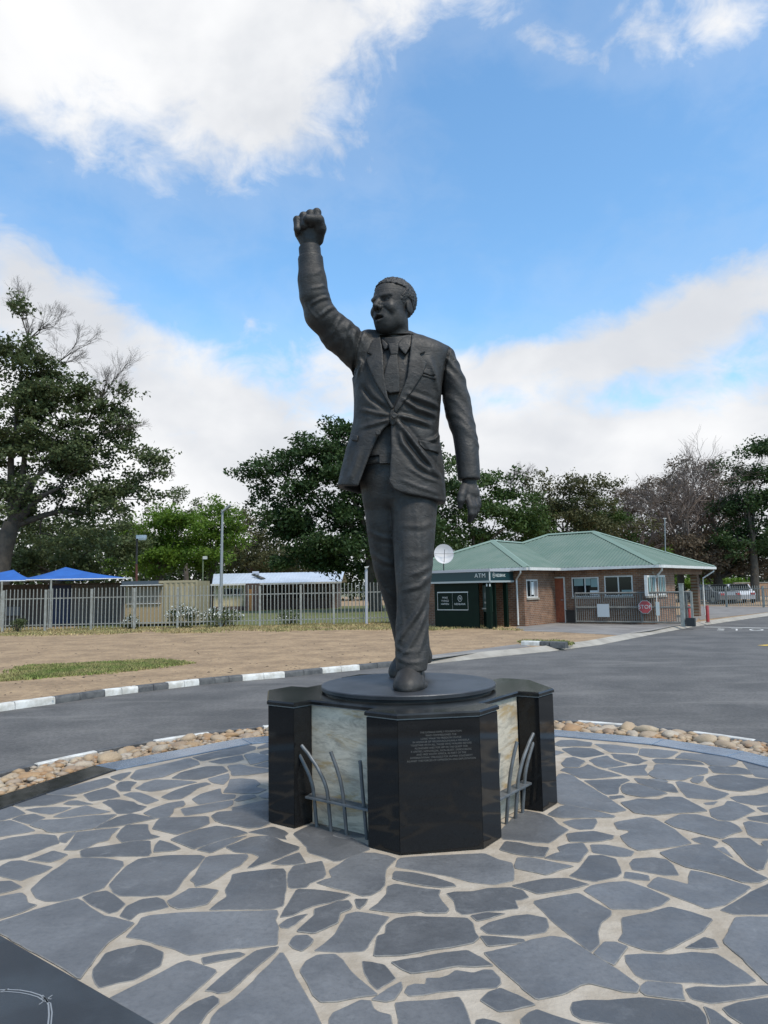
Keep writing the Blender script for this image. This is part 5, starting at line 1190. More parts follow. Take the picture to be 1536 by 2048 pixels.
# roof mast and dish
mast = thing('radio_mast', 'thin grey mast standing on the green roof', 'mast', tuple(P(1331, 1112, 33.5)))
MB().tube([P(1331, 1118, 33.5), P(1329.5, 1036, 33.5)], 0.022, 6).build('pole', m_pole, mast); MB().tube([P(1326, 1037, 33.5), P(1333, 1037, 33.5)], 0.02, 6).build('crossbar', m_pole, mast)
dish = thing('satellite_dish', 'white satellite dish on a thin pole above the bank kiosk', 'satellite dish', tuple(P(887, 1140, 28.9)))
dc = P(887, 1108.5, 28.7); prof = []
dd = MB(); seg = 28; rd_ = 0.395
for j in range(5):
    r = rd_ * j / 4
    for k in range(seg): dd.v.append((r * math.cos(2 * math.pi * k / seg), 0.10 * (r / rd_) ** 2 * -1, r * math.sin(2 * math.pi * k / seg)))
for j in range(4):
    for k in range(seg): dd.f.append((j * seg + k, j * seg + (k + 1) % seg, (j + 1) * seg + (k + 1) % seg, (j + 1) * seg + k)); dd.mi.append(0)
nb_ = len(dd.v); dd.v += [(x * 0.99, y + 0.012, z * 0.99) for x, y, z in dd.v]
for j in range(4):
    for k in range(seg): dd.f.append(tuple(nb_ + q for q in (j * seg + k, (j + 1) * seg + k, (j + 1) * seg + (k + 1) % seg, j * seg + (k + 1) % seg))); dd.mi.append(0)
rm = Matrix.Rotation(R(-8), 3, 'X') @ Matrix.Rotation(R(5), 3, 'Z')
dd.v = [tuple(Vector(dc) + rm @ Vector(p)) for p in dd.v]
dd.build('reflector', mat('dish_white', (0.52, 0.50, 0.50), 0.6, var=(0.42, 0.41, 0.41), scale=2.0), dish, smooth=True)
tip = Vector(dc) + rm @ Vector((0, -0.30, 0.12))
MB().tube([Vector(dc) + rm @ Vector((0, -0.05, -0.38)), tip], 0.010, 6).build('feed_arm', m_darkp, dish); MB().tube([tip, tip + Vector((0, 0.07, 0.0))], 0.022, 8).build('feed_horn', m_pole, dish)
MB().tube([Vector(dc) + Vector((0, 0.06, -0.02)), Vector(P(887.5, 1142, 28.8))], 0.022, 8).build('pole', m_darkp, dish)
MB().tube([Vector(dc) + rm @ Vector((-0.39, -0.12, 0)), Vector(dc) + rm @ Vector((0.45, -0.12, 0))], 0.007, 6).build('brace', m_darkp, dish)

# bank kiosk with its lettered canopy
KF = np.array([3.88, 26.97, 0.0])
kio = thing('bank_machine_kiosk', 'dark green cash machine kiosk with lettered canopy before the brick wing', 'kiosk', tuple(KF))
zt = on(975, 1142, KF, nF)[2]; zb_ = on(975, 1159, KF, nF)[2]; zl = on(975, 1163.5, KF, nF)[2]
L_ = 2.9
def kbox(name, s0, s1, d0, d1, z0, z1, m, parent=kio):   # s left along the front from the corner, d back
    c = KF - DX * (s0 + s1) / 2 + BK * (d0 + d1) / 2 + UP * (z0 + z1) / 2
    return MB().obox(c, DX, (s1 - s0) / 2, (d1 - d0) / 2, (z1 - z0) / 2).build(name, m, parent)
kbox('canopy', -0.06, L_, -0.06, 1.78, zl + 0.04, zt - 0.02, m_bankb)
kbox('canopy_top_trim', -0.09, L_ + 0.02, -0.09, 1.80, zt - 0.02, zt + 0.075, mat('kiosk_trim', (0.36, 0.36, 0.38), 0.4))
kbox('canopy_bottom_trim', -0.085, L_ + 0.02, -0.085, 1.79, zl - 0.03, zl + 0.04, mat('kiosk_trim_low', (0.30, 0.33, 0.33), 0.4))
kbox('corner_strip', -0.066, -0.03, -0.066, -0.03, zl + 0.04, zt - 0.02, m_signw)
kbox('back_panel', 0.55, L_ - 0.35, 0.10, 0.16, 0.02, zl - 0.03, m_bankg)
kbox('side_wall', L_ - 0.41, L_ - 0.35, 0.16, 1.7, 0.02, zl - 0.03, m_bankg)
kbox('machine_wall', 0.02, 0.55, 0.45, 0.52, 0.02, zl - 0.03, m_bankg)
post = kbox('corner_post', -0.02, 0.16, -0.02, 0.14, 0.0, zl - 0.03, m_bankg)
kbox('rear_post', -0.02, 0.13, 1.25, 1.38, 0.0, zl - 0.03, m_bankg)
atm = kbox('cash_machine', 0.14, 0.50, 0.33, 0.45, 0.62, 1.62, mat('machine_body', (0.03, 0.05, 0.045), 0.35))
kbox('screen', 0.19, 0.45, 0.322, 0.33, 1.12, 1.34, mat('dim_screen', (0.10, 0.12, 0.12), 0.15), atm); kbox('keypad', 0.22, 0.42, 0.30, 0.33, 0.93, 1.0, m_galv, atm); kbox('machine_light', 0.30, 0.34, 0.318, 0.33, 1.45, 1.49, m_signw, atm)
kbox('ledge', 0.15, 0.49, 0.24, 0.33, 0.72, 0.76, m_galv, atm)
# lettering
fr = lambda u, v, off=0.012, pl=KF, nn=nF, ax=DX: frame(on(u, v, np.array(pl) + nn * off, nn), ax, UP)
text_mesh('lettering', 'ATM', 0.225, m_signw, kio, fr(960, 1151.5, 0.064), extrude=0.002, spacing=1.08)
sf = KF + DX * 0.066
text_mesh('lettering', 'NEDBANK', 0.165, m_signw, kio, frame(on(1001, 1151, sf, nS), BK, UP), extrude=0.002)
def emblem(o, x, r, parent, m):
    x = np.array(x); mb = MB(); n = 28
    for rr, w in ((r, 0.14 * r),):
        vs = [o + x * (q * math.cos(2 * math.pi * k / n)) + UP * (q * 1.18 * math.sin(2 * math.pi * k / n)) for q in (rr, rr - w) for k in range(n)]
        mb.addv(vs, [(k, (k + 1) % n, n + (k + 1) % n, n + k) for k in range(n)])
    e = mb.build('emblem', m, parent)
    text_mesh('emblem_letter', 'N', r * 1.5, m, parent, frame(o, x, UP), extrude=0.001)
emblem(on(987.5, 1150.5, sf, nS), BK, 0.085, kio, m_signw)
pf = KF + BK * 0.10 - BK * 0.006
def prect(u0, v0, u1, v1, m, name='sign_border', pl=pf, nn=nF, ax=DX, par=kio, th=0.004):
    a, b = on(u0, v0, pl, nn), on(u1, v1, pl, nn); w = (b - a).dot(ax)
    return MB().obox(np.array([a[0], a[1], 0]) + ax * w / 2 + UP * (a[2] + b[2]) / 2, ax, abs(w) / 2, th, abs(a[2] - b[2]) / 2).build(name, m, par)
for q in ((875, 1184, 936, 1185.2), (874.5, 1219, 936.5, 1220.5), (874.5, 1184, 876, 1220), (935, 1184, 936.5, 1220.5), (904.3, 1184.5, 905.4, 1220)): prect(*q, m_signw)
for i, s in enumerate(('MAKE', 'THINGS', 'HAPPEN')): text_mesh('lettering', s, 0.10, m_signw, kio, frame(on(890, 1195.5 + 6.4 * i, pf - BK * 0.004, nF), DX, UP))
emblem(on(919.8, 1197, pf - BK * 0.004, nF), DX, 0.10, kio, m_signw)
text_mesh('lettering', 'NEDBANK', 0.105, m_signw, kio, frame(on(919.8, 1208.3, pf - BK * 0.004, nF), DX, UP), spacing=1.05)
for u in (973.5, 979.5):
    o = on(u, 1170, KF + nF * 0.03, nF); MB().tube([o + UP * 0.05, o - UP * 0.05], [0.02, 0.03], 6).build('hanging_light', m_signw, kio)

# waste bin by the door
binp = G(1146, 1246, 0)
tb = thing('waste_bin', 'black plastic waste bin between the orange door and the sliding gate', 'bin', tuple(binp))
vb = MB(); 
for z, h in ((0, 0.17), (0.52, 0.205)): vb.v += [tuple(binp + DX * sx * h + BK * sy * h + UP * z) for sx, sy in ((-1, -1), (1, -1), (1, 1), (-1, 1))]
vb.f = [(0, 1, 5, 4), (1, 2, 6, 5), (2, 3, 7, 6), (3, 0, 4, 7), (0, 3, 2, 1)]; vb.mi = [0] * 5
vb.build('body', m_darkp, tb)
rim = MB()
for s1, s2 in (((-1, -1), (1, -1)), ((1, -1), (1, 1)), ((1, 1), (-1, 1)), ((-1, 1), (-1, -1))):
    rim.tube([binp + DX * s1[0] * .21 + BK * s1[1] * .21 + UP * .52, binp + DX * s2[0] * .21 + BK * s2[1] * .21 + UP * .52], 0.018, 6)
rim.build('rim', m_darkp, tb)

# sliding gate
GA, GB = G(1153, 1248, 0), G(1386, 1251, 0)
gd = (GB - GA) / np.linalg.norm(GB - GA); gl = np.linalg.norm(GB - GA); gn = np.array([gd[1], -gd[0], 0])
gt = 1.22
gate = thing('sliding_gate', 'grey barred sliding gate standing open in front of the brick office', 'gate', tuple(GA))
def gbar(name, s0, z0, s1, z1, r=0.03, o=0.0):
    return MB().tube([GA + gd * s0 + UP * z0 + gn * o, GA + gd * s1 + UP * z1 + gn * o], r * 1.2, 4).build(name, m_gate, gate)
for z in (0.10, 0.66, gt): gbar('rail', 0, z, gl, z, 0.032)
for s in (0.0, gl * 0.585, gl * 0.96, gl): gbar('upright', s, 0.06, s, gt + 0.02, 0.034)
bar0 = MB().tube([(0, 0, 0.10), (0, 0, gt)], 0.0155, 5).build('bar', m_gate, None); bar0.parent = gate; bar0.location = 0.085 * gd; bars = int(gl / 0.085)
for i in range(2, bars): share('bar', bar0.data, gate, tuple(gd * i * 0.085))
def gboard(u0, v0, u1, v1, m, name):
    a, b = on(u0, v0, GA + gn * 0.05, gn), on(u1, v1, GA + gn * 0.05, gn)
    c = (a + b) / 2; MB().obox(c, gd, abs((b - a).dot(gd)) / 2, 0.006, abs(a[2] - b[2]) / 2).build(name, m, gate)
gboard(1194, 1208, 1219, 1234, mat('faded_board', (0.42, 0.44, 0.45), 0.7), 'notice_board'); gboard(1311, 1204, 1320, 1231, m_signw, 'notice_board')
gp = thing('gate_post', 'grey steel post at the open end of the sliding gate', 'post', tuple(G(1367, 1252, 0)))
pg = G(1367, 1253, 0); MB().obox(pg + UP * 0.76, gd, 0.07, 0.07, 0.76).build('shaft', m_galv, gp); MB().obox(pg + UP * 1.535, gd, 0.08, 0.08, 0.015).build('cap', m_galv, gp)
MB().obox(pg + gd * 0.33 + UP * 0.62, gd, 0.035, 0.035, 0.62).build('guide_post', m_galv, gp); MB().obox(pg + gd * 0.26 + UP * 0.16, gd, 0.15, 0.10, 0.15).build('gate_motor', m_darkp, gp)
ss = thing('stop_sign', 'red octagonal stop sign fixed to the sliding gate', 'sign', tuple(on(1290, 1214, GA + gn * 0.07, gn)))
so_ = on(1290, 1214, GA + gn * 0.07, gn); rs = 0.262
def octo(r, off, name, m, par):
    MB().addv([so_ + gn * off + gd * (r * math.cos(R(22.5 + 45 * k))) + UP * (r * math.sin(R(22.5 + 45 * k))) for k in range(8)] + [so_ + gn * (off - 0.006) + gd * (r * math.cos(R(22.5 + 45 * k))) + UP * (r * math.sin(R(22.5 + 45 * k))) for k in range(8)],
              [tuple(range(8)), tuple(range(15, 7, -1))] + [(k, 8 + k, 8 + (k + 1) % 8, (k + 1) % 8) for k in range(8)]).build(name, m, par)
octo(rs, 0.0, 'border', m_signw, ss); octo(rs - 0.018, 0.008, 'plate', mat('sign_red', (0.34, 0.045, 0.05), 0.5), ss)
text_mesh('lettering', 'STOP', 0.205, m_signw, ss, frame(so_ + gn * 0.012, gd, UP), extrude=0.001)
for u, v, h, lab in ((1416, 1245, 0.66, 'red bollard standing alone at the road edge right of the gate'), (1379, 1243, 0.66, 'red bollard seen behind the guide post of the gate'), (1345, 1241, 0.60, 'red bollard behind the bars of the sliding gate')):
    g0 = G(u, v, 0.0); bo = thing('bollard', lab, 'bollard', tuple(g0), group='red bollards by the gate')
    MB().lathe(g0, [(0.065, 0.0), (0.065, h - 0.03), (0.055, h), (0.0, h + 0.005)], 12).build('post', m_red, bo, angle=40); MB().lathe(g0, [(0.0, -0.01), (0.10, -0.01), (0.10, 0.012), (0.066, 0.02)], 12).build('foot_plate', m_conc, bo)
# fences
def fence(name, label, A, B, posts, h, gap, rails, m, pw=0.020, group=None, z=0.0, pz=0.10, lean=0.0):
    A, B = np.array(A, float), np.array(B, float); d = B - A; L = np.linalg.norm(d); d /= L; sd = np.array([d[1], -d[0], 0])
    f = thing(name, label, 'fence', tuple(A), group=group)
    for s in posts:
        p = A + d * s; MB().obox(p + UP * (h + 0.06) / 2 + sd * -0.0, d, 0.045, 0.045, (h + 0.06) / 2).build('post', m, f)
    ps = sorted(posts)
    for a, b in zip([0] + ps, ps + [L]):
        if b - a < 0.2: continue
        for rz in rails: MB().obox(A + d * (a + b) / 2 + UP * rz - sd * 0.025, d, (b - a) / 2 - 0.046, 0.016, 0.02).build('rail', m, f)
    pale = MB().addv([(-pw, 0.0, 0), (-pw * .35, -.016, 0), (pw * .35, -.016, 0), (pw, 0.0, 0)] + [(-pw, 0.0, h - .02), (-pw * .35, -.016, h), (pw * .35, -.016, h), (pw, 0.0, h - .02)], [(0, 1, 5, 4), (1, 2, 6, 5), (2, 3, 7, 6)])
    ang = math.atan2(d[1], d[0]); first = None
    k = int(L / gap)
    for i in range(k):
        s = (i + 0.5) * gap
        if any(abs(s - q) < 0.06 for q in posts): continue
        lp = tuple(d * s + sd * 0.012 + UP * (pz + random.uniform(-.012, .012)))
        if first is None: first = pale.build('pale', m, None); first.parent = f; first.location = lp; first.rotation_euler = (0, 0, ang); me_ = first.data
        else:
            o = share('pale', me_, f, lp, ang); o.rotation_euler = (0, random.uniform(-.006, .006), ang)
    return f
FA, FB = np.array([-19.0, 31.3, 0]), np.array([1.6, 32.3, 0])
def fs(u):                                     # distance along the fence of a surveyed post
    r = ray(u, 1258); d = (FB - FA) / np.linalg.norm(FB - FA); n_ = np.array([d[1], -d[0], 0]); t = (FA - np.array([0, 0, EYE])).dot(n_) / r.dot(n_)
    return (np.array([0, 0, EYE]) + r * t - FA).dot(d)
fence('palisade_fence', 'grey steel palisade fence along the far side of the dirt verge', FA, FB, [fs(u) for u in (5, 90, 182, 268, 355, 441, 520, 602, 668, 800)], 1.74, 0.163, (0.28, 1.42), m_galv)
fence('palisade_fence', 'low grey bar fence before the parked cars beyond the gate', G(1385, 1214, 0) * [1, 1, 0], G(1600, 1216, 0) * [1, 1, 0], [2.2, 4.4], 1.20, 0.13, (0.14, 1.12), m_galv, pw=0.02)

# lamp and camera poles
def lamp_floodlight():
    t = thing('floodlight_pole', 'floodlight with a white boxy head on a pole with a red brown lower half', 'lamp post', tuple(P(273, 1250, 44.0) * [1, 1, 0]))
    b0 = P(273, 1250, 44.0); b0[2] = 0; top = P(274, 1076, 44.0); mid = P(273, 1128, 44.0)
    MB().tube([b0, mid], 0.07, 8).build('lower_pole', mat('rust_red_pole', (0.14, 0.045, 0.03), 0.7), t); MB().tube([mid, top], 0.06, 8).build('upper_pole', mat('brown_pole', (0.07, 0.055, 0.05), 0.7), t)
    h = MB().obox(P(283, 1074, 44.0), (0.97, 0.25, 0), 0.30, 0.20, 0.11).build('lamp_head', mat('lamp_white', (0.66, 0.67, 0.70), 0.5), t); MB().obox(P(284.5, 1078.5, 44.0), (0.97, 0.25, 0), 0.21, 0.16, 0.06).build('lens', m_signw, h)
    MB().obox(P(274.5, 1074, 44.0), (0.97, 0.25, 0), 0.09, 0.09, 0.10).build('bracket', m_darkp, t)
lamp_floodlight()
def lamp_tall():
    b0 = P(441, 1250, 34.0); b0[2] = 0; t = thing('street_lamp', 'tall grey lamp pole with a tilted flat head behind the fence', 'lamp post', tuple(b0))
    top = P(445, 1020, 34.0); MB().tube([b0, b0 + (top - b0) * 0.4, top], [0.10, 0.075, 0.05], 10).build('pole', m_pole, t)
    c = Vector(P(453, 1017, 34.0)); rm_ = Matrix.Rotation(R(-38), 3, 'Y')
    hb = MB().box((-0.24, -0.14, -0.03), (0.24, 0.14, 0.04)); hb.v = [tuple(c + rm_ @ Vector(p)) for p in hb.v]
    h = hb.build('lamp_head', m_pole, t); gb = MB().box((-0.20, -0.11, -0.045), (0.20, 0.11, -0.031)); gb.v = [tuple(c + rm_ @ Vector(p)) for p in gb.v]; gb.build('lens', mat('lamp_glass', (0.25, 0.24, 0.22), 0.3), h)
    for v in (1071, 1090, 1098): MB().tube([P(440 if v > 1080 else 447, v, 34.0), P(446, v, 34.0)], 0.025, 6).build('insulator', m_signw, t)
lamp_tall()
b0 = P(405, 1210, 55.0); b0[2] = 0; t = thing('yard_lamp', 'small yard lamp with a white head on a thin green pole', 'lamp post', tuple(b0))
MB().tube([b0, P(406, 1118, 55.0)], 0.05, 8).build('pole', mat('green_pole', (0.14, 0.17, 0.10), 0.6), t); MB().obox(P(410, 1115.5, 55.0), (1, 0, 0), 0.14, 0.14, 0.11).build('lamp_head', m_signw, t)
b0 = P(733, 1249, 31.9); b0[2] = 0; t = thing('camera_post', 'pale post with a small white camera head at the palisade fence', 'camera post', tuple(b0))
MB().tube([b0, P(732.5, 1140, 31.9)], 0.065, 10).build('post', mat('pale_post', (0.36, 0.37, 0.40), 0.5), t); MB().tube([P(732.5, 1140, 31.9), P(732.5, 1136.5, 31.9)], 0.045, 8).build('neck', m_wtrim, t)
cm = P(733.5, 1134.5, 31.8); MB().addv([cm + np.array(q) for q in ((-.11, -.06, .02), (.11, -.06, .05), (.11, .06, .05), (-.11, .06, .02), (-.06, -.05, -.05), (.04, -.05, -.03), (.04, .05, -.03), (-.06, .05, -.05))], [(0, 1, 2, 3), (7, 6, 5, 4), (0, 4, 5, 1), (1, 5, 6, 2), (2, 6, 7, 3), (3, 7, 4, 0)]).build('camera_head', m_wtrim, t)

# shade canopies, containers and the house behind the fence
m_shade = mat('blue_shade_cloth', (0.020, 0.105, 0.36), 0.8, var=(0.016, 0.085, 0.30), scale=1.5)
def canopy(label, fl, fr_, bl, br, pk, posts):
    t = thing('shade_canopy', label, 'canopy', (float(fl[0]), float(fl[1]), 0), group='blue shade canopies')
    mb = MB(); n = 8; cs = [np.array(q) for q in (fl, fr_, br, bl)]; pk = np.array(pk)
    for i in range(4):
        a, b = cs[i], cs[(i + 1) % 4]
        for j in range(n + 1):
            for k in range(n + 1):
                e = a + (b - a) * j / n; e = e + UP * (-0.05 * math.sin(math.pi * j / n)) ; q = e + (pk - e) * k / n; q = q - UP * 0.07 * math.sin(math.pi * k / n); mb.v.append(tuple(q))
        o = i * (n + 1) ** 2
        for j in range(n):
            for k in range(n): mb.f.append((o + j * (n + 1) + k, o + (j + 1) * (n + 1) + k, o + (j + 1) * (n + 1) + k + 1, o + j * (n + 1) + k + 1)); mb.mi.append(0)
    mb.build('cloth', m_shade, t, smooth=True)
    for p in posts: MB().tube([(p[0], p[1], 0), tuple(p)], 0.045, 8).build('post', m_galv, t)
    MB().tube([fl, fr_], 0.03, 6).build('edge_pipe', m_wtrim, t)
c1 = [P(52, 1160, 34.6), P(264, 1156.5, 34.6), P(40, 1158, 39), P(258, 1156, 39)]
canopy('large blue peaked shade canopy over the brown container', c1[0], c1[1], c1[2], c1[3], P(131, 1134, 36.6), [P(102.5, 1158.5, 34.6), c1[1] - UP * 0.03])
c2_ = [P(-130, 1164, 35.0), P(70, 1161, 35.0), P(-120, 1161, 39), P(66, 1158, 39)]
canopy('blue shade canopy cut by the left edge, behind the larger one', c2_[0], c2_[1], c2_[2], c2_[3], P(27, 1139.5, 37.0), [P(4, 1162, 35.0)])
def corrugated(A, B, z0, z1, name, m, parent, pitch=0.24, amp=0.035):
    A, B = np.array(A, float), np.array(B, float); d = B - A; L = np.linalg.norm(d); d /= L; sd = np.array([d[1], -d[0], 0]); n = int(L / (pitch / 4)); mb = MB()
    for i in range(n + 1):
        p = A + d * L * i / n + sd * amp * (0, 1, 1, 0)[i % 4]; mb.v += [(p[0], p[1], z0), (p[0], p[1], z1)]
        if i: mb.f.append((2 * i - 2, 2 * i, 2 * i + 1, 2 * i - 1)); mb.mi.append(0)
    return mb.build(name, m, parent)
m_cont = mat('beige_container', (0.31, 0.265, 0.165), 0.7, var=(0.26, 0.215, 0.13), scale=2.0)
cA, cB = P(250, 1250, 34.2) * [1, 1, 0], P(394, 1250, 34.2) * [1, 1, 0]; zt2 = P(394, 1161, 34.2)[2]; zb3 = 0.12
ct = thing('storage_container', 'beige corrugated container with a serving hatch behind the fence', 'container', tuple(cA))
MB().box((cA[0], cA[1] + 0.05, zb3), (cB[0], cA[1] + 2.4, zt2)).build('body', m_cont, ct)
sx = P(326, 1200, 34.2)[0]
corrugated((sx, cA[1], 0), (cB[0] - 0.06, cA[1], 0), zb3 + 0.08, zt2 - 0.10, 'side_sheet', m_cont, ct)
for z0, z1 in ((zb3, zb3 + 0.09), (zt2 - 0.09, zt2 + 0.02)): MB().box((cA[0], cA[1] - 0.03, z0), (cB[0], cA[1] + 0.05, z1)).build('frame_rail', m_cont, ct)
MB().box((cB[0] - 0.07, cA[1] - 0.04, zb3), (cB[0] + 0.02, cA[1] + 0.06, zt2)).build('corner_post', m_cont, ct)
MB().box((cA[0], cA[1] - 0.02, zb3 + 0.09), (sx, cA[1] + 0.05, P(300, 1207, 34.2)[2])).build('hatch_front', mat('tan_panel', (0.30, 0.22, 0.12), 0.8), ct)
MB().box((cA[0] + .1, cA[1] + 0.01, P(300, 1206, 34.2)[2]), (sx - .1, cA[1] + 0.045, P(300, 1172, 34.2)[2])).build('hatch', mat('hatch_dark', (0.16, 0.13, 0.09), 0.6), ct)
MB().box((cA[0] + .1, cA[1] - 0.10, P(300, 1206.5, 34.2)[2] - .03), (sx - .1, cA[1] + 0.05, P(300, 1206.5, 34.2)[2])).build('counter', m_wtrim, ct)
MB().box((cA[0] - .1, cA[1] - 0.45, P(300, 1171, 34.2)[2]), (sx, cA[1] + 0.0, P(300, 1169.5, 34.2)[2])).build('awning', m_wtrim, ct)
MB().box((cA[0] - .05, cA[1] - 0.40, P(300, 1169, 34.2)[2]), (sx - .1, cA[1] - 0.36, P(300, 1162, 34.2)[2])).build('sign_board', mat('slate_blue_board', (0.05, 0.065, 0.08), 0.6), ct)
for i in range(3): MB().box((cA[0] + 0.2 + i * 0.9, cA[1] + 0.2, 0), (cA[0] + 0.45 + i * 0.9, cA[1] + 0.6, zb3)).build('foot_block', m_conc, ct)
m_brn = mat('brown_container', (0.085, 0.062, 0.050), 0.8, var=(0.062, 0.045, 0.038), scale=1.5)
bA = P(-60, 1250, 37.0) * [1, 1, 0]; bB = P(260, 1250, 37.0) * [1, 1, 0]; zt3 = P(200, 1166, 37.0)[2]
bt = thing('storage_container', 'long dark brown container in the shade under the blue canopies', 'container', tuple(bA))
MB().box((bA[0], bA[1] + 0.05, 0.05), (bB[0], bA[1] + 2.4, zt3)).build('body', m_brn, bt)
corrugated((bA[0], bA[1], 0), (P(96, 1200, 37)[0], bA[1], 0), 0.1, zt3 - 0.08, 'side_sheet', m_brn, bt)
corrugated((P(142, 1200, 37)[0], bA[1], 0), (bB[0], bA[1], 0), 0.1, zt3 - 0.08, 'side_sheet', mat('grey_brown_sheet', (0.12, 0.10, 0.088), 0.8), bt)
MB().box((P(97, 1200, 37)[0], bA[1] - 0.02, 0.1), (P(141, 1200, 37)[0], bA[1] + 0.05, zt3 - 0.08)).build('door', mat('navy_door', (0.012, 0.018, 0.055), 0.6), bt)
MB().box((P(6, 1200, 37)[0], bA[1] - 0.10, 0.55), (P(42, 1200, 37)[0], bA[1] - 0.04, 1.0)).build('grey_panel', mat('faded_grey', (0.13, 0.125, 0.13), 0.8), bt)
MB().box((bA[0], bA[1] - 0.04, zt3 - 0.08), (bB[0], bA[1] + 0.05, zt3)).build('frame_rail', m_brn, bt)
bn_ = thing('bench', 'low dark bench in front of the brown container under the canopy', 'bench', tuple(P(20, 1250, 35.2) * [1, 1, 0]))
e0, e1 = P(2, 1250, 35.2), P(42, 1250, 35.2)
MB().box((e0[0], 35.0, 0.40), (e1[0], 35.4, 0.45)).build('seat', m_darkp, bn_)
for x in (e0[0] + 0.1, e1[0] - 0.15): MB().box((x, 35.05, 0), (x + 0.06, 35.35, 0.40)).build('leg', m_darkp, bn_)
# lawn behind the fence
m_lawn2 = mat('lawn', (0.075, 0.095, 0.022), 0.95, var=(0.12, 0.115, 0.035), scale=0.8, bump=0.6, bscale=25)
struct(mesh('lawn', [(-14.5, 33.0, 0.008), (6, 33.0, 0.008), (14, 66, 0.008), (-22, 66, 0.008)], [(0, 1, 2, 3)], m_lawn2))
# the long house
HY = 58.0
hx = lambda u, v, y=HY: P(u, v, y)
ho = thing('long_house', 'low cream house with a pale blue metal roof behind the fence', 'house', tuple(hx(430, 1210) * [1, 1, 0]))
m_cream = mat('cream_wall', (0.62, 0.52, 0.33), 0.85, var=(0.42, 0.35, 0.21), scale=1.0); m_brk2 = brick_mat('dull_brick', (0.13, 0.072, 0.055), (0.10, 0.058, 0.045), (0.13, 0.11, 0.10), np.array([1, 0, 0]))
ez = hx(430, 1168.5)[2]; x0, x1, x2, x3 = hx(427, 1190)[0], hx(497, 1190)[0], hx(522, 1190)[0], hx(672, 1190)[0]
MB().box((x0, HY, 0), (x1, HY + 7, ez)).build('wall', m_cream, ho); MB().box((x1, HY - 1.2, 0), (x2, HY + 6.9, ez)).build('wall', m_brk2, ho); MB().box((x2, HY + 1.6, 0), (x3, HY + 7, ez)).build('wall', m_brk2, ho)
MB().box((x0, HY - 0.03, 0), (x1, HY + 0.1, 0.35)).build('plinth', m_brk2, ho)
m_roofb = mat('pale_blue_roof', (0.46, 0.51, 0.58), 0.4, var=(0.40, 0.45, 0.52), scale=0.8)
rz_ = hx(450, 1147.5, HY + 3.4)[2]
slope([(hx(411.5, 1147)[0] - 0.2, HY + 3.5, rz_), (x3 + 0.5, HY + 3.5, rz_), (x3 + 0.5, HY - 0.5, ez), (x0 - 0.0, HY - 0.5, ez)][::-1], 'roof_sheet', m_roofb, ho, 0.3, 0.010)
slope([(x0 - 0.6, HY + 7.5, ez), (x3 + 0.5, HY + 7.5, ez), (x3 + 0.5, HY + 3.5, rz_), (hx(411.5, 1147)[0] - 0.2, HY + 3.5, rz_)], 'roof_sheet', m_roofb, ho, 0.4, 0.03)
MB().box((x0 - 0.1, HY - 0.58, ez - 0.12), (x3 + 0.5, HY - 0.48, ez + 0.02)).build('gutter', m_wtrim, ho)
for u0, u1 in ((448, 465), (467, 485)):
    w = MB().box((hx(u0, 1180)[0], HY - 0.03, hx(u0, 1192)[2]), (hx(u1, 1180)[0], HY + 0.1, hx(u0, 1177)[2])).build('window', m_wtrim, ho)
    for i in range(3):
        a, b = hx(u0 + (u1 - u0) * (i + .12) / 3, 1180)[0], hx(u0 + (u1 - u0) * (i + .88) / 3, 1180)[0]
        MB().box((a, HY - 0.04, hx(u0, 1191)[2]), (b, HY + 0.05, hx(u0, 1178)[2])).build('pane', m_glass, w)
MB().box((hx(504, 1180)[0], HY - 1.23, 0.02), (hx(511, 1180)[0], HY - 1.1, 1.7)).build('door', mat('ochre_door', (0.36, 0.17, 0.05), 0.6), ho)
for i in range(5):
    u = 535 + i * 26; MB().box((hx(u, 1180, HY + 1.6)[0], HY + 1.57, 0.9), (hx(u + 14, 1180, HY + 1.6)[0], HY + 1.7, ez - 0.4)).build('window', m_glass, ho)
gy = thing('solar_geyser', 'solar water heater with a silver tank on the pale blue roof', 'water heater', tuple(hx(512, 1150, HY + 2.5)))
tz = hx(511, 1146.5, HY + 2.6); MB().tube([tz + np.array([-0.25, 0, 0]), tz + np.array([0.30, 0, 0])], 0.16, 14).build('tank', mat('silver_tank', (0.55, 0.56, 0.60), 0.3, metal=0.6), gy)
q = [hx(503, 1151, HY + 1.9), hx(509, 1150, HY + 1.9), hx(531, 1158.5, HY + 0.7), hx(522, 1159, HY + 0.7)]; MB().addv([p + UP * 0.10 for p in q] + [p + UP * 0.02 for p in q], [(0, 1, 2, 3), (7, 6, 5, 4), (0, 4, 5, 1), (1, 5, 6, 2), (2, 6, 7, 3), (3, 7, 4, 0)]).build('collector_panel', m_glass, gy)
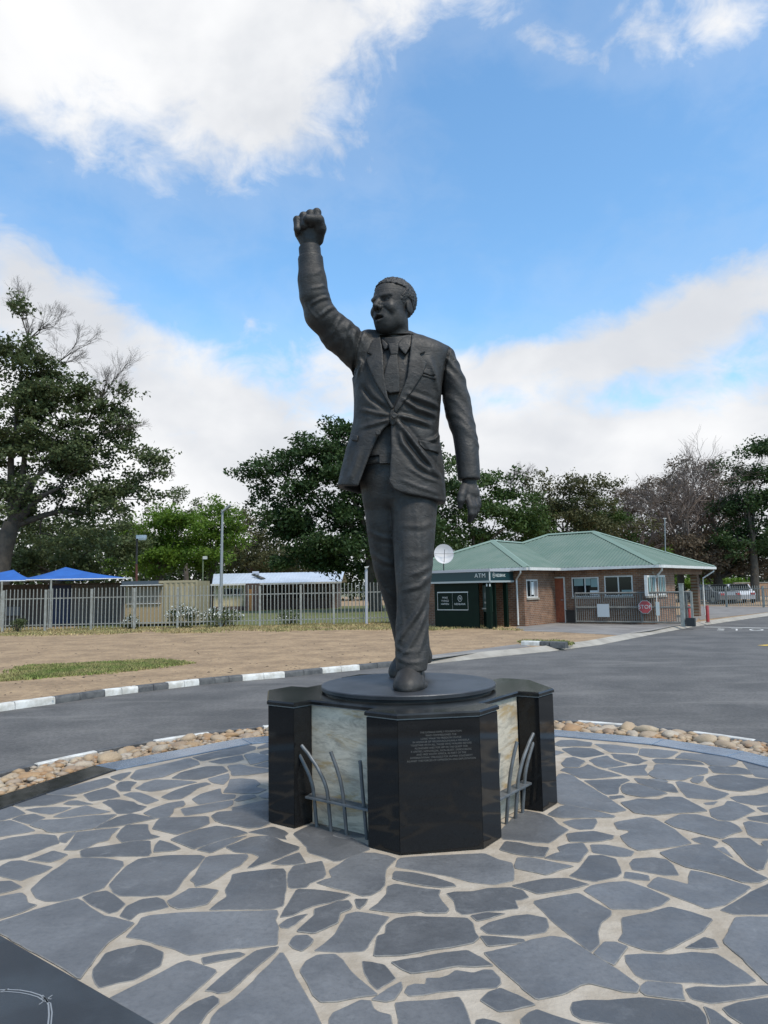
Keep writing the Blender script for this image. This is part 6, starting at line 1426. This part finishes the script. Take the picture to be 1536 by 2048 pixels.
# a far garden wall and the parked cars right of the gate
fw = thing('boundary_wall', 'tan boundary wall far behind the parked cars', 'wall', tuple(P(1470, 1200, 75) * [1, 1, 0]))
w0, w1 = P(1470, 1190, 75), P(1680, 1190, 75); MB().box((w0[0], 75, 0), (w1[0], 75.25, 1.35)).build('wall', mat('tan_wall', (0.34, 0.20, 0.12), 0.9, var=(0.28, 0.16, 0.09), scale=2), fw); MB().box((w0[0], 74.95, 1.35), (w1[0], 75.3, 1.43)).build('coping', m_conc, fw)
def car(label, pos, ang, col):
    t = thing('parked_car', label, 'car', tuple(pos), ang, group='cars parked beyond the gate')
    m = mat('car_paint_' + col[0], col[1], 0.25, spec=0.6, coat=0.6)
    prof = [(-2.05, .30), (-2.1, .62), (-1.95, .86), (-1.25, .92), (-0.65, 1.36), (0.75, 1.38), (1.35, .95), (1.95, .90), (2.1, .62), (2.08, .30)]
    mb = MB(); W_ = 0.82
    for y in (-W_, -W_ * 0.97, W_ * 0.97, W_):
        for x, z in prof:
            k = 0.86 if z > 1.1 else 1.0; mb.v.append((x, y * k, z if abs(y) < W_ * 0.98 else z - 0.03))
    n = len(prof)
    for r in range(3):
        for i in range(n): mb.f.append((r * n + i, r * n + (i + 1) % n, (r + 1) * n + (i + 1) % n, (r + 1) * n + i)); mb.mi.append(0)
    mb.f += [tuple(range(n)), tuple(range(4 * n - 1, 3 * n - 1, -1))]; mb.mi += [0, 0]
    o = mb.build('body', m, None, angle=30); o.parent = t
    def ch(b, name, m_): q = b.build(name, m_, None); q.parent = t; return q
    for s in (-1, 1):
        ch(MB().addv([(-1.05, s * .835, .97), (-0.62, s * .76, 1.28), (0.70, s * .76, 1.29), (1.12, s * .835, .98)], [(0, 1, 2, 3)]), 'side_window', m_glass)
        for x in (-1.3, 1.3):
            wv = MB().tube([(x, s * 0.66, 0.31), (x, s * 0.835, 0.31)], 0.31, 16); wo = ch(wv, 'wheel', m_darkp)
            rr_ = MB().tube([(x, s * 0.80, 0.31), (x, s * 0.845, 0.31)], 0.19, 12).build('rim', m_galv, None); rr_.parent = wo
        ch(MB().box((-2.12, s * .62 - .14, .62), (-2.02, s * .62 + .14, .76)), 'tail_light', m_red); ch(MB().box((2.0, s * .6 - .16, .62), (2.12, s * .6 + .16, .74)), 'headlight', m_signw)
    ch(MB().addv([(-1.33, -.66, .98), (-1.33, .66, .98), (-0.76, .6, 1.36), (-0.76, -.6, 1.36)], [(0, 1, 2, 3)]), 'rear_window', m_glass); ch(MB().addv([(1.46, .68, .98), (1.46, -.68, .98), (0.86, -.6, 1.38), (0.86, .6, 1.38)], [(0, 1, 2, 3)]), 'windscreen', m_glass)
car('silver grey parked car behind the low fence beyond the gate', G(1425, 1207, 0) * [1, 1, 0], R(100), ('silver', (0.12, 0.125, 0.13)))
car('pale parked car under the trees, right of the darker one', G(1475, 1205.5, 0) * [1, 1, 0], R(75), ('pale', (0.48, 0.48, 0.50)))

# ================================================================== TREES AND SHRUBS
def leaf_mat(name, c1, c2, trans=0.30):
    m = bpy.data.materials.new(name); m.use_nodes = True; t = NT(m.node_tree)
    b = t.n['Principled BSDF']; out = [n for n in t.n if n.type == 'OUTPUT_MATERIAL'][0]
    rnd = t.add('ShaderNodeNewGeometry').outputs['Random Per Island']
    tc = t.add('ShaderNodeTexCoord').outputs['Object']
    f = t.m('ADD', t.m('MULTIPLY', rnd, 0.55), t.m('MULTIPLY', t.mr(t.noise(tc, 0.55, 4, 0.6), 0.35, 0.65), 0.45))
    c = t.mix(f, c1, c2)
    t.l.new(c, b.inputs['Base Color']); b.inputs['Roughness'].default_value = 0.62; b.inputs['Specular IOR Level'].default_value = 0.3
    tr = t.add('ShaderNodeBsdfTranslucent', {0: c}); mx = t.add('ShaderNodeMixShader', {0: trans, 1: b.outputs[0], 2: tr.outputs[0]}); t.l.new(mx.outputs[0], out.inputs[0])
    return m
m_bark = mat('bark', (0.085, 0.068, 0.052), 0.95, var=(0.05, 0.042, 0.034), scale=3.0, bump=0.6, bscale=14)
m_twig = mat('grey_brown_twig', (0.155, 0.118, 0.098), 0.9)
def leaf_mesh(name, cen, size, m, parent, up=0.5, aspect=0.55):
    k = len(cen); nrm = NR.normal(0, 1, (k, 3)); nrm[:, 2] += up * 2; nrm /= np.linalg.norm(nrm, axis=1)[:, None]
    t = np.cross(nrm, NR.normal(0, 1, (k, 3))); t /= np.linalg.norm(t, axis=1)[:, None] + 1e-9; b = np.cross(nrm, t)
    s = size * NR.uniform(0.55, 1.25, k)[:, None]
    V = np.stack([cen - t * s * .5, cen - b * s * aspect * .5 - nrm * s * .06, cen + t * s * .5, cen + b * s * aspect * .5 - nrm * s * .06], 1).reshape(-1, 3)
    i = np.arange(k)[:, None] * 4
    F = np.concatenate([np.concatenate([i, i + 1, i + 2], 1), np.concatenate([i, i + 2, i + 3], 1)])
    me = bpy.data.meshes.new(name); og = np.array(origin(parent)); V = (V - og).astype(np.float32)
    me.vertices.add(len(V)); me.vertices.foreach_set('co', V.ravel()); me.loops.add(F.size); me.loops.foreach_set('vertex_index', F.ravel().astype(np.int32))
    me.polygons.add(len(F)); me.polygons.foreach_set('loop_start', np.arange(0, F.size, 3, dtype=np.int32)); me.update(calc_edges=True)
    me.materials.append(m); o = bpy.data.objects.new(name, me); C.objects.link(o); o.parent = parent; WPOS[o.name] = origin(parent).copy()
    return o
def branchy(mb, p, q, r0, r1, rng, wob=0.10, n=4, seg=6):
    p, q = np.array(p, float), np.array(q, float); L = np.linalg.norm(q - p); pts = []
    off = np.zeros(3)
    for i in range(n + 1):
        w = i / n; off = off + rng.normal(0, wob * L / n, 3) * (0 < i < n); pts.append(p + (q - p) * w + off * (1 - w * w) + np.array([0, 0, 0.10 * L * math.sin(math.pi * w)]))
    mb.tube(pts, [r0 + (r1 - r0) * i / n for i in range(n + 1)], seg, cap=False); return pts
def tree(label, base_px, Y, blobs, m, leaf=0.25, clump=0.55, dens=1.0, per=38, trunk=0.35, limbs=34, seed=1, bare=(), group='trees behind the buildings', cat='tree', up=0.5, name='leafy_tree', fork=0.35):
    rng = np.random.default_rng(seed)
    b0 = P(base_px, 1200, Y); b0[2] = 0
    t = thing(name, label, cat, tuple(b0), group=group)
    cl = []
    for (u, v, rx, rz, *o) in blobs:
        y = Y + (o[0] if o else 0); c = P(u, v, y); k = y / FPX; rx, rz = rx * k, rz * k; ry = (rx + rz) * 0.5
        n = max(6, int(dens * 5.2 * rx * rz / (clump * clump)))
        nb = max(3, n // 8)                                  # boughs, each a flattish spray of clumps
        d = rng.normal(0, 1, (nb, 3)); d /= np.linalg.norm(d, axis=1)[:, None]
        bo = c + d * (rng.uniform(0.10, 1.0, nb) ** 0.42)[:, None] * np.array([rx, ry, rz]) * rng.uniform(0.85, 1.10, (nb, 1))
        w = rng.integers(0, nb, n); cl.append(bo[w] + rng.normal(0, 1, (n, 3)) * np.array([clump * 1.15, clump * 1.15, clump * 0.42]))
    cl = np.concatenate(cl); cl = cl[cl[:, 2] > 0.6]
    k = len(cl); npc = rng.integers(int(per * .5), int(per * 1.5), k)
    cen = np.repeat(cl, npc, 0) + rng.normal(0, 1, (npc.sum(), 3)) * np.array([clump * .55, clump * .55, clump * .34])
    leaf_mesh('crown', cen, leaf, m, t, up)
    mb = MB(); top = b0 + np.array([0, 0, 0]); mid = cl.mean(0); zf = max(1.6, fork * cl[:, 2].max())
    fk = np.array([b0[0] + (mid[0] - b0[0]) * .25, b0[1], zf])
    branchy(mb, b0, fk, trunk * 1.15, trunk * 0.8, rng, 0.06, 5, 10)
    mb.build('trunk', m_bark, t, smooth=True)
    lb = MB(); ends = cl[rng.permutation(k)[:limbs]]
    dirs = [e - fk for e in ends]; nodes = []
    for i in range(min(7, len(ends))):                      # main limbs, then boughs from the nearest of them
        e = ends[i]; q = fk + (e - fk) * rng.uniform(.55, .75)
        pts = branchy(lb, fk - np.array([0, 0, zf * .12 * rng.uniform(0, 1)]), q, trunk * .42, trunk * .16, rng, 0.13, 5, 7); nodes += [(p_, trunk * .20) for p_ in pts[2:]]
    for e in ends:
        dn = [np.linalg.norm(e - q[0]) + 0.6 * max(0, q[0][2] - e[2]) for q in nodes]; i = int(np.argmin(dn)); q, r = nodes[i]
        pts = branchy(lb, q, e, r * .6, 0.018, rng, 0.16, 4, 5); nodes.append((pts[2], r * .42))
    for e in bare:                                           # leafless upper boughs
        tip = P(*e); dn = [np.linalg.norm(tip - q[0]) for q in nodes]; q, r = nodes[int(np.argmin(dn))]
        d = tip - q; L = np.linalg.norm(d); d = d / L
        pts = branchy(lb, q, q + d * L * .45, max(r * .5, .04), .028, rng, .08, 4, 5); [grow(lb, pts[i_], d + rng.normal(0, .25, 3), L * .22, .020, 4, rng, 0.42) for i_ in (1, 2, 3, 4)]
    lb.build('limbs', m_bark, t, smooth=True)
    return t, fk
def grow(mb, p, d, L, r, depth, rng, spread, tips=None):
    q = p + d * L; m = (p + q) / 2 + rng.normal(0, .06 * L, 3)
    mb.tube([p, m, q], [r, r * .85, r * .68], 5 if depth > 3 else 3, cap=False)
    if depth == 0: return
    for i in range(rng.integers(2, 4) + (depth < 4)):
        nd = d + rng.normal(0, spread, 3); nd[2] += 0.12; nd /= np.linalg.norm(nd)
        st = p + (q - p) * (1.0 if i == 0 else rng.uniform(.45, 1.0))
        grow(mb, st, nd, L * rng.uniform(.62, .86), r * .62, depth - 1, rng, spread)
def bare_tree(label, u, Y, vtop, seed, depth=6, spread=0.42, r=0.20, lean=(0, 0), group='bare trees beyond the office'):
    rng = np.random.default_rng(seed); b0 = P(u, 1200, Y); b0[2] = 0; H = P(u, vtop, Y)[2]
    t = thing('bare_tree', label, 'tree', tuple(b0), group=group)
    tk = MB(); fk = b0 + np.array([lean[0] * .3, lean[1] * .3, H * .26]); branchy(tk, b0, fk, r * 1.2, r * .9, rng, .05, 4, 9); tk.build('trunk', m_bark, t, smooth=True)
    mb = MB(); s = H * .74 / sum(.74 ** i for i in range(depth + 1))
    for i in range(5):
        d = np.array([rng.normal(0, .45), rng.normal(0, .45), 1.0]); d /= np.linalg.norm(d); grow(mb, fk, d, s * rng.uniform(.85, 1.15), r * .55, depth, rng, spread)
    mb.v = [(x, y, z) for x, y, z in mb.v]
    mb.build('crown', m_twig, t)
    return t
L_dark = leaf_mat('dark_leaves', (0.022, 0.046, 0.013), (0.050, 0.085, 0.024))
L_mid = leaf_mat('mid_green_leaves', (0.034, 0.066, 0.015), (0.075, 0.115, 0.028))
L_left = leaf_mat('olive_green_leaves', (0.052, 0.072, 0.025), (0.108, 0.132, 0.052))
L_lime = leaf_mat('bright_green_leaves', (0.065, 0.125, 0.012), (0.135, 0.215, 0.025), 0.4)
L_olive = leaf_mat('olive_brown_leaves', (0.055, 0.062, 0.022), (0.105, 0.098, 0.040))
L_brown = leaf_mat('brownish_leaves', (0.085, 0.064, 0.040), (0.135, 0.100, 0.066))
tree('tall dark green tree with a wide crown directly behind the statue', 752, 50, [(548, 935, 48, 36), (520, 922, 26, 9), (585, 895, 40, 30), (640, 885, 62, 42), (690, 862, 38, 24), (668, 842, 22, 10), (600, 960, 80, 46), (700, 950, 105, 75), (790, 930, 90, 80), (860, 945, 60, 55), (530, 985, 30, 24), (575, 1040, 60, 55), (660, 1060, 90, 62), (760, 1060, 110, 85), (850, 1050, 80, 75), (610, 1115, 60, 34), (690, 1125, 70, 32), (545, 1020, 36, 26)],
     L_dark, leaf=0.30, clump=0.55, dens=1.05, per=42, trunk=0.45, seed=3)
tree('rounded green tree right of the statue hand, behind the dish', 950, 52, [(900, 935, 28, 26), (930, 985, 50, 42), (985, 985, 48, 40), (960, 1040, 80, 60), (1030, 1010, 55, 48), (1050, 1060, 60, 40), (900, 1050, 55, 60), (1010, 950, 12, 10)], L_mid, leaf=0.28, dens=1.0, seed=5, trunk=0.3, bare=[(1040, 940, 52), (1065, 928, 52), (1020, 935, 52)])
tree('spreading green brown tree behind the main roof ridge', 1130, 54, [(1100, 990, 45, 30), (1140, 1000, 60, 36), (1120, 1050, 80, 42), (1190, 1030, 60, 45), (1190, 980, 44, 30), (1230, 1060, 50, 40), (1080, 965, 34, 18), (1140, 968, 40, 18)], L_olive, leaf=0.24, dens=0.9, per=34, seed=6, trunk=0.28, bare=[(1150, 950, 54), (1180, 955, 54), (1120, 962, 54)])
tree('green tree filling the gap between the roof ridge and the brown tree', 1170, 58, [(1130, 1030, 90, 40), (1210, 1060, 80, 45), (1080, 1040, 60, 40)], L_mid, leaf=0.28, dens=0.9, seed=16, trunk=0.28)
bare_tree('bare grey brown tree with fine twigs above the right hip of the roof', 1290, 60, 925, 21, 6, 0.46, 0.22)
bare_tree('tallest bare tree with reddish twigs near the right edge', 1365, 58, 885, 22, 6, 0.44, 0.26)
bare_tree('bare tree with dense twigs beside the dark tree at the right edge', 1438, 60, 905, 23, 6, 0.46, 0.26)
bare_tree('bare tree low behind the eaves end of the office', 1235, 63, 950, 24, 6, 0.48, 0.2)
tree('brown leafed tree with a low crown behind the bare trees', 1400, 64, [(1330, 1000, 60, 60), (1400, 985, 70, 70), (1290, 1050, 60, 55), (1440, 1030, 60, 70), (1370, 1070, 80, 50), (1290, 990, 44, 44), (1350, 945, 36, 30), (1420, 930, 40, 30), (1235, 1010, 40, 40)], L_brown, leaf=0.22, clump=0.55, dens=0.9, per=30, seed=8, trunk=0.3)
tree('dark green tree cut by the right edge of the view', 1510, 55, [(1522, 880, 26, 40), (1500, 930, 30, 45), (1525, 960, 40, 60), (1490, 1000, 44, 50), (1540, 1030, 60, 70), (1460, 1060, 40, 40), (1500, 1100, 60, 50), (1450, 925, 12, 16)], L_dark, leaf=0.26, dens=1.0, seed=9, trunk=0.3)
tree('low dark tree with hanging branches over the parked cars', 1440, 57, [(1400, 1100, 60, 46), (1470, 1110, 60, 44), (1530, 1120, 50, 40), (1360, 1110, 40, 40), (1430, 1140, 70, 26)], L_brown, leaf=0.25, dens=0.9, seed=10, trunk=0.3)
tree('small bright green tree seen under the trees behind the eaves end', 1395, 85, [(1390, 1160, 30, 24), (1450, 1165, 40, 20), (1330, 1090, 30, 30)], L_lime, leaf=0.35, seed=12, trunk=0.2, limbs=8)
tree('big olive green tree with bare upper branches at the left edge', -8, 42, [(22, 612, 22, 34), (30, 690, 28, 26), (-10, 720, 60, 70), (60, 745, 48, 40), (100, 790, 70, 50), (30, 830, 100, 70), (130, 860, 90, 60), (215, 860, 52, 42), (240, 810, 34, 34), (200, 930, 110, 52), (285, 920, 50, 34), (320, 945, 30, 18), (60, 930, 120, 70), (120, 1000, 130, 50), (240, 1000, 90, 40), (0, 1010, 90, 60), (70, 870, 110, 60), (150, 800, 60, 44), (170, 1075, 90, 30), (60, 760, 70, 50), (320, 985, 34, 16), (255, 790, 26, 16), (170, 770, 40, 24)],
     L_left, leaf=0.26, clump=0.42, dens=0.85, per=27, trunk=0.55, limbs=60, seed=13, bare=[(100, 650, 42), (150, 618, 42), (205, 655, 42), (262, 705, 42), (240, 735, 42), (20, 560, 42), (180, 700, 42), (265, 775, 42), (300, 850, 42), (340, 940, 42), (60, 640, 42)], group='trees behind the fence', fork=0.30)
tree('dark low tree under the big left tree, behind the blue canopies', 130, 50, [(40, 1090, 90, 50), (130, 1085, 90, 50), (210, 1100, 70, 46), (90, 1130, 120, 30), (-20, 1110, 80, 60), (250, 1060, 50, 30)], L_left, leaf=0.28, dens=0.9, seed=14, trunk=0.3, group='trees behind the fence')
tree('bright green tree behind the floodlight and the container', 320, 62, [(300, 1065, 60, 44), (340, 1030, 50, 28), (355, 1080, 70, 50), (270, 1105, 60, 42), (330, 1125, 70, 36)], L_lime, leaf=0.30, clump=0.6, dens=1.0, seed=15, trunk=0.3, group='trees behind the fence')
tree('bright green tree behind the tall lamp pole', 425, 66, [(400, 1050, 50, 40), (440, 1040, 34, 40), (440, 1010, 24, 14), (420, 1100, 60, 45), (455, 1080, 30, 36), (385, 1110, 50, 36)], L_lime, leaf=0.30, clump=0.6, dens=1.0, seed=17, trunk=0.3, group='trees behind the fence')
tree('thin grey green tree top rising behind the bright green trees', 375, 85, [(365, 1000, 30, 22), (350, 1030, 50, 34), (395, 1030, 34, 24)], L_left, leaf=0.30, dens=0.6, per=24, seed=18, trunk=0.3, group='trees behind the fence', limbs=24)
tree('brownish olive tree between the lamp pole and the dark tree', 492, 82, [(490, 1040, 22, 20), (500, 1065, 26, 28), (515, 1090, 40, 40), (475, 1110, 40, 40), (550, 1110, 50, 40), (600, 1120, 60, 30)], L_olive, leaf=0.34, clump=0.7, seed=19, trunk=0.3, group='trees behind the fence')
for i, (u, v, rx, rz, lab) in enumerate(((366, 1234, 34, 24, 'rounded shrub with white flowers before the beige container'), (444, 1236, 40, 22, 'wide loose shrub with white flowers round the tall lamp pole'), (261, 1246, 16, 13, 'small white flowered shrub at the post beside the container'), (578, 1238, 26, 17, 'dark shrub with few white flowers inside the fence near the house'), (36, 1248, 16, 10, 'small scrubby weed at the fence by the left edge'))):
    rng = np.random.default_rng(60 + i); Y = 32.3 if i < 3 else 33.6
    if i == 4: Y = 31.0
    c = P(u, v, Y); k = Y / FPX; b0 = c.copy(); b0[2] = 0
    t = thing('flowering_shrub' if i < 4 else 'weed_shrub', lab, 'shrub', tuple(b0), group='shrubs along the fence')
    n = int(70 * rx * rz / 600) + 14; d = rng.normal(0, 1, (n, 3)); d /= np.linalg.norm(d, axis=1)[:, None]
    cl = c + d * (rng.uniform(.2, 1, (n, 1)) ** .5) * np.array([rx * k, rx * k * .7, rz * k]); cl[:, 2] = np.maximum(cl[:, 2], 0.06)
    cen = np.repeat(cl, 22, 0) + rng.normal(0, .075, (n * 22, 3)); leaf_mesh('foliage', cen, 0.075, L_left, t, 0.3)
    fr_n = (150, 130, 40, 22, 0)[i]
    if fr_n:
        e = rng.normal(0, 1, (fr_n, 3)); e[:, 2] = np.abs(e[:, 2]) * .9; e[:, 1] -= .5; e /= np.linalg.norm(e, axis=1)[:, None]
        fcen = c + e * np.array([rx * k, rx * k * .72, rz * k]) * rng.uniform(.85, 1.12, (fr_n, 1)); leaf_mesh('flowers', np.repeat(fcen, 2, 0) + rng.normal(0, .01, (fr_n * 2, 3)), 0.075, mat('white_petal', (0.72, 0.72, 0.66), 0.7), t, 0.2, 0.9)['kind'] = 'stuff'
    mb = MB()
    for q in cl[:14]: branchy(mb, b0, q, .018, .006, rng, .12, 3, 4)
    mb.build('stems', m_bark, t)

# the far belt of trees that reads as one mass
fw_ = []
rngf = np.random.default_rng(77)
for u in range(-160, 1720, 34):
    for v in (1165, 1130, 1098 if not 440 < u < 620 else 1135):
        Yv = 98 + rngf.uniform(-6, 6); c = P(u + rngf.uniform(-14, 14), v + rngf.uniform(-10, 10), Yv); k = 30; d = rngf.normal(0, 1, (k, 3)); fw_.append(c + d * np.array([1.5, 1.5, 1.3]))
fw_ = np.concatenate(fw_); fw_ = fw_[fw_[:, 2] > 0.3]; cen = np.repeat(fw_, 9, 0) + rngf.normal(0, .55, (len(fw_) * 9, 3))
wood = bpy.data.objects.new('far_wood', None); C.objects.link(wood); WPOS[wood.name] = Vector((0, 0, 0)); stuff(tag(wood, 'dark belt of far trees closing the view behind the houses', 'wood'))
leaf_mesh('foliage', cen, 0.75, leaf_mat('far_leaves', (0.026, 0.042, 0.014), (0.055, 0.075, 0.025)), wood, 0.4)
